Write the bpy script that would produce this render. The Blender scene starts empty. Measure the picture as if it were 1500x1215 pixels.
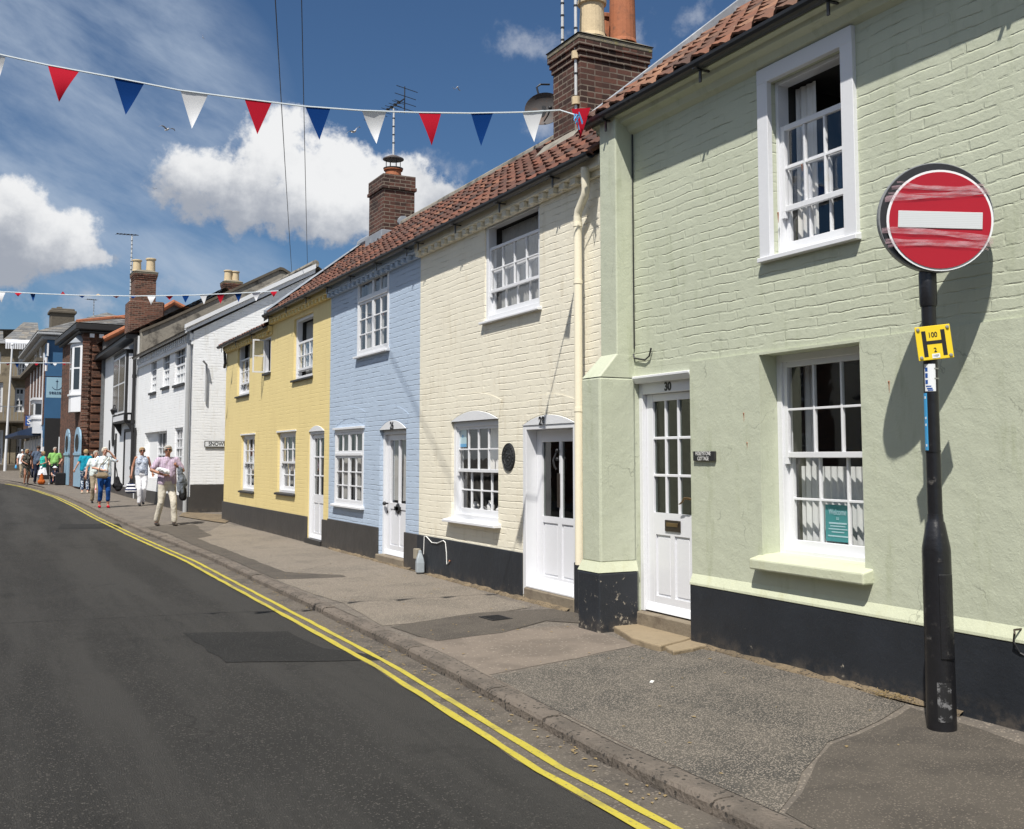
import bpy, bmesh, math, random
import numpy as np
from mathutils import Vector, Matrix
random.seed(7)
sc = bpy.context.scene
COL = bpy.data.collections.new('street'); sc.collection.children.link(COL)

# ------------------------------------------------------------------ camera
F = 1530.0; PX, PY = 750.0, 547.5; HY = 670.0; VX = -28.0; CH = 1.55
PIT = math.atan((HY-PY)/F)
TH = math.atan(-(VX-PX)/(F*math.cos(PIT)+(HY-PY)*math.sin(PIT)))
FW = np.array([math.sin(TH)*math.cos(PIT), math.cos(TH)*math.cos(PIT), math.sin(PIT)])
RT = np.array([math.cos(TH), -math.sin(TH), 0.0])
UP = np.cross(RT, FW)
C0 = np.array([0, 0, CH])
cam = bpy.data.cameras.new('camera'); co = bpy.data.objects.new('camera', cam); COL.objects.link(co)
co.matrix_world = Matrix(((RT[0], UP[0], -FW[0], 0), (RT[1], UP[1], -FW[1], 0), (RT[2], UP[2], -FW[2], CH), (0, 0, 0, 1)))
cam.sensor_fit = 'HORIZONTAL'; cam.sensor_width = 36; cam.lens = 36*F/1500; cam.shift_y = -0.04
cam.clip_start = 0.05; cam.clip_end = 3000
sc.camera = co
def ray(x, y): return FW+RT*(x-PX)/F-UP*(y-PY)/F
def atx(x, y, d): r = ray(x, y); return C0+r*(d/r[0])          # survey: plane X = d
def aty(x, y, s): r = ray(x, y); return C0+r*(s/r[1])          # survey: plane Y = s
def atz(x, y, z=0.0): r = ray(x, y); return C0+r*((z-CH)/r[2])

# ------------------------------------------------------------------ light
SUNV = Vector((1.0, 0.95, -2.1)).normalized()                  # direction the light travels
sl = bpy.data.lights.new('sun', 'SUN'); so = bpy.data.objects.new('sun', sl); COL.objects.link(so)
so.rotation_euler = SUNV.to_track_quat('-Z', 'Y').to_euler()
sl.energy = 5.0; sl.angle = math.radians(0.55); sl.color = (1.0, 0.955, 0.88)
sc.view_settings.view_transform = 'Standard'; sc.view_settings.look = 'None'
sc.view_settings.exposure = 0.30; sc.view_settings.gamma = 1.0

# ------------------------------------------------------------------ node helpers
class G:
    def __init__(s, nt): s.nt = nt
    def n(s, t, **k):
        nd = s.nt.nodes.new(t)
        for a, b in k.items(): setattr(nd, a, b)
        return nd
    def l(s, a, b): s.nt.links.new(a, b)
    def put(s, sock, v):
        if isinstance(v, bpy.types.NodeSocket): s.l(v, sock)
        elif isinstance(v, (tuple, list)) and len(v) == 3 and sock.type == 'RGBA': sock.default_value = (*v, 1)
        else: sock.default_value = v
    def m(s, op, a, b=0.0, c=0.0, clamp=False):
        nd = s.n('ShaderNodeMath', operation=op); nd.use_clamp = clamp
        s.put(nd.inputs[0], a); s.put(nd.inputs[1], b); s.put(nd.inputs[2], c)
        return nd.outputs[0]
    def mix(s, f, a, b, typ='MIX'):
        nd = s.n('ShaderNodeMix', data_type='RGBA', blend_type=typ)
        s.put(nd.inputs[0], f); s.put(nd.inputs[6], a); s.put(nd.inputs[7], b)
        return nd.outputs[2]
    def noise(s, vec, scale, detail=3, rough=.55, dist=0.0):
        nd = s.n('ShaderNodeTexNoise'); s.l(vec, nd.inputs['Vector'])
        nd.inputs['Scale'].default_value = scale; nd.inputs['Detail'].default_value = detail
        nd.inputs['Roughness'].default_value = rough; nd.inputs['Distortion'].default_value = dist
        return nd.outputs['Fac']
    def ramp(s, v, a, b):
        nd = s.n('ShaderNodeMapRange', interpolation_type='SMOOTHSTEP'); s.put(nd.inputs['Value'], v)
        nd.inputs['From Min'].default_value = a; nd.inputs['From Max'].default_value = b
        return nd.outputs['Result']
    def xyz(s, vec):
        nd = s.n('ShaderNodeSeparateXYZ'); s.l(vec, nd.inputs[0]); return nd.outputs
    def comb(s, x, y, z=0.0):
        nd = s.n('ShaderNodeCombineXYZ'); s.put(nd.inputs[0], x); s.put(nd.inputs[1], y); s.put(nd.inputs[2], z); return nd.outputs[0]
    def vmul(s, vec, t):
        nd = s.n('ShaderNodeVectorMath', operation='MULTIPLY'); s.l(vec, nd.inputs[0]); nd.inputs[1].default_value = t; return nd.outputs[0]

# ------------------------------------------------------------------ sky with real-direction clouds
w = bpy.data.worlds.new('World'); sc.world = w; w.use_nodes = True
g = G(w.node_tree); w.node_tree.nodes.clear()
sky = g.n('ShaderNodeTexSky', sky_type='NISHITA'); sky.sun_disc = False
sky.sun_elevation = math.asin(-SUNV.z); sky.sun_rotation = math.atan2(-SUNV.x, -SUNV.y)
sky.air_density = 1.0; sky.dust_density = 0.55; sky.ozone_density = 2.2
skyc = g.mix(1.0, sky.outputs[0], (.0375, .0500, .0615), 'MULTIPLY')
dirv = g.n('ShaderNodeTexCoord').outputs['Generated']
X, Y, Z = g.xyz(dirv)
az = g.m('MULTIPLY', g.m('ARCTAN2', X, Y), 57.2958); el = g.m('MULTIPLY', g.m('ARCSINE', Z), 57.2958)
def azel(x, y):
    r = ray(x, y); r = r/np.linalg.norm(r); return math.degrees(math.atan2(r[0], r[1])), math.degrees(math.asin(r[2]))
PD = 1530*math.pi/180
def shape(blobs):
    cur = None
    for (x, y, rx, ry) in blobs:
        a, e = azel(x, y)
        u = g.m('DIVIDE', g.m('SUBTRACT', az, a), rx/PD); v = g.m('DIVIDE', g.m('SUBTRACT', el, e), ry/PD)
        q = g.m('SUBTRACT', 1.0, g.m('ADD', g.m('MULTIPLY', u, u), g.m('MULTIPLY', v, v)))
        cur = q if cur is None else g.m('SMOOTH_MAX', cur, q, .25)
    return cur
n1 = g.noise(dirv, 15, 10, .62); n2 = g.noise(dirv, 9, 7, .6); nb = g.noise(dirv, 34, 8, .6)
cum = [(430, 300, 200, 60), (412, 238, 92, 74), (295, 268, 92, 58), (545, 285, 120, 72), (492, 240, 70, 48), (612, 305, 68, 46),
       (40, 345, 108, 62), (22, 312, 70, 56), (0, 375, 98, 46), (122, 372, 36, 16)]
sh = shape(cum)
sh = g.m('MAXIMUM', sh, -2.0)
val = g.m('ADD', sh, g.m('ADD', g.m('MULTIPLY', g.m('SUBTRACT', n1, .5), 3.6), g.m('MULTIPLY', g.m('SUBTRACT', nb, .5), 1.5)))
mask = g.m('MULTIPLY', g.ramp(val, .02, .62), .985)
# lower, thicker parts of a cumulus are grey, tops bright
aL, eL0 = azel(165, 392); _, eL1 = azel(60, 285); _, eR0 = azel(430, 368); _, eR1 = azel(430, 222)
isl = g.m('LESS_THAN', az, aL); e0 = g.m('ADD', eR0, g.m('MULTIPLY', isl, eL0-eR0)); dE = g.m('ADD', eR1-eR0, g.m('MULTIPLY', isl, (eL1-eL0)-(eR1-eR0)))
tt = g.m('ADD', g.m('DIVIDE', g.m('SUBTRACT', el, e0), dE), g.m('ADD', g.m('MULTIPLY', g.m('SUBTRACT', n2, .5), 2.4), g.m('MULTIPLY', g.m('SUBTRACT', n1, .5), 1.3)))
ccol = g.mix(g.ramp(tt, .16, 1.10), (.30, .325, .375), (.72, .725, .73))
# far small cumulus near the horizon
st = g.comb(g.m('MULTIPLY', az, .035), g.m('MULTIPLY', el, .11), 3.3)
n3 = g.noise(st, 3.2, 8, .6)
low = shape([(60, 445, 150, 40), (260, 425, 70, 22), (110, 470, 80, 26), (330, 440, 60, 18), (760, 60, 60, 26), (905, 45, 70, 40), (640, 240, 60, 30), (830, 195, 70, 22), (1000, 20, 60, 40)])
val2 = g.m('ADD', g.m('MULTIPLY', g.m('MAXIMUM', low, -3.0), .7), g.m('ADD', g.m('MULTIPLY', g.m('SUBTRACT', n1, .5), 4.5), g.m('MULTIPLY', g.m('SUBTRACT', nb, .5), 2.5)))
mask2 = g.m('MULTIPLY', g.ramp(val2, .15, 1.5), .62)
# thin high cloud
wv = g.comb(g.m('MULTIPLY', az, .05), g.m('ADD', g.m('MULTIPLY', el, .12), g.m('MULTIPLY', az, .05)), 1.0)
n4 = g.noise(wv, 2.6, 9, .60, .15)
cir = g.m('MAXIMUM', shape([(70, 130, 340, 230), (230, 400, 210, 80), (20, 230, 240, 120)]), 0.0)
mask3 = g.m('MULTIPLY', g.ramp(n4, .25, .85), g.m('MINIMUM', g.m('MULTIPLY', cir, 1.5), .80))
mask4 = g.m('MULTIPLY', g.ramp(g.noise(dirv, 3.0, 7, .6), .47, .60), g.ramp(g.m('ABSOLUTE', g.m('SUBTRACT', az, 25.0)), 38.0, 60.0))  # unseen clouds outside the view, brightened and spread to add fill light
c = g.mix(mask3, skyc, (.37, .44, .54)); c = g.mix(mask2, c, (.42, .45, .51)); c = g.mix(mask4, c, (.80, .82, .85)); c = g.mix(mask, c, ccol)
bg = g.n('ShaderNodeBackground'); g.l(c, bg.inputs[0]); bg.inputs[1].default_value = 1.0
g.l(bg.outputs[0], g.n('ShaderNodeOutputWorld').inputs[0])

# ------------------------------------------------------------------ materials
MATS = {}
def newmat(name):
    m = bpy.data.materials.new(name); m.use_nodes = True; m.node_tree.nodes.clear(); g = G(m.node_tree)
    b = g.n('ShaderNodeBsdfPrincipled'); o = g.n('ShaderNodeOutputMaterial'); g.l(b.outputs[0], o.inputs[0])
    g.b = b; g.o = o; g.co = g.n('ShaderNodeTexCoord').outputs['Object']; MATS[name] = m
    return m, g
def bump(g, h, dist, strength=1.0):
    nd = g.n('ShaderNodeBump'); nd.inputs['Strength'].default_value = strength; nd.inputs['Distance'].default_value = dist
    g.l(h, nd.inputs['Height']); g.l(nd.outputs[0], g.b.inputs['Normal'])
def mul(col, f): return tuple(min(1, c*f) for c in col)
def basic(name, col, rough=.6, var=.12, vs=4.0, bd=0.0, bs=60.0, metal=0.0, dirt=None, dthr=(.58, .75), ds=3.0, spec=None, col2=None):
    m, g = newmat(name)
    n = g.noise(g.co, vs, 5, .6)
    c = g.mix(n, mul(col, 1-var), mul(col2 or col, 1+var))
    if dirt:
        d = g.ramp(g.noise(g.co, ds, 8, .68), *dthr); c = g.mix(d, c, dirt)
    g.put(g.b.inputs['Base Color'], c); g.b.inputs['Roughness'].default_value = rough; g.b.inputs['Metallic'].default_value = metal
    if spec is not None: g.b.inputs['Specular IOR Level'].default_value = spec
    if bd: bump(g, g.noise(g.co, bs, 4, .6), bd)
    return m
def brick(name, c1, c2, mortar, w=.225, h=.075, ms=.010, bd=.006, paint=False, wob=.010, jdark=.8, mid=.5, grime=None, patch=0.0, face=False):
    m, g = newmat(name)
    x, y, z = g.xyz(g.co)
    nz = g.m('MULTIPLY', g.m('SUBTRACT', g.noise(g.co, 1.3, 2), .5), wob*3)
    nz2 = g.m('MULTIPLY', g.m('SUBTRACT', g.noise(g.co, 9, 2), .5), wob)
    u = g.m('ADD', g.m('ADD', x, y), nz2); v = g.m('ADD', z, g.m('ADD', nz, nz2))
    vec = g.comb(u, v)
    t = g.n('ShaderNodeTexBrick'); g.l(vec, t.inputs['Vector'])
    t.inputs['Scale'].default_value = 1; t.inputs['Brick Width'].default_value = w; t.inputs['Row Height'].default_value = h
    t.inputs['Mortar Size'].default_value = ms; t.inputs['Mortar Smooth'].default_value = .35 if paint else .15
    g.put(t.inputs['Color1'], c1); g.put(t.inputs['Color2'], c2); g.put(t.inputs['Mortar'], mortar)
    fac = t.outputs['Fac']
    n5 = g.noise(g.co, 2.0, 5, .6); nf = g.noise(g.co, 45, 4, .6); nm = g.noise(g.co, 14, 4, .6)
    if paint:
        # horizontal joints survive the paint, uprights are mostly filled
        zz = g.m('FRACT', g.m('DIVIDE', v, h)); dj = g.m('ABSOLUTE', g.m('SUBTRACT', zz, .5))
        hj = g.ramp(dj, .40, .49)
        br = g.m('MULTIPLY', hj, g.ramp(g.noise(g.vmul(g.co, (1, 1, 1.6)), 3.2, 5, .65), .44, .60))
        vj = g.m('MULTIPLY', fac, g.ramp(g.noise(g.co, 5, 2), .46, .66))
        j = g.m('MAXIMUM', g.m('MULTIPLY', br, mid+.5), g.m('MULTIPLY', vj, .45))
        deep = g.ramp(g.noise(g.vmul(g.co, (1, 1, 5)), 3.0, 4, .6), .54, .66)
        j2 = g.m('MULTIPLY', g.m('MULTIPLY', g.ramp(dj, .455, .495), deep), jdark)
        c = g.mix(g.m('MULTIPLY', g.noise(g.co, 1.1, 6, .65), 1.0), mul(c1, .90), mul(c1, 1.07))
        c = g.mix(g.m('MULTIPLY', j2, .7), c, mul(c1, .28))
        if grime:
            c = g.mix(g.m('MULTIPLY', g.ramp(g.noise(g.vmul(g.co, (2.5, 2.5, .5)), 2.2, 8, .7), .50, .76), .60), c, grime)
        hgt = g.m('SUBTRACT', g.m('ADD', g.m('MULTIPLY', nm, .45), g.m('MULTIPLY', nf, .22)), g.m('ADD', j, g.m('MULTIPLY', j2, .8)))
        bump(g, hgt, bd)
    else:
        c = g.mix(g.m('MULTIPLY', n5, .9), t.outputs['Color'], mul(c2, .45), 'MIX') if grime is None else g.mix(g.m('MULTIPLY', g.ramp(n5, .45, .7), .7), t.outputs['Color'], grime)
        c = g.mix(g.ramp(nm, .3, .8), mul((1, 1, 1), .72), (1, 1, 1)) if False else g.mix(.35, c, g.mix(nm, (0.03, .02, .015), mul(c1, 1.4)), 'MIX')
        row = g.m('FLOOR', g.m('DIVIDE', v, h)); cell = g.m('FLOOR', g.m('ADD', g.m('DIVIDE', u, w), g.m('MULTIPLY', g.m('MODULO', g.m('ADD', row, 400.0), 2.0), .5)))
        wnz = g.n('ShaderNodeTexWhiteNoise', noise_dimensions='2D'); g.l(g.comb(cell, row), wnz.inputs['Vector']); rv = wnz.outputs['Value']
        c = g.mix(g.m('MULTIPLY', g.m('SUBTRACT', 1.0, fac), .75), c, g.mix(rv, mul(c2, .40), mul(c1, 1.35)))
        c = g.mix(g.m('MULTIPLY', g.ramp(g.noise(g.co, 1.6, 8, .7), .50, .72), .60), c, mul(c2, .30))
        bump(g, g.m('SUBTRACT', g.m('MULTIPLY', nf, .4), fac), bd)
    g.put(g.b.inputs['Base Color'], c); g.b.inputs['Roughness'].default_value = .62 if paint else .9
    return m
def render_mat(name, col, bd=.004, stain=None):
    m, g = newmat(name)
    c = g.mix(g.noise(g.co, 1.2, 6, .65), mul(col, .91), mul(col, 1.06))
    if stain:
        c = g.mix(g.m('MULTIPLY', g.ramp(g.noise(g.vmul(g.co, (3, 3, .6)), 1.8, 8, .7), .52, .74), .75), c, stain)
        # hairline cracks
        vo = g.n('ShaderNodeTexVoronoi', feature='DISTANCE_TO_EDGE'); vo.inputs['Scale'].default_value = 1.1
        wn = g.n('ShaderNodeTexNoise'); g.l(g.co, wn.inputs['Vector']); wn.inputs['Scale'].default_value = 4; wn.inputs['Detail'].default_value = 6
        ad = g.n('ShaderNodeVectorMath', operation='ADD'); g.l(g.vmul(g.co, (1.7, 1.7, .8)), ad.inputs[0]); g.l(g.vmul(wn.outputs['Color'], (.5, .5, .5)), ad.inputs[1])
        g.l(ad.outputs[0], vo.inputs['Vector'])
        cr = g.m('MULTIPLY', g.m('SUBTRACT', 1.0, g.ramp(vo.outputs['Distance'], .0, .008)), g.ramp(g.noise(g.co, 1.7, 2), .52, .62))
        c = g.mix(g.m('MULTIPLY', cr, .55), c, mul(col, .35))
    h = g.m('ADD', g.m('MULTIPLY', g.noise(g.co, 6, 4, .55), 1.6), g.m('ADD', g.m('MULTIPLY', g.noise(g.co, 55, 5, .65), .45), g.m('MULTIPLY', g.ramp(g.noise(g.co, 9, 6, .7), .50, .60), g.m('MULTIPLY', g.noise(g.co, 26, 3), .22))))
    bump(g, h, bd)
    g.put(g.b.inputs['Base Color'], c); g.b.inputs['Roughness'].default_value = .6
    return m
def plinth_mat(name, col=(.013, .0155, .020), chip=(.30, .27, .22), amt=(.70, .74), rough=.55):
    m, g = newmat(name)
    c = g.mix(g.noise(g.co, 2.5, 6, .65), mul(col, .7), mul(col, 1.9))
    z = g.xyz(g.co)[2]
    low = g.m('SUBTRACT', 1.0, g.ramp(z, .0, .32))
    chipm = g.ramp(g.m('ADD', g.noise(g.co, 14, 6, .7), g.m('MULTIPLY', low, .05)), *amt)
    dust = g.m('MULTIPLY', g.m('SUBTRACT', 1.0, g.ramp(z, -.02, .16)), g.ramp(g.noise(g.co, 7, 6, .7), .42, .62))
    c = g.mix(g.m('MULTIPLY', dust, .45), c, (.16, .13, .10)); c = g.mix(chipm, c, chip)
    g.put(g.b.inputs['Base Color'], c); g.b.inputs['Roughness'].default_value = rough
    h = g.m('ADD', g.m('MULTIPLY', g.noise(g.co, 7, 4), 1.2), g.m('SUBTRACT', g.m('MULTIPLY', g.noise(g.co, 60, 3), .25), g.m('MULTIPLY', chipm, .5)))
    bump(g, h, .006)
    return m
def tile_mat(name, cols, lichen=None):
    m, g = newmat(name)
    at = g.n('ShaderNodeAttribute'); at.attribute_name = 'rnd'
    cr = g.n('ShaderNodeValToRGB'); g.l(at.outputs['Fac'], cr.inputs[0]); cr.color_ramp.interpolation = 'LINEAR'
    e = cr.color_ramp.elements; e[0].color = (*cols[0], 1); e[1].color = (*cols[-1], 1)
    for i, cc in enumerate(cols[1:-1]): el_ = e.new((i+1)/(len(cols)-1)); el_.color = (*cc, 1)
    c = g.mix(g.m('MULTIPLY', g.ramp(g.noise(g.co, 7, 7, .7), .45, .72), .65), cr.outputs[0], (.055, .04, .034))
    if lichen: c = g.mix(g.m('MULTIPLY', g.ramp(g.noise(g.co, 22, 6, .7), .60, .70), .7), c, lichen)
    g.put(g.b.inputs['Base Color'], c); g.b.inputs['Roughness'].default_value = .85
    bump(g, g.noise(g.co, 40, 4), .004)
    return m
def glass_mat(name, tint=(1, 1, 1)):
    m = bpy.data.materials.new(name); m.use_nodes = True; m.node_tree.nodes.clear(); g = G(m.node_tree)
    tr = g.n('ShaderNodeBsdfTransparent'); g.put(tr.inputs[0], tint); gl = g.n('ShaderNodeBsdfGlossy'); gl.inputs['Roughness'].default_value = .02
    g.put(gl.inputs[0], (1, 1, 1))
    co_ = g.n('ShaderNodeTexCoord').outputs['Object']; bp = g.n('ShaderNodeBump'); bp.inputs['Distance'].default_value = .003; bp.inputs['Strength'].default_value = .25
    g.l(g.noise(co_, 4, 2), bp.inputs['Height']); g.l(bp.outputs[0], gl.inputs['Normal'])
    ge = g.n('ShaderNodeNewGeometry'); dt = g.n('ShaderNodeVectorMath', operation='DOT_PRODUCT'); g.l(ge.outputs['Incoming'], dt.inputs[0]); g.l(ge.outputs['Normal'], dt.inputs[1])
    fz = g.m('POWER', g.m('SUBTRACT', 1.0, g.m('ABSOLUTE', dt.outputs['Value'])), 5.0); fz = g.m('ADD', .085, g.m('MULTIPLY', fz, .915), clamp=True)
    mx = g.n('ShaderNodeMixShader'); g.l(fz, mx.inputs[0]); g.l(tr.outputs[0], mx.inputs[1]); g.l(gl.outputs[0], mx.inputs[2])
    g.l(mx.outputs[0], g.n('ShaderNodeOutputMaterial').inputs[0]); MATS[name] = m
    return m
def cloth(name, col, pat=None, psc=20, pthr=(.5, .56), rough=.9, kind='noise', pcol=None):
    m, g = newmat(name)
    c = g.mix(g.noise(g.co, 8, 4), mul(col, .85), mul(col, 1.12))
    if pcol:
        if kind == 'stripe':
            z = g.xyz(g.co)[2]; f = g.m('GREATER_THAN', g.m('FRACT', g.m('MULTIPLY', z, psc)), .5)
        elif kind == 'vstripe':
            z = g.xyz(g.co)[0]; f = g.m('GREATER_THAN', g.m('FRACT', g.m('MULTIPLY', z, psc)), .6)
        else: f = g.ramp(g.noise(g.co, psc, 3, .5), *pthr)
        c = g.mix(f, c, pcol)
    g.put(g.b.inputs['Base Color'], c); g.b.inputs['Roughness'].default_value = rough
    g.b.inputs['Specular IOR Level'].default_value = .15
    bump(g, g.noise(g.co, 11, 3, .5, 1.0), .02, .8)
    return m

P_ = dict
green_c = (.500, .530, .410); ivory_c = (.79, .745, .615); blue_c = (.430, .520, .645); yellow_c = (.765, .620, .285); white_c = (.83, .84, .85)
brick('green_brick', green_c, green_c, green_c, bd=.009, paint=True, wob=.022, jdark=.50, mid=.15, h=.078, grime=(.32, .355, .23))
render_mat('green_render', mul(green_c, 1.0), .0045, stain=(.345, .375, .245))
render_mat('green_pale', (.535, .56, .415), .004, stain=(.45, .45, .28))
brick('ivory_brick', ivory_c, ivory_c, ivory_c, bd=.009, paint=True, wob=.014, jdark=.34, mid=.25, grime=(.55, .48, .34))
brick('blue_brick', blue_c, blue_c, blue_c, bd=.012, paint=True, wob=.012, jdark=.75, mid=.5)
brick('yellow_brick', yellow_c, yellow_c, yellow_c, bd=.004, paint=True, wob=.010, jdark=.05, mid=.1, grime=(.60, .46, .20))
brick('white_brick', white_c, white_c, white_c, bd=.010, paint=True, wob=.010, jdark=.3, grime=(.58, .56, .50))
plinth_mat('black_plinth'); plinth_mat('worn_plinth', amt=(.61, .66)); plinth_mat('brown_plinth', (.035, .032, .030))
basic('white_paint', (.69, .70, .725), .38, .04, 3, .0012, 30, dirt=(.62, .60, .54), dthr=(.62, .85), ds=6)
basic('white_board', (.69, .70, .72), .45, .04, 3, .002, 40, dirt=(.55, .53, .47), dthr=(.6, .8), ds=9)
basic('door_paint', (.70, .71, .745), .30, .02, 3, .001, 25, dirt=(.68, .66, .62), dthr=(.64, .85), ds=4)
basic('cream_paint', (.80, .74, .58), .4, .05, 5, .001, 30, dirt=(.5, .42, .3), dthr=(.6, .8))
basic('black_iron', (.018, .018, .020), .42, .3, 8, .001, 60)
basic('black_gutter', (.022, .023, .026), .38, .3, 6, dirt=(.10, .09, .075), dthr=(.6, .75), ds=5)
basic('grey_gutter', (.36, .37, .38), .5, .1)
basic('lead', (.24, .26, .29), .55, .18, 3, .004, 12, dirt=(.40, .42, .44), dthr=(.5, .7), ds=2.5)
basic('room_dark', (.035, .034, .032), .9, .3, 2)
basic('brass', (.22, .15, .075), .38, .2, 20, metal=.85)
basic('bronze_dark', (.055, .042, .032), .4, .3, 20, metal=.6)
basic('blackboard', (.022, .023, .024), .5, .15, 20, .0008, 60)
basic('letter_white', (.78, .78, .76), .6, .03)
basic('letter_black', (.012, .012, .013), .5, .03)
basic('stone_step', (.20, .165, .12), .9, .22, 5, .008, 22, dirt=(.14, .11, .08), dthr=(.5, .7), ds=4)
basic('flagstone', (.25, .195, .125), .9, .2, 4, .010, 14, dirt=(.18, .14, .09), dthr=(.52, .7), ds=5)
basic('sill_black', (.025, .024, .023), .5, .3)
brick('red_brick', (.145, .056, .034), (.07, .031, .023), (.26, .215, .165), bd=.008, grime=(.05, .032, .024), ms=.009)
brick('dark_brick', (.095, .036, .024), (.045, .022, .017), (.25, .22, .175), bd=.008, grime=(.035, .022, .018), ms=.009)
brick('rust_brick', (.135, .055, .030), (.07, .034, .023), (.16, .11, .08), bd=.008, ms=.008)
basic('stone_cap', (.17, .15, .115), .95, .3, 6, .012, 16, dirt=(.27, .235, .09), dthr=(.52, .66), ds=9)
basic('pot_buff', (.55, .44, .28), .85, .15, 8, .004, 20, dirt=(.22, .18, .12), dthr=(.55, .75), ds=6)
basic('pot_red', (.34, .12, .055), .85, .2, 8, .004, 20, dirt=(.10, .06, .04), dthr=(.5, .75), ds=6)
tile_mat('pantile', [(.120, .043, .026), (.072, .032, .022), (.17, .060, .034), (.042, .025, .021), (.105, .047, .032), (.20, .085, .048)], lichen=(.15, .12, .085))
tile_mat('pantile_warm', [(.20, .080, .043), (.13, .055, .033), (.26, .13, .075), (.07, .037, .026), (.165, .072, .042)], lichen=(.30, .25, .17))
tile_mat('brown_tile', [(.11, .09, .075), (.16, .13, .105), (.075, .062, .055), (.13, .10, .08)], lichen=(.25, .23, .17))
tile_mat('slate', [(.13, .135, .14), (.19, .19, .185), (.09, .095, .10), (.23, .21, .18)], lichen=(.25, .24, .19))
basic('cement', (.24, .22, .185), .95, .25, 3, .012, 10, dirt=(.09, .082, .07), dthr=(.48, .66), ds=2.2)
basic('sandstone', (.235, .195, .135), .9, .25, 2.5, .015, 8, dirt=(.09, .075, .055), dthr=(.50, .72), ds=1.2)
basic('soot_stone', (.10, .085, .065), .95, .3, 3, .02, 6)
basic('shop_blue', (.030, .105, .215), .6, .12, 1.5, .003, 10)
basic('pale_blue', (.24, .37, .48), .5, .08, 3)
basic('sign_blue', (.30, .47, .58), .5, .05, 3)
basic('navy', (.012, .03, .075), .6, .1)
basic('sign_navy', (.012, .07, .29), .4, .1)
basic('timber_black', (.020, .019, .019), .5, .3, 8)
basic('gold', (.35, .25, .08), .4, .2, metal=.5)
basic('steel', (.42, .42, .41), .4, .1, 10, metal=.7)
basic('alu', (.62, .62, .61), .4, .1, 10, metal=.3)
basic('rust_dish', (.075, .068, .068), .7, .2, 6, .002, 20, dirt=(.10, .06, .045), dthr=(.48, .68), ds=7)
basic('pole_paint', (.012, .012, .014), .30, .3, 8, .003, 22, dirt=(.085, .08, .075), dthr=(.60, .70), ds=11)
basic('plastic_grey', (.21, .22, .23), .5, .08)
basic('meter_box', (.30, .27, .21), .7, .15, 20)
basic('bottle_grey', (.33, .37, .40), .4, .12, 8, .003, 20)
basic('sign_red', (.36, .008, .018), .32, .05, 3)
basic('sign_white', (.72, .74, .76), .35, .04, 3)
basic('sign_yellow', (.78, .56, .02), .4, .06, 6, dirt=(.45, .30, .03), dthr=(.66, .8), ds=20)
basic('tape_white', (.62, .42, .46), .3, .25, 25)
basic('teal_poster', (.055, .26, .27), .5, .08, 8)
basic('poster_blue', (.06, .33, .62), .5, .05)
basic('poster_pale', (.42, .60, .66), .5, .05)
basic('flag_red', (.36, .008, .022), .8, .05, 2, spec=.08)
basic('flag_blue', (.003, .035, .16), .8, .05, 2, spec=.08)
basic('flag_white', (.66, .67, .69), .8, .03, 2, spec=.08)
basic('flag_cream', (.70, .52, .33), .55, .05, 5)
basic('tape_band', (.62, .68, .72), .5, .04, 3)
basic('skin', (.50, .27, .19), .55, .08, 20)
basic('skin_tan', (.33, .155, .095), .5, .08, 20)
basic('skin_dark', (.30, .14, .10), .55, .08, 20)
basic('hair_grey', (.40, .37, .33), .85, .3, 60, .01, 90)
basic('hair_white', (.56, .52, .44), .85, .25, 60, .01, 90)
basic('hair_blond', (.36, .25, .13), .85, .3, 60, .01, 90)
basic('hair_dark', (.045, .03, .022), .8, .3, 60, .01, 90)
basic('lens_black', (.01, .01, .01), .12, .1)
basic('curtain', (.72, .72, .70), .9, .06, 5)
basic('curtain_grey', (.34, .34, .33), .9, .1, 5)
basic('net', (.58, .60, .60), .9, .1, 9)
basic('china', (.70, .70, .70), .3, .1, 9)
basic('gull_white', (.72, .71, .70), .7, .05); basic('gull_grey', (.30, .30, .31), .7, .1)
basic('straw', (.26, .19, .09), .95, .3, 30, .01, 40)
glass_mat('glass'); glass_mat('glass_dim', (.30, .36, .32))
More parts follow.
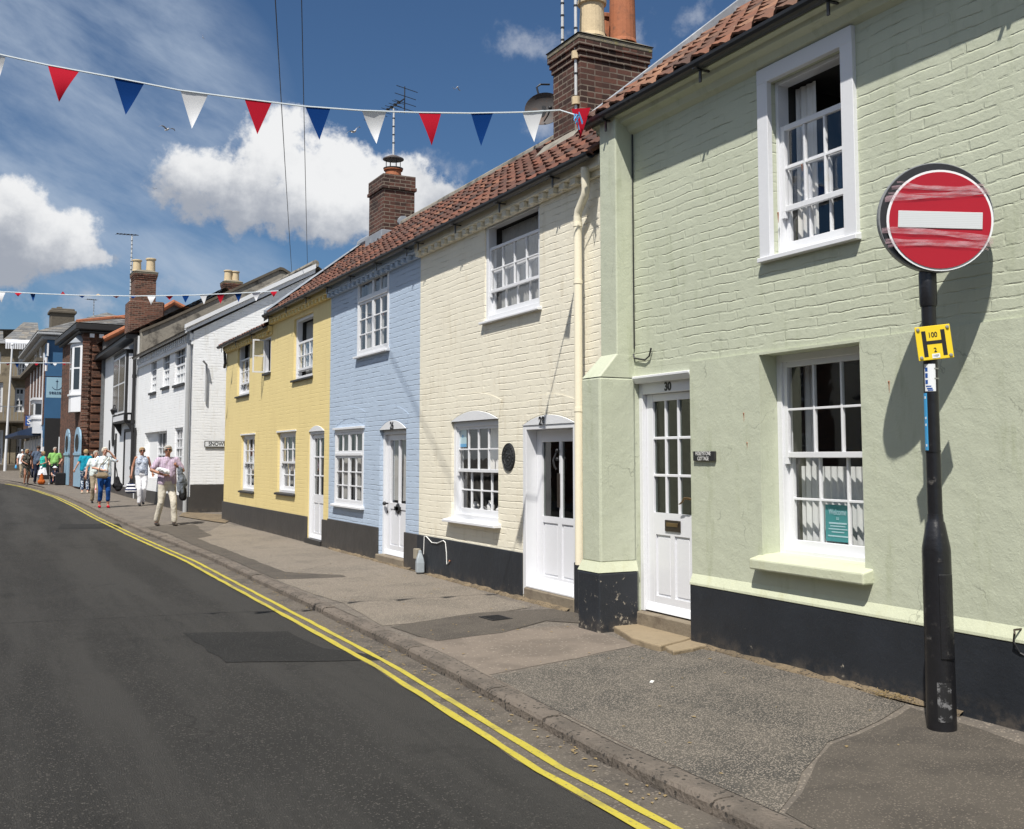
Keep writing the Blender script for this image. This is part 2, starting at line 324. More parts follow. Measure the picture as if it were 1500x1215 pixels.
def ground_mat(name, base, dark, spec_c, sscale, samt, rough=.9, bd=.006, blot=(.45, .62), blots=.9, fine=.25, chips=None, cracks=False):
    m, g = newmat(name)
    c = g.mix(g.ramp(g.noise(g.co, blots, 7, .62), *blot), base, dark)
    c = g.mix(fine, c, g.mix(g.noise(g.co, 160, 3, .7), mul(dark, .3), mul(base, 1.9)))
    vo = g.n('ShaderNodeTexVoronoi'); g.l(g.co, vo.inputs['Vector']); vo.inputs['Scale'].default_value = sscale
    rr = g.xyz(vo.outputs['Color'])[0]
    c = g.mix(g.m('MULTIPLY', g.m('GREATER_THAN', rr, 1-samt), g.m('LESS_THAN', vo.outputs['Distance'], .55)), c, spec_c)
    if chips:
        c = g.mix(g.m('GREATER_THAN', g.noise(g.co, chips[0], 2), chips[1]), c, chips[2])
    if cracks:
        trk = g.m('MULTIPLY', g.ramp(g.noise(g.vmul(g.co, (1.3, .09, 1)), 1.0, 7, .65), .42, .60), .8); c = g.mix(trk, c, mul(base, 1.55))
        st_ = g.m('MULTIPLY', g.ramp(g.noise(g.co, .55, 8, .7), .57, .70), .5); c = g.mix(st_, c, mul(dark, .55))
        wn = g.n('ShaderNodeTexNoise'); g.l(g.co, wn.inputs['Vector']); wn.inputs['Scale'].default_value = 2.2; wn.inputs['Detail'].default_value = 7
        ad = g.n('ShaderNodeVectorMath', operation='ADD'); g.l(g.vmul(g.co, (.55, .30, 0)), ad.inputs[0]); g.l(g.vmul(wn.outputs['Color'], (.30, .30, 0)), ad.inputs[1])
        vc = g.n('ShaderNodeTexVoronoi', feature='DISTANCE_TO_EDGE'); g.l(ad.outputs[0], vc.inputs['Vector']); vc.inputs['Scale'].default_value = 1.0
        ck = g.m('MULTIPLY', g.m('SUBTRACT', 1.0, g.ramp(vc.outputs['Distance'], .0, .006)), g.ramp(g.noise(g.co, .8, 3), .50, .60)); c = g.mix(g.m('MULTIPLY', ck, .45), c, mul(dark, .45))
    g.put(g.b.inputs['Base Color'], c); g.b.inputs['Roughness'].default_value = rough
    g.b.inputs['Specular IOR Level'].default_value = .3
    h = g.m('ADD', g.m('MULTIPLY', g.noise(g.co, 3, 3), 3), g.m('ADD', g.noise(g.co, 130, 3, .7), g.m('MULTIPLY', vo.outputs['Distance'], .8)))
    bump(g, h, bd)
    return m
ground_mat('asphalt', (.034, .0325, .030), (.021, .0205, .0195), (.105, .098, .088), 95, .11, bd=.012, blot=(.35, .68), fine=.45, cracks=True)
ground_mat('asphalt_patch', (.022, .0215, .0205), (.015, .015, .0145), (.060, .058, .054), 90, .08, bd=.009, fine=.38)
ground_mat('gutter_grit', (0.127, 0.110, 0.091), (0.073, 0.064, 0.057), (0.207, 0.179, 0.148), 70, .14, bd=.008, blots=3)
ground_mat('pave_brown', (0.182, 0.151, 0.124), (0.127, 0.106, 0.088), (0.268, 0.230, 0.188), 60, .06, bd=.003, blots=1.6)
ground_mat('pave_chip', (.125, .112, .095), (.060, .058, .053), (.31, .27, .225), 125, .38, bd=.009, blots=1.3, blot=(.42, .60), fine=.35)
ground_mat('pave_chip_light', (.195, .168, .138), (.13, .115, .096), (.34, .295, .24), 120, .36, bd=.008, blots=1.3, fine=.35)
ground_mat('pave_grey', (0.146, 0.127, 0.107), (0.104, 0.092, 0.081), (0.268, 0.230, 0.188), 75, .16, bd=.005, blots=2)
ground_mat('pave_dark', (.092, .080, .067), (.060, .053, .046), (.17, .145, .12), 120, .14, bd=.006, blots=2, fine=.35)
ground_mat('kerb_stone', (0.170, 0.143, 0.119), (0.107, 0.092, 0.078), (0.061, 0.054, 0.047), 45, .16, bd=.009, blots=3)
ground_mat('sandy_edge', (.215, .165, .105), (.12, .095, .066), (.08, .065, .05), 60, .2, bd=.010, blots=5)
def yellow_line():
    m, g = newmat('yellow_paint')
    wear = g.m('MAXIMUM', g.ramp(g.noise(g.co, 38, 6, .72), .585, .64), g.m('MULTIPLY', g.ramp(g.noise(g.vmul(g.co, (1, .5, 1)), 4, 6, .7), .50, .70), .55))
    c = g.mix(g.noise(g.co, 5, 5), (.37, .31, .030), (.50, .42, .05)); c = g.mix(wear, c, (.11, .10, .085))
    g.put(g.b.inputs['Base Color'], c); g.b.inputs['Roughness'].default_value = .7; bump(g, g.noise(g.co, 110, 3), .004)
yellow_line()

# ------------------------------------------------------------------ mesh helpers
def tag(o, label=None, cat=None, group=None, kind=None):
    if label: o['label'] = label
    if cat: o['category'] = cat
    if group: o['group'] = group
    if kind: o['kind'] = kind
    return o
def empty(name, loc, rz=0, label=None, cat=None, group=None):
    o = bpy.data.objects.new(name, None); COL.objects.link(o); o.location = loc; o.rotation_euler = (0, 0, rz)
    return tag(o, label, cat, group)
class MB:
    def __init__(s): s.v = []; s.f = []; s.a = None
    def add(s, vs, fs):
        k = len(s.v); s.v += [tuple(float(q) for q in p) for p in vs]; s.f += [tuple(i+k for i in f) for f in fs]; return s
    def box(s, x0, x1, y0, y1, z0, z1):
        return s.add([(x0, y0, z0), (x1, y0, z0), (x1, y1, z0), (x0, y1, z0), (x0, y0, z1), (x1, y0, z1), (x1, y1, z1), (x0, y1, z1)],
                     [(0, 3, 2, 1), (4, 5, 6, 7), (0, 1, 5, 4), (1, 2, 6, 5), (2, 3, 7, 6), (3, 0, 4, 7)])
    def quad(s, *p): return s.add(p, [tuple(range(len(p)))])
    def prism(s, prof, ax, a0, a1):      # polygon profile in the two other axes, extruded along ax
        n = len(prof)
        def P(q, a): return (a, q[0], q[1]) if ax == 0 else (q[0], a, q[1]) if ax == 1 else (q[0], q[1], a)
        vs = [P(q, a0) for q in prof]+[P(q, a1) for q in prof]
        fs = [(i, (i+1) % n, (i+1) % n+n, i+n) for i in range(n)]+[tuple(range(n))[::-1], tuple(range(n, 2*n))]
        return s.add(vs, fs)
    def tube(s, pts, r, n=8, cap=True):
        pts = [Vector(p) for p in pts]; rs = r if isinstance(r, (list, tuple)) else [r]*len(pts)
        k = len(s.v); prev = None
        for i, p in enumerate(pts):
            t = (pts[min(i+1, len(pts)-1)]-pts[max(i-1, 0)]).normalized()
            if prev is None: a = t.orthogonal().normalized()
            else: a = (prev-t*prev.dot(t)); a = a.normalized() if a.length > 1e-5 else t.orthogonal().normalized()
            prev = a; b = t.cross(a)
            for j in range(n):
                q = p+(a*math.cos(2*math.pi*j/n)+b*math.sin(2*math.pi*j/n))*rs[i]; s.v.append(tuple(q))
        for i in range(len(pts)-1):
            for j in range(n):
                a0 = k+i*n+j; a1 = k+i*n+(j+1) % n; s.f.append((a0, a1, a1+n, a0+n))
        if cap: s.f.append(tuple(range(k, k+n))[::-1]); s.f.append(tuple(range(k+(len(pts)-1)*n, k+len(pts)*n)))
        return s
    def lathe(s, prof, c=(0, 0, 0), n=20, ax=2):
        k = len(s.v)
        for (r, z) in prof:
            for j in range(n):
                a = 2*math.pi*j/n; x, y = r*math.cos(a), r*math.sin(a)
                p = (x, y, z) if ax == 2 else (x, z, y) if ax == 1 else (z, x, y)
                s.v.append((p[0]+c[0], p[1]+c[1], p[2]+c[2]))
        for i in range(len(prof)-1):
            for j in range(n): a0 = k+i*n+j; a1 = k+i*n+(j+1) % n; s.f.append((a0, a1, a1+n, a0+n))
        s.f.append(tuple(range(k, k+n))[::-1]); s.f.append(tuple(range(k+(len(prof)-1)*n, k+len(prof)*n)))
        return s
    def ball(s, c, r, n=12, m=8):
        rx, ry, rz = r if isinstance(r, (tuple, list)) else (r, r, r); k = len(s.v)
        s.v.append((c[0], c[1], c[2]-rz))
        for i in range(1, m):
            t = math.pi*i/m-math.pi/2
            for j in range(n): a = 2*math.pi*j/n; s.v.append((c[0]+rx*math.cos(t)*math.cos(a), c[1]+ry*math.cos(t)*math.sin(a), c[2]+rz*math.sin(t)))
        s.v.append((c[0], c[1], c[2]+rz)); top = len(s.v)-1
        for j in range(n): s.f.append((k, k+1+(j+1) % n, k+1+j)); s.f.append((top, k+1+(m-2)*n+j, k+1+(m-2)*n+(j+1) % n))
        for i in range(m-2):
            for j in range(n): a0 = k+1+i*n+j; a1 = k+1+i*n+(j+1) % n; s.f.append((a0, a1, a1+n, a0+n))
        return s
    def obj(s, name, mat, parent=None, label=None, bevel=0, smooth=False, xf=None, seg=1):
        me = bpy.data.meshes.new(name)
        vs = s.v if xf is None else [tuple(xf @ Vector(p)) for p in s.v]
        me.from_pydata(vs, [], s.f); me.update()
        bm = bmesh.new(); bm.from_mesh(me); bmesh.ops.recalc_face_normals(bm, faces=bm.faces); bm.to_mesh(me); bm.free()
        if s.a is not None:
            at = me.attributes.new('rnd', 'FLOAT', 'FACE'); at.data.foreach_set('value', s.a)
        me.materials.append(MATS[mat])
        if smooth: me.shade_smooth(); me.set_sharp_from_angle(angle=.75)
        o = bpy.data.objects.new(name, me); COL.objects.link(o)
        if parent: o.parent = parent
        if bevel:
            b = o.modifiers.new('b', 'BEVEL'); b.width = bevel; b.segments = seg; b.limit_method = 'ANGLE'; b.angle_limit = .7
        if label: o['label'] = label
        return o
def text(body, size, mat, parent, M, name='lettering', depth=.002, align='CENTER', sx=1.0, fat=0.0, top=False):
    cu = bpy.data.curves.new('t', 'FONT'); cu.body = body; cu.size = size; cu.align_x = align; cu.align_y = 'CENTER'; cu.extrude = depth; cu.offset = fat
    to = bpy.data.objects.new('t', cu); sc.collection.objects.link(to)
    dg = bpy.context.evaluated_depsgraph_get(); me = bpy.data.meshes.new_from_object(to.evaluated_get(dg)); bpy.data.objects.remove(to)
    me.transform(M @ Matrix.Diagonal((sx, 1, 1, 1))); me.materials.clear(); me.materials.append(MATS[mat])
    o = bpy.data.objects.new(name, me); COL.objects.link(o); o.parent = parent
    return o
FACE = Matrix(((1, 0, 0, 0), (0, 0, 1, 0), (0, 1, 0, 0), (0, 0, 0, 1)))   # font xy plane -> facade xz plane (mirrored below)
def facetext(body, size, mat, parent, x, y, z, **k):
    M = Matrix.Translation((x, y, z)) @ Matrix.Rotation(math.pi/2, 4, 'X')
    return text(body, size, mat, parent, M, **k)

LC = bpy.context.view_layer.layer_collection.children['street']; LC.exclude = True   # keeps mesh evaluation quick while building
# ------------------------------------------------------------------ ground
D_ = 5.37
def gz(s):
    pts = [(-50, 0), (24, 0), (30, .06), (45, .19), (55, .32), (62, .42), (76, .66), (200, 1.2)]
    for (a, b), (c_, d) in zip(pts, pts[1:]):
        if s <= c_: return b+(d-b)*(s-a)/(c_-a)
    return pts[-1][1]
def kd(s):
    pts = [(-10, 3.1), (5, 3.08), (8, 3.24), (10, 3.27), (17.4, 3.36), (24.7, 3.22), (30, 3.08), (36, 3.02), (43, 2.85), (49, 2.45), (54, 1.95), (60, 1.0), (64, 0.0), (68, -1.6), (71, -3.6), (73, -6.5), (74.5, -11)]
    s = max(-10, min(74.5, s))
    for (a, b), (c_, d) in zip(pts, pts[1:]):
        if s <= c_: return b+(d-b)*(s-a)/(c_-a)
    return pts[-1][1]
def pz(d, s):                                    # pavement height falls gently to the kerb
    f = max(0, min(1, (d-kd(s))/(5.37-kd(s)))) if s < 50 else 1
    return gz(s)-.04*(1-f)
def rz_(d, s): return gz(s)-.11+.0*abs(d)
ss = [-10+i*0.5 for i in range(int(84.5/.5)+1)]
b = MB(); n = 9
for s_ in ss:
    k_ = kd(s_)
    for j in range(n): d = -9+(k_+9)*j/(n-1) if k_ > -8.5 else k_-.01*(n-1-j); b.v.append((d, s_, rz_(d, s_)))
for i in range(len(ss)-1):
    for j in range(n-1): a = i*n+j; b.f.append((a, a+1, a+n+1, a+n))
tag(b.obj('road', 'asphalt'), kind='structure')
b = MB(); B0 = 13.0
for s_ in ss:
    k_ = kd(s_)
    for j in range(n): d = k_+.13+(B0-k_)*(j/(n-1))**1.6; b.v.append((d, s_, pz(d, s_)))
for i in range(len(ss)-1):
    for j in range(n-1): a = i*n+j; b.f.append((a, a+1, a+n+1, a+n))
b.v += [(13, 74.5, gz(74.5)), (-40, 74.5, gz(74.5)), (-40, 90, gz(76)), (13, 90, gz(76))]; k_ = len(b.v); b.f.append((k_-4, k_-1, k_-2, k_-3))
tag(b.obj('pavement', 'pave_grey'), kind='structure')
# kerb stones: one rounded step with joints
b = MB()
s_ = -8.0; ri = random.Random(3)
while s_ < 74:
    L = .86 if s_ < 40 else 1.6
    s1 = min(s_+L-.012, 74.4); dz = ri.uniform(-.006, .006)
    def sect(sv):
        k0 = kd(sv); z0 = gz(sv)-.04+dz
        return [(k0, sv, gz(sv)-.16), (k0+.004, sv, z0-.022), (k0+.018, sv, z0-.004), (k0+.05, sv, z0+.002), (k0+.15, sv, z0+.003), (k0+.15, sv, gz(sv)-.16)]
    A, Bq = sect(s_), sect(s1); b.add(A+Bq, [(i, i+1, i+7, i+6) for i in range(5)]+[(0, 1, 2, 3, 4, 5), (11, 10, 9, 8, 7, 6)]); s_ += L
tag(b.obj('kerb', 'kerb_stone'), kind='structure')
def strip(name, mat, off0, off1, s0, s1, dz, jit=0.0, step=.25):
    b = MB(); s_ = s0; k = 0
    while s_ <= s1:
        j0 = random.uniform(-jit, jit); j1 = random.uniform(-jit, jit)
        for o_ in (off0+j0, off1+j1): b.v.append((kd(s_)+o_, s_, rz_(0, s_)+dz))
        if k: b.f.append((2*k-2, 2*k-1, 2*k+1, 2*k))
        k += 1; s_ += step
    return tag(b.obj(name, mat), kind='structure')
strip('gutter', 'gutter_grit', -.40, .002, -8, 60, .003, .02)
strip('yellow_line', 'yellow_paint', -.280, -.227, 3, 57, .008, .006)
strip('yellow_line', 'yellow_paint', -.410, -.355, 3, 57, .008, .006)
def patch(name, mat, px, z0, dz, road=False, jag=.02):
    pts = [atz(x, y, z0) for x, y in px]; out = []
    for i, p in enumerate(pts):
        q = pts[(i+1) % len(pts)]; L = np.linalg.norm(q-p); nn = max(1, int(L/.25))
        for t in range(nn):
            r = p+(q-p)*t/nn; out.append((r[0]+random.uniform(-jag, jag), r[1]+random.uniform(-jag, jag)))
    b = MB(); bm = bmesh.new()
    vs = [bm.verts.new((x, y, 0)) for x, y in [(q[0] if road else max(q[0], kd(q[1])+.155+random.uniform(0,.012)), q[1]) for q in out]]; fc = bm.faces.new(vs); bmesh.ops.triangulate(bm, faces=[fc])
    bmesh.ops.subdivide_edges(bm, edges=[e for e in bm.edges if e.calc_length() > .5], cuts=3, use_grid_fill=True)
    bmesh.ops.triangulate(bm, faces=bm.faces)
    for v in bm.verts: v.co.z = (rz_(v.co.x, v.co.y) if road else pz(v.co.x, v.co.y))+dz
    for f in bm.faces:
        if f.normal.z < 0: f.normal_flip()
    me = bpy.data.meshes.new(name); bm.to_mesh(me); bm.free(); me.materials.append(MATS[mat])
    o = bpy.data.objects.new(name, me); COL.objects.link(o); return tag(o, kind='structure')
patch('road_patch', 'asphalt_patch', [(268, 928), (420, 926), (470, 950), (560, 962), (560, 968), (330, 971)], -.11, .004, True)
patch('road_patch', 'asphalt_patch', [(90, 770), (175, 769), (180, 775), (85, 776)], -.10, .004, True)
patch('chipped_paving', 'pave_chip', [(720, 988), (930, 952), (1012, 944), (1045, 955), (1330, 1038), (1290, 1060), (1215, 1088), (1180, 1130), (1120, 1215), (1010, 1215), (900, 1085)], -.02, .004)
patch('brown_paving', 'pave_brown', [(600, 935), (740, 925), (840, 920), (935, 948), (920, 953), (720, 988), (900, 1085), (1000, 1190), (960, 1215), (900, 1150), (700, 1000)], -.03, .003)
patch('dark_paving', 'pave_dark', [(1335, 1038), (1292, 1062), (1218, 1090), (1185, 1130), (1130, 1215), (1500, 1300), (1700, 1160)], -.01, .004)
patch('chipped_paving', 'pave_chip_light', [(395, 846), (545, 812), (600, 836), (780, 893), (700, 903), (560, 915), (500, 882)], -.02, .004)
patch('chipped_paving', 'pave_chip_light', [(285, 788), (330, 768), (480, 800), (540, 812), (450, 840), (400, 836)], -.02, .004)
patch('dark_paving', 'pave_dark', [(205, 772), (285, 770), (310, 785), (290, 789), (420, 838), (500, 843), (510, 846), (388, 848), (245, 780)], -.02, .006)
patch('dark_paving', 'pave_dark', [(700, 899), (870, 893), (905, 903), (880, 918), (800, 912), (740, 927), (690, 932), (640, 938), (570, 917)], -.02, .0055)
patch('wall_foot_dirt', 'sandy_edge', [(1046, 947), (1150, 978), (1260, 1012), (1345, 1036), (1420, 1046), (1420, 1036), (1330, 1024), (1060, 938)], -.0, .012, jag=.012)
patch('wall_foot_dirt', 'sandy_edge', [(480, 802), (600, 836), (770, 880), (832, 893), (835, 885), (760, 870), (480, 795)], .0, .012, jag=.012)
patch('wall_foot_dirt', 'sandy_edge', [(270, 752), (345, 757), (330, 766), (262, 757)], .03, .02)
# rough mortar fillet where the pavement meets the fronts
for (s0_, s1_, off_) in ((4.5, 7.18, .045), (9.25, 13.0, .03), (13.6, 17.4, .03)):
    b = MB(); s_ = s0_; k = 0; r_ = random.Random(int(s0_*10))
    while s_ <= s1_:
        w_ = .055+r_.uniform(-.018, .020); h_ = .020+r_.uniform(-.010, .010); x_ = D_-off_
        b.v += [(x_-w_, s_, .001-.012), (x_-w_*.7, s_, h_*.6), (x_+.005, s_, h_+.012)]
        if k: b.f += [(3*k-3, 3*k-2, 3*k+1, 3*k), (3*k-2, 3*k-1, 3*k+2, 3*k+1)]
        k += 1; s_ += .09
    tag(b.obj('wall_footing', 'sandy_edge'), kind='structure')
# hidden far ground reaching the horizon
b = MB(); b.quad((-900, -900, -.30), (900, -900, -.30), (900, 900, -.30), (-900, 900, -.30)); tag(b.obj('ground', 'pave_dark'), kind='structure')

# ------------------------------------------------------------------ facade helpers
class House:
    def __init__(s, name, label, A, B, z0, cat='house', group=None):
        A = Vector(A); B = Vector(B); s.W = (A-B).length; s.rz = math.atan2(A.y-B.y, A.x-B.x); s.B = B; s.z0 = z0
        s.root = empty(name, (B.x, B.y, z0), s.rz, label, cat, group)
        s.ux = np.array([math.cos(s.rz), math.sin(s.rz), 0]); s.uy = np.array([-math.sin(s.rz), math.cos(s.rz), 0]); s.o = np.array([B.x, B.y, z0])
    def p(s, x, y, c=0.0):                          # photo survey point on the plane local y = c
        r = ray(x, y); t = ((s.o-C0) @ s.uy+c)/(r @ s.uy); q = C0+r*t-s.o; return float(q @ s.ux), float(q[2])
    def loc(s, P): q = np.array(P)-s.o; return float(q @ s.ux), float(q @ s.uy), float(q[2])
    def world(s, x, y, z): return tuple(s.o+s.ux*x+s.uy*y+np.array([0, 0, z]))
    def rect(s, tl, tr, br, bl, c=0.0):
        P = [s.p(*q, c) for q in (tl, tr, br, bl)]
        return ((P[0][0]+P[3][0])/2, (P[1][0]+P[2][0])/2, (P[2][1]+P[3][1])/2, (P[0][1]+P[1][1])/2)   # x0,x1,z0,z1
def wall_open(b, x0, x1, z0, z1, y0, y1, ops):
    xs = sorted({x0, x1, *[min(max(v, x0), x1) for o in ops for v in o[:2]]}); zs = sorted({z0, z1, *[min(max(v, z0), z1) for o in ops for v in o[2:4]]})
    for i in range(len(xs)-1):
        for j in range(len(zs)-1):
            cx, cz = (xs[i]+xs[i+1])/2, (zs[j]+zs[j+1])/2
            if any(o[0] < cx < o[1] and o[2] < cz < o[3] for o in ops): continue
            for y in (y0, y1): b.quad((xs[i], y, zs[j]), (xs[i+1], y, zs[j]), (xs[i+1], y, zs[j+1]), (xs[i], y, zs[j+1]))
    for o in [(x0, x1, z0, z1)]+list(ops):
        a, c_, d, e = max(o[0], x0), min(o[1], x1), max(o[2], z0), min(o[3], z1)
        b.quad((a, y0, d), (a, y1, d), (a, y1, e), (a, y0, e)); b.quad((c_, y0, d), (c_, y1, d), (c_, y1, e), (c_, y0, e))
        if d > z0+1e-4 or o is not None: b.quad((a, y0, d), (c_, y0, d), (c_, y1, d), (a, y1, d))
        b.quad((a, y0, e), (c_, y0, e), (c_, y1, e), (a, y1, e))
    return b
def wavy(b, x0, x1, z0, z1, y, amp=.013, per=.065, seed=0):
    n = max(6, int((x1-x0)/per*6)); r = random.Random(seed); ph = r.uniform(0, 6); k = len(b.v)
    for i in range(n+1):
        x = x0+(x1-x0)*i/n; yy = y+amp*math.sin(2*math.pi*(x-x0)/per+ph+.8*math.sin(9*x))
        b.v.append((x, yy, z0)); b.v.append((x, y+(yy-y)*.6, z1))
        if i: b.f.append((k+2*i-2, k+2*i, k+2*i+1, k+2*i-1))
def light(b, gb, x0, x1, z0, z1, y, cols, rows, st=.04, bar=.018, d=.035, bot=None):
    bot = bot or st
    b.box(x0, x0+st, y, y+d, z0, z1); b.box(x1-st, x1, y, y+d, z0, z1)
    b.box(x0+st, x1-st, y+.001, y+d-.001, z1-st, z1); b.box(x0+st, x1-st, y+.001, y+d-.001, z0, z0+bot)
    X0, X1, Z0, Z1 = x0+st, x1-st, z0+bot, z1-st
    for i in range(1, cols): xx = X0+(X1-X0)*i/cols; b.box(xx-bar/2, xx+bar/2, y+.004, y+d-.004, Z0, Z1)
    for j in range(1, rows): zz = Z0+(Z1-Z0)*j/rows; b.box(X0, X1, y+.006, y+d-.006, zz-bar/2, zz+bar/2)
    gb.quad((X0-.005, y+d*.55, Z0-.005), (X1+.005, y+d*.55, Z0-.005), (X1+.005, y+d*.55, Z1+.005), (X0-.005, y+d*.55, Z1+.005))
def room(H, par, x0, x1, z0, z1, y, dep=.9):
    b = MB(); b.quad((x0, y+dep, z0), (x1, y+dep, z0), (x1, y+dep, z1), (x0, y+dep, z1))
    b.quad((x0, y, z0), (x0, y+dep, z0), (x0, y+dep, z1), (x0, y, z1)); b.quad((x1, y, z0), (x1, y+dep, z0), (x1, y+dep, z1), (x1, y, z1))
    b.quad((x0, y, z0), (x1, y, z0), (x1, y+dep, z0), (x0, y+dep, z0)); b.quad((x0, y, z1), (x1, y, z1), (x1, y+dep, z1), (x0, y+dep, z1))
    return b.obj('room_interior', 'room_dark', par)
def sash_window(H, R, rec, cols, rt, rb, drop=0.0, fw=.05, label=None, curt=(), sill=None, mat='white_paint', board=0.0, glass='glass', up=0.0, st=.042, cmat='curtain', horns=True, bar=.018, rm=.9):
    x0, x1, z0, z1 = R; b = MB(); y = rec
    b.box(x0, x0+fw, y, y+.11, z0, z1); b.box(x1-fw, x1, y, y+.11, z0, z1)
    b.box(x0+fw, x1-fw, y+.002, y+.11, z1-fw, z1); b.box(x0+fw, x1-fw, y+.002, y+.11, z0, z0+fw*.9)
    if board:                                         # flat board frame fixed proud round the opening
        b.box(x0-board, x0+.004, -.035, .012, z0-.02, z1+board); b.box(x1-.004, x1+board, -.035, .012, z0-.02, z1+board)
        b.box(x0-board+.001, x1+board-.001, -.037, .012, z1-.004, z1+board)
    wo = b.obj('window', mat, H.root, label, bevel=.003)
    X0, X1, Z0, Z1 = x0+fw, x1-fw, z0+fw*.9, z1-fw; hm = Z0+(Z1-Z0)*rb/(rt+rb)
    for (a, c_, rr, yy, bo) in ((hm-.02-drop, Z1-drop, rt, y+.018, None), (Z0+up, hm+.02+up, rb, y+.060, .07)):
        sb, gb = MB(), MB(); light(sb, gb, X0, X1, a, c_, yy, cols, rr, st=st, bar=bar, bot=bo)
        if horns and yy < y+.03: 
            for xx in (X0, X1-st): sb.prism([(yy, a-.05), (yy+.03, a-.05), (yy+.035, a), (yy, a)], 0, xx+.003, xx+st-.003)
        sb.obj('sash', mat, wo, bevel=.002); gb.obj('pane', glass, wo)
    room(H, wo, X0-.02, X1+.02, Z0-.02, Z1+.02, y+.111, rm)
    for i, (fa, fb, za, zb) in enumerate(curt):
        cb = MB(); wavy(cb, X0+(X1-X0)*fa, X0+(X1-X0)*fb, Z0+(Z1-Z0)*za, Z0+(Z1-Z0)*zb, y+.19+.03*i, seed=i); cb.obj('curtain', cmat, wo, smooth=True)
    if sill:
        pr, th, ov, sm = sill; sb = MB(); sb.prism([(-pr, z0-th), (rec+.02, z0-th), (rec+.02, z0+.004), (rec*.2, z0+.003), (-pr, z0-.015)], 0, x0-ov-board, x1+ov+board); sb.obj('sill', sm, wo, bevel=.004)
    return wo
def casement(H, R, rec, lights, label=None, sill=None, mat='white_paint', fw=.045, cmat='curtain_grey', curt=()):
    x0, x1, z0, z1 = R; b = MB(); y = rec
    b.box(x0, x0+fw, y, y+.08, z0, z1); b.box(x1-fw, x1, y, y+.08, z0, z1); b.box(x0+fw, x1-fw, y+.002, y+.08, z1-fw, z1); b.box(x0+fw, x1-fw, y+.002, y+.08, z0, z0+fw)
    X0, X1, Z0, Z1 = x0+fw, x1-fw, z0+fw, z1-fw
    zt = sorted({l[2] for l in lights if l[2] > 0})
    for t in zt: zz = Z0+(Z1-Z0)*t; b.box(X0, X1, y-.012, y+.07, zz-.022, zz+.022)
    wo = b.obj('window', mat, H.root, label, bevel=.003)
    for (fa, fb, za, zb, cols, rows) in lights:
        e = .022; sb, gb = MB(), MB()
        light(sb, gb, X0+(X1-X0)*fa+(.002 if fa == 0 else .004), X0+(X1-X0)*fb-.004, Z0+(Z1-Z0)*za+(e if za > 0 else .003), Z0+(Z1-Z0)*zb-(e if zb < 1 else .003), y+.006, cols, rows, st=.038, bar=.02)
        sb.obj('casement', mat, wo, bevel=.002); gb.obj('pane', 'glass', wo)
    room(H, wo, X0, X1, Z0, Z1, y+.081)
    for i, (fa, fb, za, zb) in enumerate(curt):
        cb = MB(); wavy(cb, X0+(X1-X0)*fa, X0+(X1-X0)*fb, Z0+(Z1-Z0)*za, Z0+(Z1-Z0)*zb, y+.15, seed=i+3); cb.obj('curtain', cmat, wo, smooth=True)
    if sill:
        pr, th, ov, sm = sill; sb = MB(); sb.prism([(-pr, z0-th), (rec+.02, z0-th), (rec+.02, z0+.004), (-pr, z0-.012)], 0, x0-ov, x1+ov); sb.obj('sill', sm, wo, bevel=.004)
    return wo
def arch_board(H, x0, x1, z0, rise, y0, y1, name='arch_board', mat='white_board', base=0.0):
    n = 14; b = MB(); pr = [(x0, z0-base)]
    for i in range(n+1): t = i/n; pr.append((x0+(x1-x0)*t, z0+rise*(1-(2*t-1)**2)))
    pr.append((x1, z0-base)); b.prism(pr, 1, y0, y1)
    return b.obj(name, mat, H.root, bevel=.002)
def arch_ring(H, x0, x1, z0, rise, th, mat, prd=.004):
    b = MB(); n = 16
    for i in range(n):
        P = []
        for t in (i/n, (i+1)/n):
            x = x0+(x1-x0)*t; z = z0+rise*(1-(2*t-1)**2); s2 = (2*t-1); P.append(((x, z+.004), (x+s2*.07, z+th)))
        b.prism([P[0][0], P[1][0], P[1][1], P[0][1]], 1, -prd, .02)
    return b.obj('brick_arch', mat, H.root)
def pantiles(name, parent, mat, W, x0, y0, z0, run, rise, tw=.235, ga=.30, amp=.022, seed=1, sub=8, lip=.024):
    r = random.Random(seed); L = math.hypot(run, rise); uy, uz = run/L, rise/L; ny, nz = -uz, uy
    nt = int(W/tw)+1; nc = int(math.ceil(L/ga)); b = MB(); b.a = []
    def pt(x, l, h): return (x0+min(x, W), y0+uy*l+ny*h, z0+uz*l+nz*h)
    for c_ in range(nc):
        l0 = c_*ga-.02; l1 = min((c_+1)*ga+.02, L)
        for t in range(nt):
            j = r.uniform(-.008, .008); lf = r.uniform(.0, .010); rv = r.random(); k = len(b.v)
            for i in range(sub+1):
                u = i/sub; x = (t+u)*tw; prof = amp*math.sin(2*math.pi*u)+amp*.5*math.sin(4*math.pi*u+.6)
                b.v.append(pt(x, l0+j, prof+.0+lf+.004)); b.v.append(pt(x, l0+j, prof+lip+lf)); b.v.append(pt(x, l1, prof+.002))
            for i in range(sub):
                a = k+3*i; b.f.append((a, a+3, a+4, a+1)); b.f.append((a+1, a+4, a+5, a+2)); b.a += [rv, rv]
    o = b.obj(name, mat, parent); return o
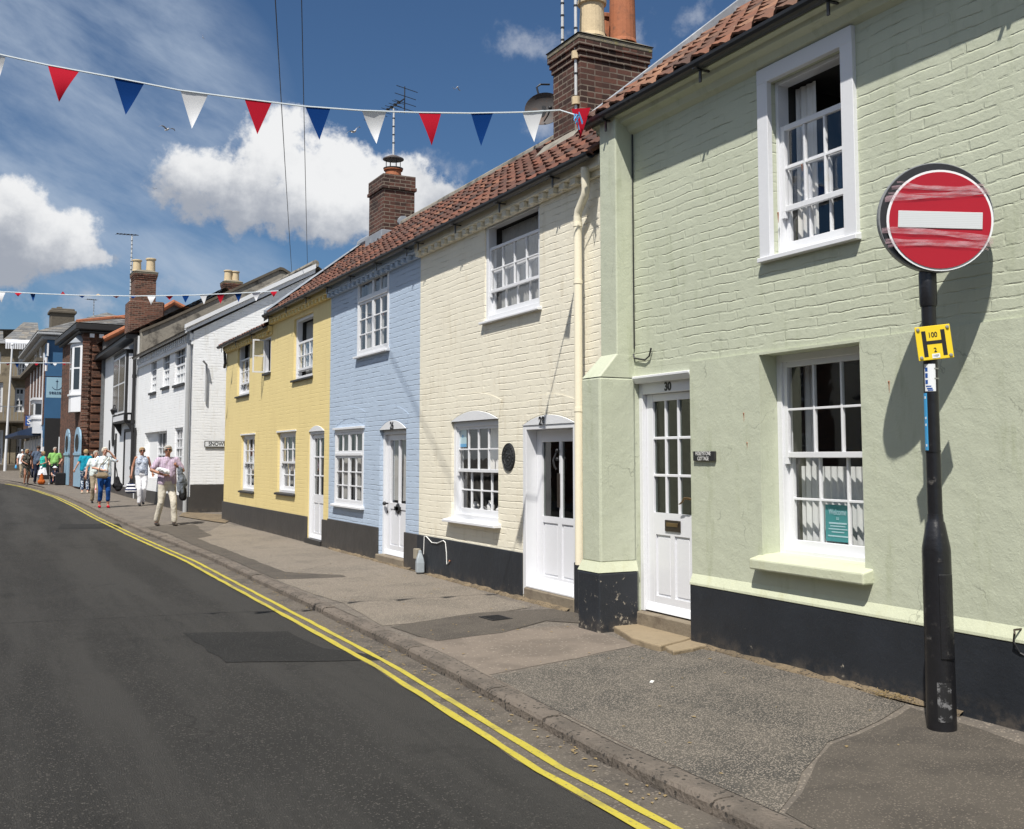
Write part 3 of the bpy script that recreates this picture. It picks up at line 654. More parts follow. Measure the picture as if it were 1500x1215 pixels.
def flat_tiles(name, parent, mat, quadpts, rows, tw=.3, seed=2):
    # a slope given by 4 corners (eave left, eave right, ridge right, ridge left) split in tiles with steps
    r = random.Random(seed); a, b_, c_, d = [Vector(q) for q in quadpts]; nrm = (b_-a).cross(d-a).normalized()
    if nrm.z < 0: nrm = -nrm
    m = MB(); m.a = []
    for i in range(rows):
        t0, t1 = i/rows, (i+1)/rows+.02; L0, R0, L1, R1 = a.lerp(d, t0), b_.lerp(c_, t0), a.lerp(d, min(1, t1)), b_.lerp(c_, min(1, t1))
        n_ = max(1, int((R0-L0).length/tw)); off = .5 if i % 2 else 0
        cuts = [0]+[(k+off)/n_ for k in range(1 if off == 0 else 0, n_) if 0 < (k+off)/n_ < 1]+[1]
        for u0, u1 in zip(cuts, cuts[1:]):
            h = r.uniform(.012, .022); k = len(m.v)
            for P in (L0.lerp(R0, u0), L0.lerp(R0, u1), L0.lerp(R0, u1)+nrm*h, L0.lerp(R0, u0)+nrm*h, L1.lerp(R1, u1)+nrm*.003, L1.lerp(R1, u0)+nrm*.003): m.v.append(tuple(P))
            m.f.append((k, k+1, k+2, k+3)); m.f.append((k+3, k+2, k+4, k+5)); rv = r.random(); m.a += [rv, rv]
    return m.obj(name, mat, parent)
def gutter(H, x0, x1, y, z, r=.058, mat='black_gutter', brackets=True, step=1.0, name='gutter'):
    n = 8; b = MB(); pr = [(y+r*math.cos(math.pi+math.pi*i/n), z+r*math.sin(math.pi+math.pi*i/n)) for i in range(n+1)]
    pr2 = [(y+(r-.008)*math.cos(2*math.pi-math.pi*i/n), z+(r-.008)*math.sin(2*math.pi-math.pi*i/n)) for i in range(n+1)]
    b.prism(pr+pr2, 0, x0, x1); o = b.obj(name, mat, H.root)
    if brackets:
        x = x0+.35
        while x < x1:
            bb = MB(); bb.box(x-.012, x+.012, y-r-.006, y+.17, z-.012-r, z-r-.001); bb.box(x-.012, x+.012, y+.0, y+.012, z-r-.11, z-r); bb.obj('bracket', 'black_iron', o); x += step
    return o
def number(body, par, x, y, z, size=.11): return facetext(body, size, 'letter_black', par, x, y, z, name='house_number', sx=1.0, fat=.003)

# ------------------------------------------------------------------ green house (nearest)
D = 5.37
gh = House('terraced_house', 'pale green brick end cottage with black plinth beside the no entry sign, number 30', (D, -4.0), (D, 8.52), 0.0, group='terraced cottages along the pavement')
H = gh; TOP = 4.62
def X_(s): return 8.52-s
uw = (X_(6.16), X_(5.38), 3.10, 4.46)
lw = H.rect((1114.6, 518), (1259, 500), (1273, 860), (1119, 830)); lw = (lw[0], lw[1], .80, 2.34)
d30 = (X_(8.10), X_(7.22), .16, 2.29)
b = MB(); wall_open(b, 0, H.W, 2.362, TOP+.2, 0, .30, [uw]); b.obj('wall', 'green_brick', H.root)
b = MB(); b.box(0, H.W, 5, 5.2, -.3, TOP+.2); b.obj('rear_wall', 'green_render', H.root)
b = MB(); wall_open(b, 0, H.W, -.3, 2.361, 0, .30, [lw, (d30[0], d30[1], .10, d30[3])]); b.obj('lower_wall', 'green_render', H.root)
# lower storey is smooth render, slightly proud, up to a ragged ledge
px1_ = .40
b = MB(); R2 = 2.36
wall_open(b, d30[1], H.W, .50, R2, -.016, -.001, [lw]); b.box(px1_, d30[0]-.0, -.016, -.001, .5, R2-.1)
for i in range(60):
    x = d30[1]+.3+i*.2
    if x > H.W-.3: break
o = b.obj('render_coat', 'green_render', H.root, bevel=.006)
b = MB()
b.prism([(-.05, .49), (.02, .49), (.02, .60), (-.014, .585), (-.048, .51)], 0, d30[1]+.001, H.W); b.obj('plinth_band', 'green_pale', H.root, bevel=.004)
b = MB(); b.box(d30[1]+.002, H.W, -.045, .001, -.2, .49); b.box(.40, d30[0], -.03, .001, -.2, .49); b.obj('plinth', 'black_plinth', H.root, bevel=.006)
# pier at the party wall
px0, px1, py_ = X_(8.40), X_(8.08), -.385
pu = -(D-float(aty(902, 300, 8.08)[0])); pux = X_(float(atx(878.5, 300, D+pu)[1]))
b = MB(); b.box(px0, px1, py_, -.001, .60, 2.28); b.obj('pier', 'green_render', H.root, bevel=.02, seg=2)
b = MB(); b.box(pux, px1-.001, pu, -.001, 2.28, TOP+.12); b.add([(px0, py_, 2.281), (px1, py_, 2.281), (px1, 0, 2.281), (px0, 0, 2.281), (pux, pu, 2.50), (px1, pu, 2.50), (px1, 0, 2.50), (pux, 0, 2.50)], [(0, 1, 5, 4), (1, 2, 6, 5), (3, 0, 4, 7), (4, 5, 6, 7)]); b.obj('upper_pier', 'green_render', H.root, bevel=.012, seg=2)
b = MB(); b.box(px0-.02, px1+.03, py_-.04, -.001, -.2, .52); b.obj('pier_plinth', 'worn_plinth', H.root, bevel=.02, seg=2)
b = MB(); b.add([(px0-.02, py_-.04, .52), (px1+.03, py_-.04, .52), (px1+.03, 0, .52), (px0-.02, 0, .52), (px0+.001, py_+.001, .61), (px1-.001, py_+.001, .61), (px1-.001, 0, .61), (px0+.001, 0, .61)], [(0, 1, 5, 4), (1, 2, 6, 5), (3, 0, 4, 7), (4, 5, 6, 7), (0, 3, 2, 1)])
b.obj('pier_band', 'green_pale', H.root)
b = MB(); b.tube([(px1+.012, -.012, 1.9+2.7), (px1+.010, -.012, 3.4), (px1+.012, -.012, 2.55)], .006, 6); b.tube([(px1+.01, -.02, 2.50), (px1+.03, -.022, 2.46), (px1+.2, -.022, 2.43), (px1+.27, -.022, 2.46), (px1+.30, -.022, 2.53)], .008, 6); b.obj('cable', 'black_iron', H.root)
# windows
wo = sash_window(H, uw, .05, 3, 2, 2, drop=.33, fw=.03, board=.115, label='white upstairs sash window lowered at the top', curt=[(0, .30, .0, 1.0)], sill=(.055, .05, .01, 'white_paint'), rm=1.6)
wo2 = sash_window(H, lw, .155, 3, 2, 2, fw=.055, label='white deep set ground floor sash window', curt=[(.0, 1.0, .02, .44), (0, .16, .42, 1.0)], cmat='net', rm=1.6)
sb = MB(); z_ = lw[2]; sb.prism([(-.11, z_-.10), (.18, z_-.10), (.18, z_+.02), (.02, z_+.012), (-.11, z_-.02)], 0, lw[0]-.05, lw[1]+.07); sb.obj('stone_sill', 'green_pale', wo2, bevel=.012, seg=2)
# door 30
def door(H, R, rec, mat='door_paint', glass=None, cols=3, rows=3, panels=(), label=None, fw=.055, handle=None, letter=None, fmat='white_paint', frame=True, head=0.0, gmat='glass_dim', step=.0):
    x0, x1, z0, z1 = R
    if frame:
        fb = MB(); fb.box(x0, x0+fw, rec-.045, rec+.06, z0, z1); fb.box(x1-fw, x1, rec-.045, rec+.06, z0, z1); fb.box(x0+fw, x1-fw, rec-.044, rec+.06, z1-fw-head, z1)
        fb.obj('door_frame', fmat, H.root, bevel=.004)
        X0, X1, Z1 = x0+fw, x1-fw, z1-fw-head
    else: X0, X1, Z1 = x0, x1, z1
    Z0 = z0+.012; b, gb = MB(), MB(); y = rec; dd = .045; w_, h_ = X1-X0, Z1-Z0
    gx0, gx1, gz0, gz1 = X0+w_*glass[0], X0+w_*glass[1], Z0+h_*glass[2], Z0+h_*glass[3]
    b.box(X0+.002, gx0, y, y+dd, Z0, Z1-.003); b.box(gx1, X1-.002, y, y+dd, Z0, Z1-.003); b.box(gx0, gx1, y+.0005, y+dd, gz1, Z1-.003)
    # lower part with sunk panels
    ps = [(X0+w_*p[0], X0+w_*p[1], Z0+h_*p[2], Z0+h_*p[3]) for p in panels]
    wall_open(b, gx0, gx1, Z0, gz0, y+.0005, y+dd, ps)
    for p in ps: b.box(p[0], p[1], y+.016, y+dd-.004, p[2], p[3]); b.box(p[0]+.02, p[1]-.02, y+.010, y+.017, p[2]+.02, p[3]-.02)
    for i in range(1, cols): xx = gx0+(gx1-gx0)*i/cols; bw = .022 if cols > 2 else .05; b.box(xx-bw/2, xx+bw/2, y+.004, y+dd-.004, gz0, gz1)
    for j in range(1, rows): zz = gz0+(gz1-gz0)*j/rows; b.box(gx0, gx1, y+.006, y+dd-.006, zz-.012, zz+.012)
    do = b.obj('door', mat, H.root, label, bevel=.003)
    gb.quad((gx0, y+.024, gz0), (gx1, y+.024, gz0), (gx1, y+.024, gz1), (gx0, y+.024, gz1)); gb.obj('pane', gmat, do)
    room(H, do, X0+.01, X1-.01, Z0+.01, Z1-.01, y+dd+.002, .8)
    wb = MB(); wb.prism([(y-.035, Z0+.0), (y, Z0), (y, Z0+.075), (y-.012, Z0+.06)], 0, X0+.004, X1-.004); wb.obj('weather_board', mat, do, bevel=.003)
    return do, (X0, X1, Z0, Z1)
do, q = door(H, d30, .10, glass=(.13, .87, .45, .965), cols=3, rows=3, panels=[(.17, .46, .07, .35), (.54, .83, .07, .35)], label='white door with nine panes and two lower panels', head=.11)
X0, X1, Z0, Z1 = q
b = MB(); b.prism([(.0, d30[3]-.065), (.05, d30[3]-.065), (.05, d30[3]), (-.03, d30[3]), (-.03, d30[3]-.02)], 0, d30[0]-.02, d30[1]); b.obj('door_hood', 'white_board', H.root, bevel=.004)
number('30', do, (d30[0]+d30[1])/2+.02, .054, d30[3]-.115, .105)
cx = X0+(X1-X0)*.52; b = MB(); zc = Z0+(Z1-Z0)*.395; b.box(cx-.115, cx+.115, .088, .100, zc-.05, zc+.05); lb = b.obj('letterbox', 'bronze_dark', do, bevel=.004)
b = MB(); b.box(cx-.085, cx+.085, .082, .088, zc-.006, zc+.028); b.obj('flap', 'brass', lb, bevel=.003)
b = MB(); hx = X1-.035; hz = Z0+(Z1-Z0)*.50; b.box(hx-.018, hx+.018, .088, .100, hz-.12, hz+.11); b.obj('handle_plate', 'bronze_dark', do, bevel=.003)
b = MB(); b.tube([(hx, .088, hz+.04), (hx, .045, hz+.045), (hx-.03, .035, hz+.05), (hx-.08, .035, hz+.05), (hx-.11, .04, hz+.02), (hx-.15, .045, hz+.0), (hx-.17, .045, hz-.005)], [.010, .010, .012, .010, .009, .007, .005], 8); b.obj('handle', 'brass', do, smooth=True)
b = MB(); b.box(d30[0]-.0, d30[1]-.005, -.02, .11, .03, .158); b.obj('threshold', 'stone_step', H.root, bevel=.008)
# cornice soffit, gutter, roof
b = MB()
b.prism([(.001, TOP-.05), (-.05, TOP-.02), (-.07, TOP+.03), (-.14, TOP+.05), (-.15, TOP+.09), (-.195, TOP+.105), (-.20, TOP+.20), (.001, TOP+.20)], 0, .02, H.W); b.obj('soffit', 'green_render', H.root, bevel=.003)
go = gutter(H, .0, H.W, -.245, TOP+.155, .062, step=1.45)
pantiles('roof', H.root, 'pantile_warm', H.W, 0.02, -.27, TOP+.17, 2.9, 2.22, tw=.25, seed=5)
b = MB(); b.quad((0, -.24, TOP+.14), (H.W, -.24, TOP+.14), (H.W, 2.6, TOP+2.44), (0, 2.6, TOP+2.44)); b.quad((H.W, 2.6, TOP+2.44), (0, 2.6, TOP+2.44), (0, 5.4, TOP+.2), (H.W, 5.4, TOP+.2))
b.add([(0, 0, TOP+.15), (0, 5.2, TOP+.15), (0, 2.6, TOP+2.4)], [(0, 1, 2)]); b.obj('roof_deck', 'cement', H.root)
b = MB(); L = math.hypot(3.0, 2.3)
b.add([(-.16, -.25, TOP+.20), (.02, -.25, TOP+.24), (.02, 2.65, TOP+2.62), (-.16, 2.65, TOP+2.58), (-.16, -.25, TOP+.12), (.02, -.25, TOP+.12), (.02, 2.65, TOP+2.45), (-.16, 2.65, TOP+2.45)], [(0, 1, 2, 3), (4, 7, 6, 5), (0, 4, 5, 1), (0, 3, 7, 4), (1, 5, 6, 2), (2, 6, 7, 3)])
b.obj('verge_flashing', 'lead', H.root, bevel=.01)
for (x_, y_, w2_, h2_) in ((1140, 317, .006, .05), (1092, 610, .005, .045), (1305, 565, .005, .05), (1097, 652, .004, .03), (1175, 245, .004, .03)):
    xx, zz = H.p(x_, y_); b = MB(); b.prism([(xx-w2_, zz+h2_*.5), (xx+w2_, zz+h2_*.6), (xx+w2_*.6, zz-h2_*.2), (xx+w2_*.2, zz-h2_), (xx-w2_*.3, zz-h2_*.4)], 1, -.0175 if zz < 2.36 else -.003, .001); b.ball((xx, -.018 if zz < 2.36 else -.004, zz+h2_*.5), .006, 6, 4); b.obj('rusty_nail', 'pot_red', H.root)
# steps of stone flags before door 30
def flag(px, z0, th, label):
    P = [atz(x, y, z0) for x, y in px]; c0 = sum(P)/len(P); out = []
    rr = random.Random(len(px))
    for i, p in enumerate(P):
        q = P[(i+1) % len(P)]
        for t in (0, .25, .5, .75): r = p+(q-p)*t; out.append((r[0]-c0[0]+rr.uniform(-.012, .012), r[1]-c0[1]+rr.uniform(-.012, .012)))
    b = MB(); b.prism(out, 2, -th, 0); o = b.obj('flagstone', 'flagstone', None, bevel=.012, seg=2); o.location = (c0[0], c0[1], z0)
    tag(o, label, 'flagstone'); return o
flag([(882, 905), (925, 899), (1012, 929), (1014, 934), (966, 946), (925, 934)], .045, .09, 'large worn stone flag laid before the white door numbered 30')
flag([(972, 946), (1018, 934), (1040, 940), (1042, 944), (988, 954)], .03, .07, 'small cracked stone flag right of the larger doorstep flag')
# upper hook + wire
# ------------------------------------------------------------------ ivory house
ih = House('terraced_house', 'cream painted brick cottage with arched white door 28 and round black plaque', (D, 8.52), (D, 13.41), 0.0, group='terraced cottages along the pavement')
H = ih; IT = 4.42
iu = H.rect((707, 322), (788, 302), (793, 449), (713, 470)); il = H.rect((660, 633), (729, 620), (731, 770), (662, 760)); il = (il[0], il[1], .78, 2.0)
dd_ = H.rect((765, 628), (840, 618), (840, 874), (768, 866)); dd_ = (dd_[0], 13.41-9.17, .12, 1.90)
b = MB(); wall_open(b, 0, H.W, -.3, IT+.155, 0, .30, [iu, il, (dd_[0], dd_[1], .0, dd_[3])]); b.obj('wall', 'ivory_brick', H.root); b = MB(); b.box(0, H.W, 4.2, 4.3, -.3, IT); b.obj('rear_wall', 'ivory_brick', H.root)
b = MB(); ptop = .50; b.box(0.001, dd_[0], -.028, -.001, -.2, ptop); b.box(dd_[1], H.W-.10, -.028, -.001, -.2, ptop); b.obj('plinth', 'black_plinth', H.root, bevel=.006)
sash_window(H, iu, .02, 4, 2, 2, drop=.24, fw=.065, label='white upstairs sash window pulled down, tight under the eaves', curt=[(0, 1, .0, 1.0)], cmat='curtain_grey', sill=(.06, .04, .05, 'white_paint'), st=.035, bar=.017)
wl = sash_window(H, il, .035, 4, 2, 2, fw=.07, label='white ground floor sash window under a shallow arch', curt=[(.52, 1, .5, 1.0)], cmat='curtain', sill=(.10, .045, .07, 'white_paint'), st=.035, bar=.018)
arch_board(H, il[0], il[1], il[3], .115, -.012, .06); arch_ring(H, il[0]-.02, il[1]+.02, il[3], .125, .21, 'ivory_brick')
arch_board(H, dd_[0]-.0, dd_[1]+.0, dd_[3], .10, -.012, .06, base=.0); arch_ring(H, dd_[0]-.02, dd_[1]+.02, dd_[3]+.0, .11, .21, 'ivory_brick')
rec = .15
b = MB(); b.box(dd_[0], dd_[0]+.075, -.004, .30, .05, dd_[3]); b.box(dd_[1]-.05, dd_[1], -.004, .30, .05, dd_[3]); b.box(dd_[0]+.075, dd_[1]-.05, -.003, .30, dd_[3]-.05, dd_[3]); b.obj('door_frame', 'white_paint', H.root, bevel=.004)
do, q = door(H, (dd_[0]+.075, dd_[1]-.05, .16, dd_[3]-.05), rec-.02, glass=(.12, .90, .44, .92), cols=2, rows=1, panels=[(.14, .46, .06, .40), (.54, .88, .06, .40)], label='white door with two tall panes behind a deep frame', frame=False)
X0, X1, Z0, Z1 = q
number('28', H.root, (dd_[0]+dd_[1])/2-.12, -.016, dd_[3]+.035, .125)
b = MB(); cx = X0+(X1-X0)*.49; b.box(cx-.022, cx+.022, rec-.035, rec-.02, 1.02, 1.38); b.obj('letterbox', 'bronze_dark', do, bevel=.003)
b = MB(); b.ball((cx, rec-.04, 1.62), .022); b.ball((cx, rec-.04, 1.53), .02); b.tube([(cx-.02, rec-.04, 1.60), (cx-.035, rec-.07, 1.52), (cx-.01, rec-.07, 1.45), (cx, rec-.05, 1.42)], .010); b.obj('knocker', 'black_iron', do, smooth=True)
b = MB(); b.ball((X1-.07, rec-.06, .88), .026); b.tube([(X1-.07, rec-.02, .88), (X1-.07, rec-.06, .88)], .012); b.obj('handle', 'bronze_dark', do, smooth=True)
b = MB(); b.box(dd_[1]-.075, dd_[1]-.045, .02, .10, 1.28, 1.50); b.obj('bell_box', 'black_iron', H.root, bevel=.01)
b = MB(); b.box(dd_[0]+.06, dd_[1], -.03, .30, -.1, .135); b.obj('doorstep', 'stone_step', H.root, bevel=.012)
b = MB(); b.prism([(-.012, .135), (.28, .135), (.28, .19), (.26, .20), (-.012, .16)], 0, dd_[0]+.08, dd_[1]-.05); b.obj('threshold', 'white_paint', H.root, bevel=.006)
# cream downpipe with swan neck
sx = 13.41-float(atx(848, 700, D-.10)[1]); b = MB(); top = 4.32
b.tube([(sx, -.10, .50), (sx, -.10, 2), (sx, -.10, 3.72), (sx, -.10, 3.96), (sx+.02, -.10, 4.02), (sx+.15, -.105, 4.14), (sx+.18, -.11, 4.20), (sx+.18, -.12, 4.42)], .042, 14)
dp_ = b.obj('downpipe', 'cream_paint', H.root, smooth=True); b = MB()
for z in (2.02, 3.3, 3.88): b.tube([(sx, -.10, z-.02), (sx, -.10, z+.02)], .047, 14)
b.obj('collar', 'cream_paint', dp_)
# corbel course under the eaves
def eaves(H, W, zt, mat, x0=0, n=None, zsh=0):
    b = MB(); b.box(x0, W, -.035, -.001, zt-.10, zt-.03)
    k = int((W-x0)/.225)
    for i in range(k): b.box(x0+i*.225+.02, x0+i*.225+.125, -.09, -.035, zt-.10, zt-.03)
    b.box(x0, W, -.10, -.001, zt-.03, zt+.085); b.obj('eaves_course', mat, H.root, bevel=.006)
eaves(H, H.W, IT, 'ivory_brick')
# the long pantile roof: one piece per cottage
EY, EZ, RUN, RISE = -.15, 4.52, 2.08, 1.63
def roof(H, W, x0=0, seed=1, ez=EZ, mat='pantile'):
    o = pantiles('roof', H.root, mat, W, x0, EY, ez, RUN, RISE, seed=seed, sub=8, amp=.024, lip=.030)
    b = MB(); b.quad((x0, EY+.03, ez-.03), (x0+W, EY+.03, ez-.03), (x0+W, EY+RUN, ez+RISE-.03), (x0, EY+RUN, ez+RISE-.03)); b.quad((x0, EY+RUN, ez+RISE-.03), (x0+W, EY+RUN, ez+RISE-.03), (x0+W, 4.4, ez), (x0, 4.4, ez)); b.obj('roof_deck', 'cement', H.root)
    b = MB(); b.tube([(x0, EY+RUN, ez+RISE), (x0+W, EY+RUN, ez+RISE)], .085, 10); b.obj('ridge_tiles', 'cement', o)
    return o
roof(H, H.W+.0, 0, 11); gutter(H, 0, H.W-.02, EY-.035, EZ-.01, .058, step=1.25)
# plaque and window poster are things of their own
def on_wall(H, name, label, cat, x, z, y=0.0): return empty(name, H.world(x, y, z), H.rz, label, cat)
x, z = H.p(745.5, 670); t = on_wall(H, 'wall_plaque', 'round black cast plaque with raised ring of letters beside door 28', 'plaque', x, z)
b = MB(); b.lathe([(.001, -.012), (.150, -.012), (.162, -.006), (.162, .0)], n=40, ax=1); b.obj('disc', 'blackboard', t, smooth=False)
b = MB(); r0 = .150
b.tube([(r0*math.cos(a), -.014, r0*math.sin(a)) for a in [2*math.pi*i/40 for i in range(41)]], .005, 6); b.tube([(.095*math.cos(a), -.014, .095*math.sin(a)) for a in [2*math.pi*i/40 for i in range(41)]], .003, 6)
for i in range(18): a = 2*math.pi*i/18; b.ball((.122*math.cos(a), -.013, .122*math.sin(a)), (.012, .006, .014), 6, 4)
for (u, v, r) in ((0, .02, .035), (-.03, 0, .02), (.03, -.01, .022), (0, -.04, .018), (.045, .03, .015), (-.04, .04, .014)): b.ball((u, -.013, v), (r, .008, r*.8), 8, 6)
b.obj('relief', 'blackboard', t)
x0, x1, z0, z1 = H.rect((672, 630), (682, 629), (682, 655), (673, 656)); x0, z1 = H.p(671.5, 629, .07); x1, z0 = H.p(682, 655, .07)
t = on_wall(H, 'window_notice', 'pale blue notice with blue foot in top left pane of the cream cottage window', 'notice', x0, z0, .083)
b = MB(); b.box(0, x1-x0, -.001, .001, 0, z1-z0); b.obj('sheet', 'poster_pale', t); b = MB(); b.box(0, x1-x0, -.003, -.0015, 0, .04); b.ball(((x1-x0)/2, -.002, (z1-z0)*.6), (.03, .002, .02)); b.obj('print', 'poster_blue', t)
# crockery on the inside sill
for i, (fx, hh) in enumerate([(.20, .12), (.36, .07), (.52, .15), (.70, .09), (.86, .06)]):
    xx = il[0]+(il[1]-il[0])*fx; b = MB(); b.lathe([(.02, 0), (.045, .01), (.05, hh*.6), (.025, hh*.85), (.03, hh)], n=14); o = b.obj('jar', 'china', None, smooth=True); o.location = H.world(xx, .22, il[2]+.09)
    tag(o, 'pale jar on the inner sill of the cream cottage, '+['furthest left', 'second from left', 'tall one in the middle', 'second from right', 'furthest right, shortest'][i], 'jar', 'jars on the window sill')
# cable and meter box, bottle
x, z = H.p(612, 806); t = empty('cable_box', H.world(-.02, 0, .40), H.rz, 'small beige cable box low on the black plinth', 'cable box')
x, z = H.p(610, 807, -.06); x2, z2 = H.p(619, 801, -.06)
b = MB(); b.box(x-.02, x+.09, -.10, -.03, z-.105, z+.03); bo = b.obj('box', 'meter_box', t, bevel=.005, xf=Matrix.Translation((.02, 0, -.40)))
b = MB(); P = [H.p(x_, y_, -.035) for x_, y_ in ((621, 812), (622, 786), (625, 786), (633, 795), (641, 796), (650, 792), (653, 795), (654.5, 810), (655, 827), (659, 822))]
b.tube([(p[0]+.02, -.040, p[1]-.40) for p in P], .006, 6); b.obj('cable', 'letter_white', t)
b = MB(); b.ball((P[-1][0]+.02, -.04, P[-1][1]-.40), .012, 8, 6); b.obj('terminal', 'pot_red', t)
x, z = H.p(613, 836, -.12); b = MB(); b.lathe([(.05, 0), (.075, .01), (.075, .14), (.060, .20), (.030, .27), (.028, .30)], n=4); o = b.obj('drain_cowl', 'bottle_grey', None, bevel=.01, seg=2); o.location = H.world(x, -.10, .01); o.rotation_euler = (0, 0, .6)
tag(o, 'small pale grey tapered cowl standing below the beige cable box', 'cowl')

# ------------------------------------------------------------------ blue house
bh = House('terraced_house', 'light blue brick cottage with white casement windows and arched door 26', (D, 13.41), (D, 17.59), 0.0, group='terraced cottages along the pavement')
H = bh
bu = H.rect((524.5, 411), (569.5, 393), (571, 510), (524, 522)); bl = H.rect((492, 630), (533, 628), (532.5, 742), (490, 738)); bd_ = H.rect((556, 632), (595, 626), (594, 820), (555, 815)); bd_ = (bd_[0], bd_[1], .10, bd_[3])
b = MB(); wall_open(b, 0, H.W, -.3, IT+.155, 0, .30, [bu, bl, (bd_[0], bd_[1], .0, bd_[3])]); b.obj('wall', 'blue_brick', H.root); b = MB(); b.box(0, H.W, 4.2, 4.3, -.3, IT); b.obj('rear_wall', 'blue_brick', H.root)
b = MB(); b.box(0.03, bd_[0], -.030, -.001, -.2, .50); b.box(bd_[1], H.W-.001, -.029, -.001, -.2, .50); b.obj('plinth', 'brown_plinth', H.root, bevel=.006)
casement(H, bu, -.01, [(0, .5, .73, 1, 1, 1), (.5, 1, .73, 1, 2, 1), (0, .5, 0, .73, 2, 3), (.5, 1, 0, .73, 2, 3)], label='white upstairs casement window with small top lights', sill=(.07, .045, .04, 'white_paint'), curt=[(0, .22, 0, 1), (.4, .6, 0, 1), (.82, 1, 0, 1)])
casement(H, bl, -.01, [(0, .5, .68, 1, 2, 1), (.5, 1, .68, 1, 2, 1), (0, .5, 0, .68, 2, 3), (.5, 1, 0, .68, 2, 3)], label='white ground floor casement window with four top panes', sill=(.07, .045, .05, 'white_paint'), curt=[(0, .3, 0, 1), (.38, .62, 0, 1), (.75, 1, 0, 1)])
b = MB(); b.box(bl[0]-.03, bl[1]+.03, -.05, .0, bl[3]-.001, bl[3]+.035); b.obj('drip_board', 'white_paint', H.root, bevel=.003)
arch_board(H, bd_[0], bd_[1], bd_[3], .13, -.012, .08); arch_ring(H, bd_[0]-.02, bd_[1]+.02, bd_[3], .14, .2, 'blue_brick')
arch_ring(H, bl[0]-.0, bl[1]+.0, bl[3]+.05, .12, .2, 'blue_brick', .004)
do, q = door(H, bd_, .10, glass=(.13, .87, .43, .95), cols=2, rows=1, panels=[(.15, .47, .08, .38), (.53, .85, .08, .38)], label='white door with two tall panes and a round black letterbox', fw=.07, head=.0, gmat='glass')
X0, X1, Z0, Z1 = q; number('26', H.root, (bd_[0]+bd_[1])/2+.0, -.016, bd_[3]+.05, .15)
b = MB(); b.tube([(X0+.05, .10, .86), (X0+.05, .05, .86)], .012); b.ball((X0+.05, .04, .86), .03); b.ball((X0+.06, .085, .74), (.018, .01, .03)); b.obj('handle', 'black_iron', do, smooth=True)
b = MB(); cx = (X0+X1)/2-.01; b.lathe([(.001, -.02), (.06, -.02), (.085, 0)], c=(cx, .098, .80), n=18, ax=1); b.box(cx-.12, cx+.12, .078, .098, .77, .83); b.obj('letterbox', 'black_iron', do, bevel=.004)
cb = MB(); wavy(cb, X0+.1, X1-.1, Z0+.8, Z1-.05, .18, .03, .11); cb.obj('curtain', 'curtain_grey', do, smooth=True)
b = MB(); b.box(bd_[0]-.02, bd_[1]+.02, -.05, .11, -.1, .108); b.obj('doorstep', 'stone_step', H.root, bevel=.01)
eaves(H, H.W, IT, 'blue_brick'); roof(H, H.W, 0, 23); gutter(H, 0, H.W, EY-.035, EZ-.01, .058, step=1.25)

# ------------------------------------------------------------------ yellow house
yh = House('terraced_house', 'yellow painted cottage with black plinth at the street corner', (D, 17.59), (D, 26.32), 0.0, group='terraced cottages along the pavement')
H = yh; xs_ = 26.32-22.5
ops = {}
y_ul = H.rect((349, 501), (366.5, 497), (364.7, 578), (346.5, 580)); y_ur = H.rect((431.2, 466), (458.8, 459), (458, 551), (429, 556)); y_sm = H.rect((388, 496), (397, 494), (396.5, 546), (388, 547))
y_ll = H.rect((352.6, 638), (372.7, 637), (372.4, 719), (353.3, 720)); y_lr = H.rect((405.2, 634), (432.9, 632), (432, 723), (407, 722)); y_d = H.rect((452, 632), (474.4, 632), (473.7, 791), (451.5, 786)); y_d = (y_d[0], y_d[1], .08, y_d[3])
YL = 4.22
b = MB(); opl = [y_ul, y_sm, y_ll]; opr = [y_ur, y_lr, (y_d[0], y_d[1], 0, y_d[3])]
xs_ = max(xs_, y_sm[1]+.12)
wall_open(b, 0, xs_, -.3, YL+.10, 0, .3, opl); wall_open(b, xs_, H.W, -.3, IT+.155, 0, .3, opr); b.box(0, .02, .3, 4.3, -.3, YL); b.box(0, H.W, 4.2, 4.3, -.3, YL); b.box(xs_-.001, xs_+.02, .3, 4.2, YL-.1, IT+.05)
b.obj('wall', 'yellow_brick', H.root)
b = MB(); b.box(-.03, y_d[0], -.03, -.001, -.2, .47); b.box(y_d[1], H.W+.02, -.03, -.001, -.2, .47); b.box(-.03, -.001, -.001, 4, -.2, .47); b.obj('plinth', 'brown_plinth', H.root, bevel=.006)
ksl = (.05, .05, .04, 'sill_black')
sash_window(H, y_ul, .05, 3, 2, 2, drop=.35, fw=.06, label='white upstairs sash window at the far left, open at the top', curt=[(0, .5, 0, 1)], cmat='curtain_grey', sill=ksl, bar=.022)
sash_window(H, y_ur, .05, 3, 2, 2, drop=.40, up=.10, fw=.06, label='white upstairs sash window at the right, open at the top', curt=[(0, .45, 0, 1)], cmat='curtain_grey', sill=ksl, bar=.022)
sash_window(H, y_ll, .05, 3, 2, 2, fw=.06, label='white ground floor sash window at the far left', curt=[(0, .3, 0, 1), (.7, 1, 0, 1)], sill=ksl, bar=.022, cmat='curtain_grey')
sash_window(H, y_lr, .05, 3, 2, 2, fw=.06, label='white ground floor sash window beside the door', curt=[(0, .35, 0, 1), (.7, 1, 0, 1)], sill=ksl, bar=.022, cmat='curtain_grey')
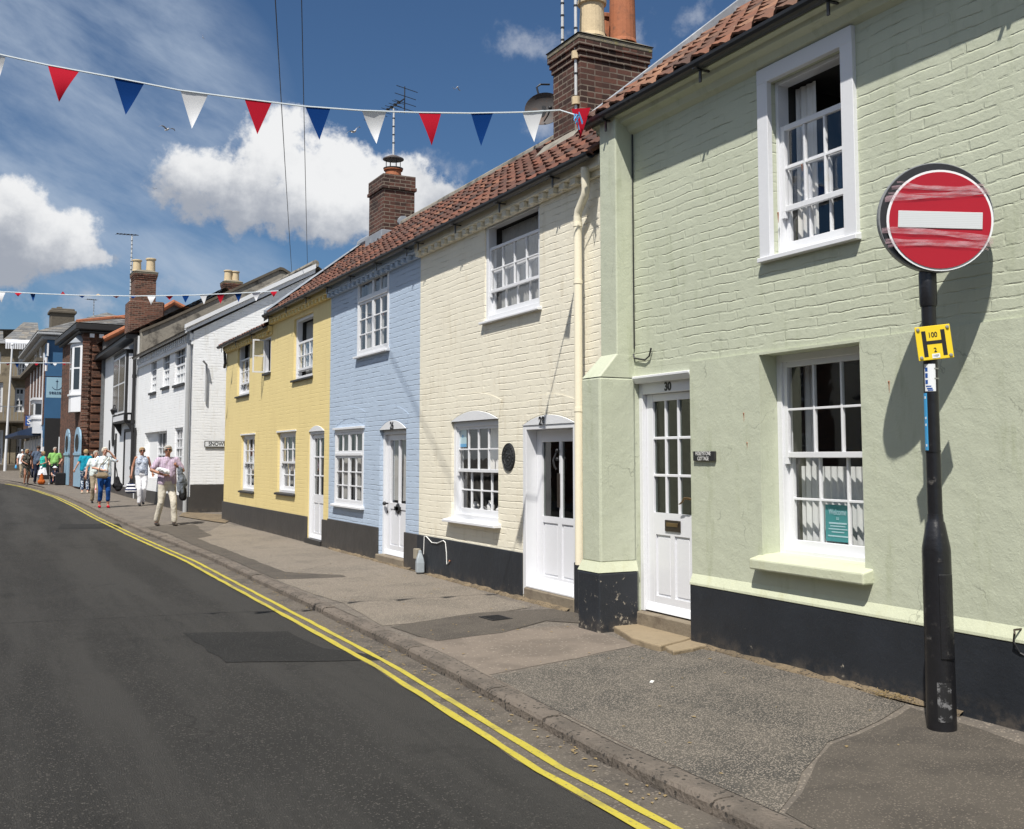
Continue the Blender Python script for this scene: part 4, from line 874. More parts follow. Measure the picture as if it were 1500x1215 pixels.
# small casement thrown open
x0, x1, z0, z1 = y_sm; b = MB(); fw = .03
b.box(x0, x0+fw, 0, .08, z0, z1); b.box(x1-fw, x1, 0, .08, z0, z1); b.box(x0, x1, .001, .08, z1-fw, z1); b.box(x0, x1, .001, .08, z0, z0+fw); wo = b.obj('window', 'white_paint', H.root, 'small white casement window swung open')
room(H, wo, x0+fw, x1-fw, z0+fw, z1-fw, .081)
for sgn, xx in ((-1, x0+.01), (1, x1-.01)):
    sb, gb = MB(), MB(); wl_ = (x1-x0)/2; light(sb, gb, 0, wl_, z0+.02, z1-.02, 0, 1, 2, st=.03, bar=.02, d=.03)
    ang = -math.radians(92) if sgn < 0 else math.radians(180+60)
    Mx = Matrix.Translation((xx, -.005, 0)) @ Matrix.Rotation(ang, 4, 'Z')
    if sgn < 0: sb.obj('casement', 'white_paint', wo, xf=Mx); gb.obj('pane', 'glass', wo, xf=Mx)
sb = MB(); sb.box(x0-.03, x1+.03, -.05, .02, z0-.05, z0); sb.obj('sill', 'sill_black', wo)
b = MB(); b.box(y_lr[0]-.05, y_lr[1]+.05, -.02, 0, y_lr[3]+.0, y_lr[3]+.03); b.box(y_ll[0]-.05, y_ll[1]+.05, -.02, 0, y_ll[3], y_ll[3]+.03); b.obj('drip_board', 'white_board', H.root)
arch_board(H, y_d[0], y_d[1], y_d[3], .10, -.012, .08)
do, q = door(H, y_d, .06, glass=(.12, .88, .42, .96), cols=2, rows=3, panels=[(.16, .46, .06, .34), (.54, .84, .06, .34)], label='white door with six panes and two lower panels', fw=.05)
b = MB(); b.box(y_d[0]-.02, y_d[1]+.02, -.06, .08, -.1, .088); b.obj('doorstep', 'sill_black', H.root)
eaves(H, H.W, IT, 'yellow_brick', xs_); eaves(H, xs_, YL, 'yellow_brick', 0.0)
roof(H, H.W-xs_, xs_, 37); gutter(H, xs_, H.W, EY-.035, EZ-.01, .058, step=1.4)
# lead-dressed verge at the step in the roof and along the ridge to the chimney
b = MB(); E0, E1 = (EY, EZ), (EY+RUN, EZ+RISE)
b.add([(xs_-.02, EY-.04, EZ-.14), (xs_+.26, EY-.04, EZ+.06), (xs_+.26, E1[0], E1[1]+.10), (xs_-.02, E1[0], E1[1]+.12), (xs_-.02, EY-.04, EZ+.10), (xs_-.02, E1[0], E1[1]-.2)], [(4, 1, 2, 3), (0, 4, 3, 5), (0, 1, 4)])
b.obj('verge_flashing', 'lead', H.root)
b = MB(); b.tube([(xs_, E1[0], E1[1]+.05), (H.W-1.55, E1[0], E1[1]+.05)], .12, 10); b.obj('ridge_flashing', 'lead', H.root)
b = MB(); pantiles('lower_roof', H.root, 'pantile', xs_+.12, -.12, EY, YL+.09, .9, .42, seed=4)
b = MB(); b.add([(-.12, .45, YL+.36), (xs_, .45, YL+.36), (xs_, 1.3, YL+.52), (-.12, 1.3, YL+.52), (-.12, 4.2, YL+.1), (xs_, 4.2, YL+.1)], [(0, 1, 2, 3), (3, 2, 5, 4)]); b.obj('lead_flat', 'lead', H.root)
gutter(H, -.12, xs_, EY-.03, YL+.07, .055, step=1.6)
b = MB(); b.tube([(.10, -.07, YL-.05), (.10, -.05, YL-.35)], .035, 8); b.tube([(.10, -.05, YL-.35), (.02, -.05, YL-.45)], .035, 8); b.obj('hopper', 'black_gutter', H.root)

# ------------------------------------------------------------------ chimneys
def chimney(H, x0, x1, y0, y1, z0, z1, mat, pots, cap='brick', name='chimney', label=None, flash=True):
    cb = MB(); cb.box(x0, x1, y0, y1, z0, z1)
    if cap == 'brick':
        cb.box(x0-.035, x1+.035, y0-.035, y1+.035, z1-.28, z1-.21); cb.box(x0-.015, x1+.015, y0-.015, y1+.015, z1-.21, z1+.02)
    else:
        for k, e in enumerate((.02, .04, .06)): cb.box(x0-e, x1+e, y0-e, y1+e, z1-.30+k*.075, z1-.30+(k+1)*.075)
    co_ = cb.obj(name, mat, H.root, label, bevel=.006)
    if cap != 'brick':
        b = MB(); b.box(x0-.065, x1+.065, y0-.065, y1+.065, z1-.075, z1); b.add([(x0-.08, y0-.08, z1), (x1+.08, y0-.08, z1), (x1+.08, y1+.08, z1), (x0-.08, y1+.08, z1), (x0+.1, y0+.1, z1+.10), (x1-.1, y0+.1, z1+.10), (x1-.1, y1-.1, z1+.10), (x0+.1, y1-.1, z1+.10)], [(0, 1, 5, 4), (1, 2, 6, 5), (2, 3, 7, 6), (3, 0, 4, 7), (4, 5, 6, 7)])
        b.obj('cap', 'stone_cap', co_, bevel=.012)
    for (px_, py2, r, h, pm, cowl) in pots:
        b = MB(); zt = z1+(.08 if cap != 'brick' else .0); prof = [(r*1.08, 0), (r, .05), (r*.93, h*.8), (r*.93, h*.86), (r*1.12, h*.88), (r*1.14, h*.97), (r, h), (r*.8, h), (r*.8, h*.7)]
        b.lathe(prof, c=(px_, py2, zt), n=20); po = b.obj('pot', pm, co_, smooth=False)
        if cowl:
            b = MB(); b.lathe([(r*1.15, 0), (r*1.2, .02), (r*.8, .03)], c=(px_, py2, zt+h), n=20); b.lathe([(r*1.25, .20), (r*1.25, .22), (r*.5, .28), (.02, .30)], c=(px_, py2, zt+h), n=20)
            for i in range(8): a = i*math.pi/4; b.tube([(px_+r*.9*math.cos(a), py2+r*.9*math.sin(a), zt+h), (px_+r*.9*math.cos(a), py2+r*.9*math.sin(a), zt+h+.21)], .006, 5)
            b.obj('cowl', 'rust_dish', po)
    return co_
# stack between the blue and yellow cottages
lx = lambda s: 26.32-s
P1 = yh.loc(aty(564, 251, 19.2)); P2 = yh.loc(aty(606, 257, 19.2))
chimney(yh, lx(20.05), lx(19.2), 1.52, 2.18, 5.2, 7.12, 'dark_brick', [(lx(19.55), 1.85, .17, .22, 'pot_red', True)], label='tall dark brick chimney with one cowled pot')
b = MB(); b.box(lx(20.1), lx(19.12), 1.46, 2.25, 5.70, 6.0); b.obj('chimney_flashing', 'lead', yh.root, bevel=.01)
# stack of the cream cottage by the green one
lx2 = lambda s: 13.41-s
ca = chimney(ih, lx2(11.92), lx2(11.2), 1.29, 2.30, 4.9, 6.95, 'dark_brick', [(lx2(11.42), 1.60, .17, .52, 'pot_buff', False), (lx2(11.75), 1.98, .155, .50, 'pot_red', False), (lx2(11.40), 2.06, .18, .80, 'pot_red', False)], cap='stone', label='wide dark brick chimney with lichened cap and pots')
b = MB(); b.add([(lx2(12.1), 1.02, 5.46), (lx2(11.1), 1.02, 5.46), (lx2(11.1), 1.245, 5.72), (lx2(12.1), 1.245, 5.72)], [(0, 1, 2, 3)]); b.box(lx2(11.2), lx2(11.17), 1.2, 2.3, 5.5, 5.95); b.obj('chimney_flashing', 'cement', ih.root)
# aerials
def aerial(base, h, label, yaw, n_el=9, L=1.1, el=.34, r=.02, double=False, grp=None, arr=True, boomup=.0):
    t = empty('tv_aerial', base, yaw, label, 'tv aerial', grp)
    b = MB(); b.tube([(0, 0, 0), (0, 0, h)], r, 8); b.obj('mast', 'alu', t, smooth=True)
    b = MB(); z = .3
    while z < h-.1: b.tube([(0, 0, z), (0, 0, z+.02)], r*1.35, 8); z += .17
    b.obj('tape_wrap', 'black_iron', t)
    b = MB(); b.tube([(-L*.7, 0, h-.02-boomup), (L*.3, 0, h+.05+boomup)], .014, 6)
    b.obj('boom', 'black_iron', t)
    b = MB()
    for i in range(n_el):
        f = i/(n_el-1); x = -L*.68+L*.82*f; zz = h-.02-boomup+(.07+2*boomup)*(f*.82); b.tube([(x, -el*.5, zz), (x, el*.5, zz)], .006, 5)
        b.box(x-.02, x+.02, -.03, .03, zz-.02, zz+.03)
    b.obj('director', 'steel' if n_el > 10 else 'black_iron', t)
    if arr:
        b = MB()
        for k in range(4):
            zz = h+.02+boomup+(k-1.5)*.14; xx = L*.3+abs(k-1.5)*.05; b.tube([(xx, -.28, zz), (xx, .28, zz)], .007, 5)
        b.tube([(L*.3, 0, h-.25+boomup), (L*.3, 0, h+.30+boomup)], .012, 5); b.obj('reflector', 'black_iron', t)
    return t
q = yh.world(lx(19.55), 1.85, 7.58); aerial(q, 1.02, 'tv aerial on the tall mast above the cowled chimney pot', math.radians(-70), boomup=.08)
q = aty(824, 60, 11.9); aerial((q[0], q[1], 6.0), 2.75, 'tv aerial left of the three pot chimney, its boom full of short rods', math.radians(-35), n_el=16, L=1.3, el=.25, boomup=.15)
q = aty(842, 30, 11.3); b = MB(); b.tube([(0, 0, 0), (0, 0, 2.8)], .02, 8); t = b.obj('mast', 'alu', None, smooth=True); t.location = (q[0], q[1]-.02, 5.95); tag(t, 'bare pale metal mast strapped beside the near chimney pots', 'mast')
for z_, nm in ((.7, 0), (.1, 0)):
    b = MB(); b.tube([(0, 0, z_), (0, 0, z_+.10)], .055, 10); b.obj('clamp', 'pot_buff', t)
b = MB(); z = .2
while z < 2.7: b.tube([(0, 0, z), (0, 0, z+.02)], .027, 8); z += .3
b.obj('tape_wrap', 'black_iron', t)
# satellite dish
q = aty(797, 160, 12.35); t = empty('satellite_dish', tuple(q), math.radians(-28), 'weathered grey satellite dish fixed on the side of the near chimney', 'satellite dish')
b = MB(); R = .27; prof = [(.001, .05), (R*.5, .037), (R*.8, .015), (R, -.02), (R*1.01, -.015), (R*.8, .025), (R*.5, .047), (.001, .06)]
Mx = Matrix.Rotation(math.radians(-12), 4, 'Z') @ Matrix.Diagonal((1.0, 1, .84, 1)); b.lathe(prof, n=32, ax=1); b.obj('reflector', 'rust_dish', t, smooth=True, xf=Mx)
b = MB(); b.box(-.03, .03, .04, .10, -.10, .06); b.tube([(0, .09, -.02), (.10, .25, -.03), (.38, .35, -.02)], .018, 8); b.tube([(-.02, .08, .0), (-.10, .12, .35), (-.05, .14, .40), (.08, .2, .42)], .014, 8); b.obj('bracket', 'black_iron', t)
b = MB(); b.tube([(0, -.02, -.18), (.05, -.22, -.16), (.08, -.28, -.10)], .010, 6); b.ball((.08, -.28, -.08), .03); b.obj('feed_arm', 'black_iron', t)

# ------------------------------------------------------------------ name slate, poster
H = gh
x0, z1 = H.p(1020.5, 662); x1, z0 = H.p(1052, 675); t = on_wall(H, 'name_slate', 'small black slate plate lettered with a cottage name right of door 30', 'name plate', (x0+x1)/2, (z0+z1)/2, -.017)
hw, hh = (x1-x0)/2, (z1-z0)/2+.003; b = MB(); b.box(-hw, hw, -.022, 0, -hh, hh); b.obj('plate', 'blackboard', t, bevel=.003)
facetext('HOLEYSTONE', .045, 'letter_white', t, -.005, -.0235, .020, sx=.72, depth=.0006); facetext('COTTAGE', .045, 'letter_white', t, -.005, -.0235, -.022, sx=.72, depth=.0006)
x0, z1 = H.p(1207, 739, .24); x1, z0 = H.p(1245, 796, .24); t = on_wall(H, 'window_poster', 'teal notice with white script in the bottom pane of the green cottage window', 'poster', x0, z0, .252)
W_, H_ = x1-x0, z1-z0; b = MB(); b.box(0, W_, -.001, .001, 0, H_); b.obj('sheet', 'teal_poster', t)
b = MB()
for k, (f, wd, th) in enumerate([(.50, .7, .006), (.42, .6, .004), (.34, .75, .004), (.26, .5, .004), (.15, .8, .005)]): b.box(W_/2-W_*wd/2, W_/2+W_*wd/2, -.003, -.0015, H_*f-th, H_*f+th)
b.obj('lettering', 'poster_pale', t); facetext('Welcome', .062, 'poster_pale', t, W_/2, -.003, H_*.80, sx=.72, depth=.0005); facetext('to', .04, 'poster_pale', t, W_/2, -.003, H_*.64, sx=.8, depth=.0005)

# ------------------------------------------------------------------ no entry sign on pole
pb = atz(1380, 1072, -.02); yaw = math.radians(-34)
t = empty('road_sign', (pb[0], pb[1], -.02), yaw, 'red and white no entry sign on black pole with wrapped tape, by the green wall', 'road sign')
b = MB(); b.lathe([(.082, 0), (.082, .06), (.080, 1.02), (.078, 1.05), (.052, 1.19), (.046, 1.20), (.044, 1.24)], n=28); pst = b.obj('base', 'pole_paint', t, smooth=True)
b = MB(); b.lathe([(.042, 1.2), (.041, 2.62)], n=24); b.lathe([(.045, 1.90-.3), (.045, 1.91-.3)], n=24); pl = b.obj('pole', 'pole_paint', t, smooth=True)
b = MB(); b.lathe([(.046, 2.46), (.050, 2.48), (.050, 2.66), (.043, 2.68)], n=24); b.obj('collar', 'pole_paint', pl, smooth=True)
dx = .035                                        # hatch on the base
n_ = 8; prf = [(.089*math.sin(math.radians(a)), -.089*math.cos(math.radians(a))) for a in range(-10, 62, 9)]; prf2 = [(x*.9, y*.9) for x, y in prf][::-1]
b = MB(); b.prism(prf+prf2, 2, .42, .90); b.obj('hatch', 'pole_paint', t, bevel=.004)
prf = [(.0835*math.sin(math.radians(a)), -.0835*math.cos(math.radians(a))) for a in range(-28, 30, 8)]; prf2 = [(x*.98, y*.98) for x, y in prf][::-1]
m_, g_ = newmat('torn_sticker'); f_ = g_.ramp(g_.noise(g_.co, 16, 6, .75), .42, .50); g_.put(g_.b.inputs['Base Color'], g_.mix(f_, (.17, .17, .175), (.015, .015, .016))); g_.b.inputs['Roughness'].default_value = .5
b = MB(); b.prism(prf+prf2, 2, .07, .29); b.obj('sticker_remains', 'torn_sticker', t)
hc = 2.965; R = .300
b = MB(); b.lathe([(.001, 0), (R+.026, 0), (R+.029, .004), (R+.029, .050), (R+.024, .052), (R+.024, .012), (.001, .012)], c=(.045, -.052, hc+.020), n=56, ax=1); ho = b.obj('housing', 'plastic_grey', t, bevel=0)
b = MB(); b.lathe([(.001, 0), (R+.020, 0), (R+.020, .006), (.001, .006)], c=(.045, -.062, hc+.020), n=56, ax=1); b.obj('recess', 'black_iron', ho)
b = MB(); b.lathe([(.001, 0), (R+.002, 0), (R+.002, .006), (.001, .006)], c=(.058, -.082, hc-.006), n=56, ax=1); b.obj('sign_face', 'sign_white', t)
b = MB(); b.lathe([(.001, 0), (R-.012, 0), (R-.012, .004), (.001, .004)], c=(.058, -.0875, hc-.006), n=56, ax=1); b.obj('red_disc', 'sign_red', t)
b = MB(); wb_, hb_ = .238, .050; b.box(-wb_, wb_, -.093, -.0878, -hb_, hb_); m_, g_ = newmat('bar_white'); x, y, z = g_.xyz(g_.co); g_.put(g_.b.inputs['Base Color'], g_.mix(g_.m('MULTIPLY', g_.m('GREATER_THAN', g_.m('FRACT', g_.m('MULTIPLY', z, 75.0)), .72), .35), (.56, .58, .60), (.42, .46, .44)))
g_.b.inputs['Roughness'].default_value = .35
b.obj('white_bar', 'bar_white', t, bevel=.012, seg=3, xf=Matrix.Translation((.058, 0, hc-.006)) @ Matrix.Rotation(math.radians(3.2), 4, 'Y'))
# clear tape wound round the disc (translucent)
m_ = bpy.data.materials.new('clear_tape'); m_.use_nodes = True; m_.node_tree.nodes.clear(); g_ = G(m_.node_tree); MATS['clear_tape'] = m_
tr = g_.n('ShaderNodeBsdfTransparent'); pr_ = g_.n('ShaderNodeBsdfPrincipled'); g_.put(pr_.inputs['Base Color'], (.62, .42, .46)); pr_.inputs['Roughness'].default_value = .25
mx = g_.n('ShaderNodeMixShader'); g_.l(g_.m('ADD', g_.m('MULTIPLY', g_.ramp(g_.noise(g_.vmul(g_.n('ShaderNodeTexCoord').outputs['Object'], (1, 1, 5)), 9, 4, .6), .30, .75), .50), .10), mx.inputs[0]); g_.l(tr.outputs[0], mx.inputs[1]); g_.l(pr_.outputs[0], mx.inputs[2]); g_.l(mx.outputs[0], g_.n('ShaderNodeOutputMaterial').inputs[0])
bands = [(.200, .165, .028, .000), (.170, .150, .012, -.03), (.130, .172, .030, -.012), (.148, .138, .010, .008), (-.055, -.135, .040, .01), (-.120, -.155, .034, -.006), (-.150, -.185, .018, .012), (.235, .20, .014, -.035)]
b = MB()
for (zl, zr, hw_, sag) in bands:
    k = len(b.v); N_ = 14
    for i in range(N_+1):
        f = i/N_; zz = zl+(zr-zl)*f+sag*math.sin(math.pi*f); half = math.sqrt(max(.01, (R+.03)**2-zz**2)); xx = -half+2*half*f
        yy = -.0845-.004*math.sin(f*9+zl*30)*.5
        if i == 0 or i == N_: yy = -.05
        wq = hw_*(.6+.4*abs(math.cos(f*5+zl*20)))*.5
        b.v.append((xx+.058, yy-.012, hc+zz-wq)); b.v.append((xx+.058, yy-.013, hc+zz+wq))
        if i: b.f.append((k+2*i-2, k+2*i, k+2*i+1, k+2*i-1))
b.obj('wrapped_tape', 'clear_tape', t)
# yellow hydrant plate
pc = 2.24; t2 = empty('hydrant_sign', tuple(Vector((pb[0], pb[1], pc-.02)) + Matrix.Rotation(yaw, 3, 'Z') @ Vector((.012, -.048, 0))), yaw, 'square yellow hydrant plate with black letter H strapped to the sign pole', 'sign')
Ry = Matrix.Rotation(math.radians(-6), 4, 'Y').inverted(); Ry = Matrix.Rotation(math.radians(-6), 4, 'Y')
hs = .100; b = MB(); b.box(-hs, hs, -.006, 0, -hs, hs); b.obj('plate', 'sign_yellow', t2, bevel=.010, seg=3, xf=Ry)
b = MB(); b.box(-.066, -.042, -.0075, -.0062, -.080, .072); b.box(.042, .066, -.0075, -.0062, -.080, .072); b.box(-.042, .042, -.0074, -.0062, -.008, .012); b.obj('letter', 'letter_black', t2, xf=Ry)
def rtext(body, size, mat, x, z, **k):
    M = Ry @ Matrix.Translation((x, -.0075, z)) @ Matrix.Rotation(math.pi/2, 4, 'X'); return text(body, size, mat, t2, M, depth=.0005, **k)
rtext('100', .042, 'letter_black', -.004, .045, sx=.85, fat=.0006); rtext('2', .036, 'letter_black', .0, -.045, fat=.0006)
b = MB(); b.box(-.022, .022, -.0078, -.0062, -.092, -.066); b.obj('label', 'sign_white', t2, xf=Ry); M = Ry @ Matrix.Translation((0, -.0082, -.079)) @ Matrix.Rotation(math.pi/2, 4, 'X'); text('HSP', .018, 'letter_black', t2, M, depth=.0003)
for sx_, sz_ in ((-1, 1), (1, 1), (-1, -1), (1, -1)): b = MB(); b.lathe([(.011, 0), (.009, -.008), (.001, -.009)], c=(sx_*.083, -.006, sz_*.083), n=10, ax=1); b.obj('bolt', 'steel', t2, xf=Ry)
# small white reference plate below, blue strip
def wrap(name, mat, a0, a1, z0, z1, r, par, label=None):
    p1 = [(r*math.sin(math.radians(a)), -r*math.cos(math.radians(a))) for a in np.linspace(a0, a1, 9)]; p2 = [(x*.96, y*.96) for x, y in p1][::-1]
    b = MB(); b.prism(p1+p2, 2, z0, z1); return b.obj(name, mat, par, label)
t3 = empty('pole_plate', (pb[0], pb[1], -.02), yaw, 'small white curved reference plate with blue marks below the hydrant plate', 'plate')
wrap('plate', 'sign_white', -62, 22, 1.955, 2.115, .0445, t3)
for a_, z_, hh_ in ((-42, 2.085, .014), (-42, 2.050, .016), (-42, 2.012, .014), (-38, 1.985, .004), (-30, 1.972, .005), (-25, 1.962, .004)): wrap('mark', 'sign_navy', a_-14, a_+(6 if hh_ > .01 else 26), z_-hh_, z_+hh_*.7, .0452, t3)
for z_ in (2.088, 2.030): wrap('strap', 'steel', 12, 80, z_-.004, z_+.004, .0455, t3)
t4 = empty('parking_strip', (pb[0], pb[1], -.02), yaw, 'narrow blue plate edge running down the left side of the sign pole', 'plate')
wrap('strip', 'poster_blue', -85, -48, 1.61, 1.945, .0445, t4)
b = MB()
for z_ in (1.92, 1.80, 1.76, 1.64): wrap('mark', 'sign_white', -72, -58, z_-.008, z_+.006, .0452, t4)
# hook and wire at right edge
q = atx(1491, 925, 5.32); t = empty('wall_hook', tuple(q), gh.rz, 'small rusty hook with a black cable on the green wall at the far right', 'hook')
b = MB(); b.tube([(0, .04, .01), (0, -.03, .01), (.01, -.04, -.01), (0, -.03, -.02)], .006, 6); b.obj('hook', 'bronze_dark', t); b = MB(); b.tube([(0, -.03, -.01), (-.015, -.02, -.06), (.01, 0, -.12), (.10, .02, -.16), (.5, .03, -.18)], .006, 6); b.obj('cable', 'black_iron', t)

# drain cover
q = atz(726, 907, -.02); b = MB(); b.box(-.11, .11, -.14, .14, -.02, .004)
for i in range(7): b.box(-.09, .09, -.12+i*.036, -.105+i*.036, .004, .008)
o = b.obj('drain_cover', 'black_iron'); o.location = (q[0], q[1], pz(q[0], q[1])+.008); o.rotation_euler = (0, 0, .05); tag(o, 'small black iron cover set in the pavement before the cream cottage', 'drain cover')
# bits of litter and straw
for i, (x, y, nm) in enumerate([(1432, 1040, 0), (1300, 1020, 1)]):
    q = atz(x if i else 1318, y if i else 1026, 0.01); b = MB(); r_ = random.Random(i)
    for k in range(40):
        a = r_.uniform(0, 6.28); d = r_.uniform(0, .08); p0 = Vector((d*math.cos(a)*2.2, d*math.sin(a), r_.uniform(0, .02))); p1 = p0+Vector((r_.uniform(-.04, .04), r_.uniform(-.04, .04), r_.uniform(0, .02))); b.tube([p0, p1], .0018, 4)
    o = b.obj('dry_grass', 'straw'); o.location = (q[0]-.02*i, q[1], .015); o.rotation_euler = (0, 0, 1.5)
    tag(o, ['tuft of dry grass at the wall foot left of the sign pole', 'thin tuft of dry grass further left along the black plinth'][i], 'dry grass', kind='stuff')
b = MB(); r_ = random.Random(5)
for k in range(260):
    s_ = r_.uniform(4.2, 16); d = kd(s_)-r_.uniform(.01, .30)**1.3 if k % 3 else kd(s_)+r_.uniform(.2, 2.0); z_ = rz_(0, s_) if k % 3 else pz(d, s_); z_ += .008; a = r_.uniform(0, 3.1); L = r_.uniform(.006, .020); W2 = L*.6
    b.quad((d-L*math.cos(a), s_-L*math.sin(a), z_), (d+W2*math.sin(a), s_-W2*math.cos(a), z_+.004), (d+L*math.cos(a), s_+L*math.sin(a), z_+.001), (d-W2*math.sin(a), s_+W2*math.cos(a), z_+.003))
tag(b.obj('leaf_litter', 'straw'), 'scattered dry leaf crumbs along kerb and pavement', 'leaf litter', kind='stuff')
b = MB(); q = atz(955, 996, 0); b.box(-.03, .03, -.012, .012, 0, .004); o = b.obj('paper_scrap', 'letter_white'); o.location = (q[0], q[1], pz(q[0], q[1])+.006); o.rotation_euler = (0, 0, .8); tag(o, 'tiny white paper scrap on the chipped paving', 'paper')

# ================================================================== further buildings
basic('far_glass', (.035, .042, .05), .12, .3, 1.0)
basic('white_render', (.74, .75, .76), .6, .05, 1.5, .003, 8, dirt=(.58, .57, .53), dthr=(.6, .8), ds=2)
def farwin(H, R, cols, rows, y=0.0, label=None, sill='sill_black', fw=.06, bar=.03, split=True, par=None, mat='white_paint', rec=.05, half=None):
    x0, x1, z0, z1 = R; b = MB(); y0 = y+rec
    b.box(x0, x0+fw, y0, y0+.08, z0, z1); b.box(x1-fw, x1, y0, y0+.08, z0, z1); b.box(x0+fw, x1-fw, y0+.001, y0+.08, z1-fw, z1); b.box(x0+fw, x1-fw, y0+.001, y0+.08, z0, z0+fw)
    X0, X1, Z0, Z1 = x0+fw, x1-fw, z0+fw, z1-fw
    for i in range(1, cols): xx = X0+(X1-X0)*i/cols; b.box(xx-bar/2, xx+bar/2, y0+.01, y0+.04, Z0, Z1)
    for j in range(1, rows): zz = Z0+(Z1-Z0)*j/rows; b.box(X0, X1, y0+.012, y0+.042, zz-bar/2, zz+bar/2)
    if split: zz = (Z0+Z1)/2; b.box(X0, X1, y0+.002, y0+.05, zz-.03, zz+.03)
    wo = b.obj('window', mat, par or H.root, label)
    g_ = MB(); g_.box(X0, X1, y0+.05, y0+.07, Z0, Z1); g_.obj('pane', 'far_glass', wo)
    if half: c_ = MB(); c_.box(X0, X1, y0+.044, y0+.049, Z0+(Z1-Z0)*half[0], Z0+(Z1-Z0)*half[1]); c_.obj('curtain', 'net', wo)
    if sill: s_ = MB(); s_.box(x0-.06, x1+.06, y-.06, y+.04, z0-.07, z0-.001); s_.obj('sill', sill, wo)
    return wo

# ---- white corner house
wh = House('corner_house', 'white painted brick house on the corner with street name plate on its gable', (5.08, 29.3), (4.80, 38.3), .06)
H = wh; WT = 4.92
w1 = H.rect((256.5, 509), (271.5, 503), (270.5, 560), (255.5, 566)); w2 = H.rect((239, 518.5), (249, 514), (248, 565), (238, 569)); w3 = H.rect((221, 530), (229.5, 527), (229, 573), (220.5, 577))
w4 = H.rect((255.5, 627), (267.5, 626.5), (267, 686), (255, 686)); w5 = H.rect((211, 633.5), (244, 632), (243.5, 700), (211, 700))
b = MB(); wall_open(b, 0, H.W, -.3, WT, 0, .25, [w1, w2, w3, w4, w5]); b.obj('wall', 'white_brick', H.root)
Gw = lambda x, y: H.loc(aty(x, y, 29.3))[1:]
ga = Gw(462, 399); sl_ = (ga[1]-WT-.05)/ga[0]
b = MB(); b.prism([(0.0, .0), (0, WT), (ga[0], WT+sl_*ga[0]), (2*ga[0], WT), (2*ga[0], .0)], 0, H.W-.25, H.W+.002); b.obj('gable_wall', 'white_brick', H.root)
b = MB(); b.prism([(.0, -.3), (0, .75), (7, .75), (7, -.3)], 0, H.W+.0, H.W+.03); b.box(0, H.W+.03, -.03, -.001, -.3, .42); b.obj('plinth', 'brown_plinth', H.root)
for nm, e0, e1, z_, mt in (('barge_board', -.14, .10, .0, 'white_board'), ('barge_moulding', -.14, .16, .13, 'white_board')):
    b = MB(); b.prism([(-.25, WT-.06+z_), (-.25, WT+.05+z_), (ga[0], WT+sl_*ga[0]+.16+z_), (ga[0], WT+sl_*ga[0]+.03+z_)], 0, H.W+.003, H.W+e1); b.obj(nm, mt, H.root)
EYw = -.30
flat_tiles('roof', H.root, 'brown_tile', [(0, EYw, WT-.02), (H.W+.12, EYw, WT-.02), (H.W+.12, ga[0], WT+sl_*ga[0]+.28), (0, ga[0], WT+sl_*ga[0]+.28)], 22, .28)
b = MB(); b.quad((0, ga[0], WT+sl_*ga[0]+.28), (H.W+.12, ga[0], WT+sl_*ga[0]+.28), (H.W+.12, 2*ga[0], WT), (0, 2*ga[0], WT)); b.tube([(0, ga[0], WT+sl_*ga[0]+.30), (H.W+.12, ga[0], WT+sl_*ga[0]+.30)], .11, 8); b.box(0, .02, .25, 2*ga[0], 0, WT); b.obj('roof_deck', 'cement', H.root)
gutter(H, 0.1, H.W+.06, -.13-.06, WT+.02, .07, mat='grey_gutter', brackets=False)
b = MB(); b.box(.1, H.W, -.06, -.001, WT-.35, WT-.24)
for i in range(int(H.W/.3)): b.box(.15+i*.3, .28+i*.3, -.10, -.001, WT-.24, WT-.05)
b.obj('dentil_course', 'white_brick', H.root)
b = MB(); b.tube([(H.W-.10, -.10, 0.0), (H.W-.10, -.10, WT-.0)], .06, 10); b.tube([(H.W+.25, .2, WT-.8), (H.W+.06, .35, WT-.9), (H.W+.05, .35, 3.0)], .03, 8); b.obj('downpipe', 'grey_gutter', H.root)
sash_lab = ['near', 'middle', 'far']
for R, nm in ((w1, 'white first floor sash window nearest the corner'), (w2, 'white first floor sash window in the middle'), (w3, 'white first floor sash window furthest from the corner')): farwin(H, R, 3, 4, 0, nm, half=(0, .5))
farwin(H, w4, 3, 4, 0, 'white ground floor sash window by the corner', sill=None); farwin(H, (w5[0]+(w5[1]-w5[0])*.4, w5[1], w5[2], w5[3]), 4, 3, .12, 'wide white shop window', sill=None)
b = MB(); b.box(w5[0], w5[0]+(w5[1]-w5[0])*.4, .15, .2, w5[2], w5[3]); b.obj('inner_wall', 'white_render', H.root)
# street name plate on the gable
q0, q1 = aty(299.5, 646, 29.28), aty(330, 655.5, 29.28)
t = empty('street_name_plate', tuple(q0), math.atan2(wh.uy[1], wh.uy[0]), 'white street name plate with black letters on the white gable', 'street sign'); pw = 1.15; ph = (q0[2]-q1[2])
b = MB(); b.box(0, pw, -.012, 0, -ph, 0); b.obj('plate', 'letter_black', t); b = MB(); b.box(.02, pw-.02, -.014, -.0121, -ph+.02, -.02); b.obj('face', 'sign_white', t)
facetext('SNOWDON RD', .15, 'letter_black', t, pw/2, -.016, -ph/2, sx=.88, depth=.001, fat=.003)
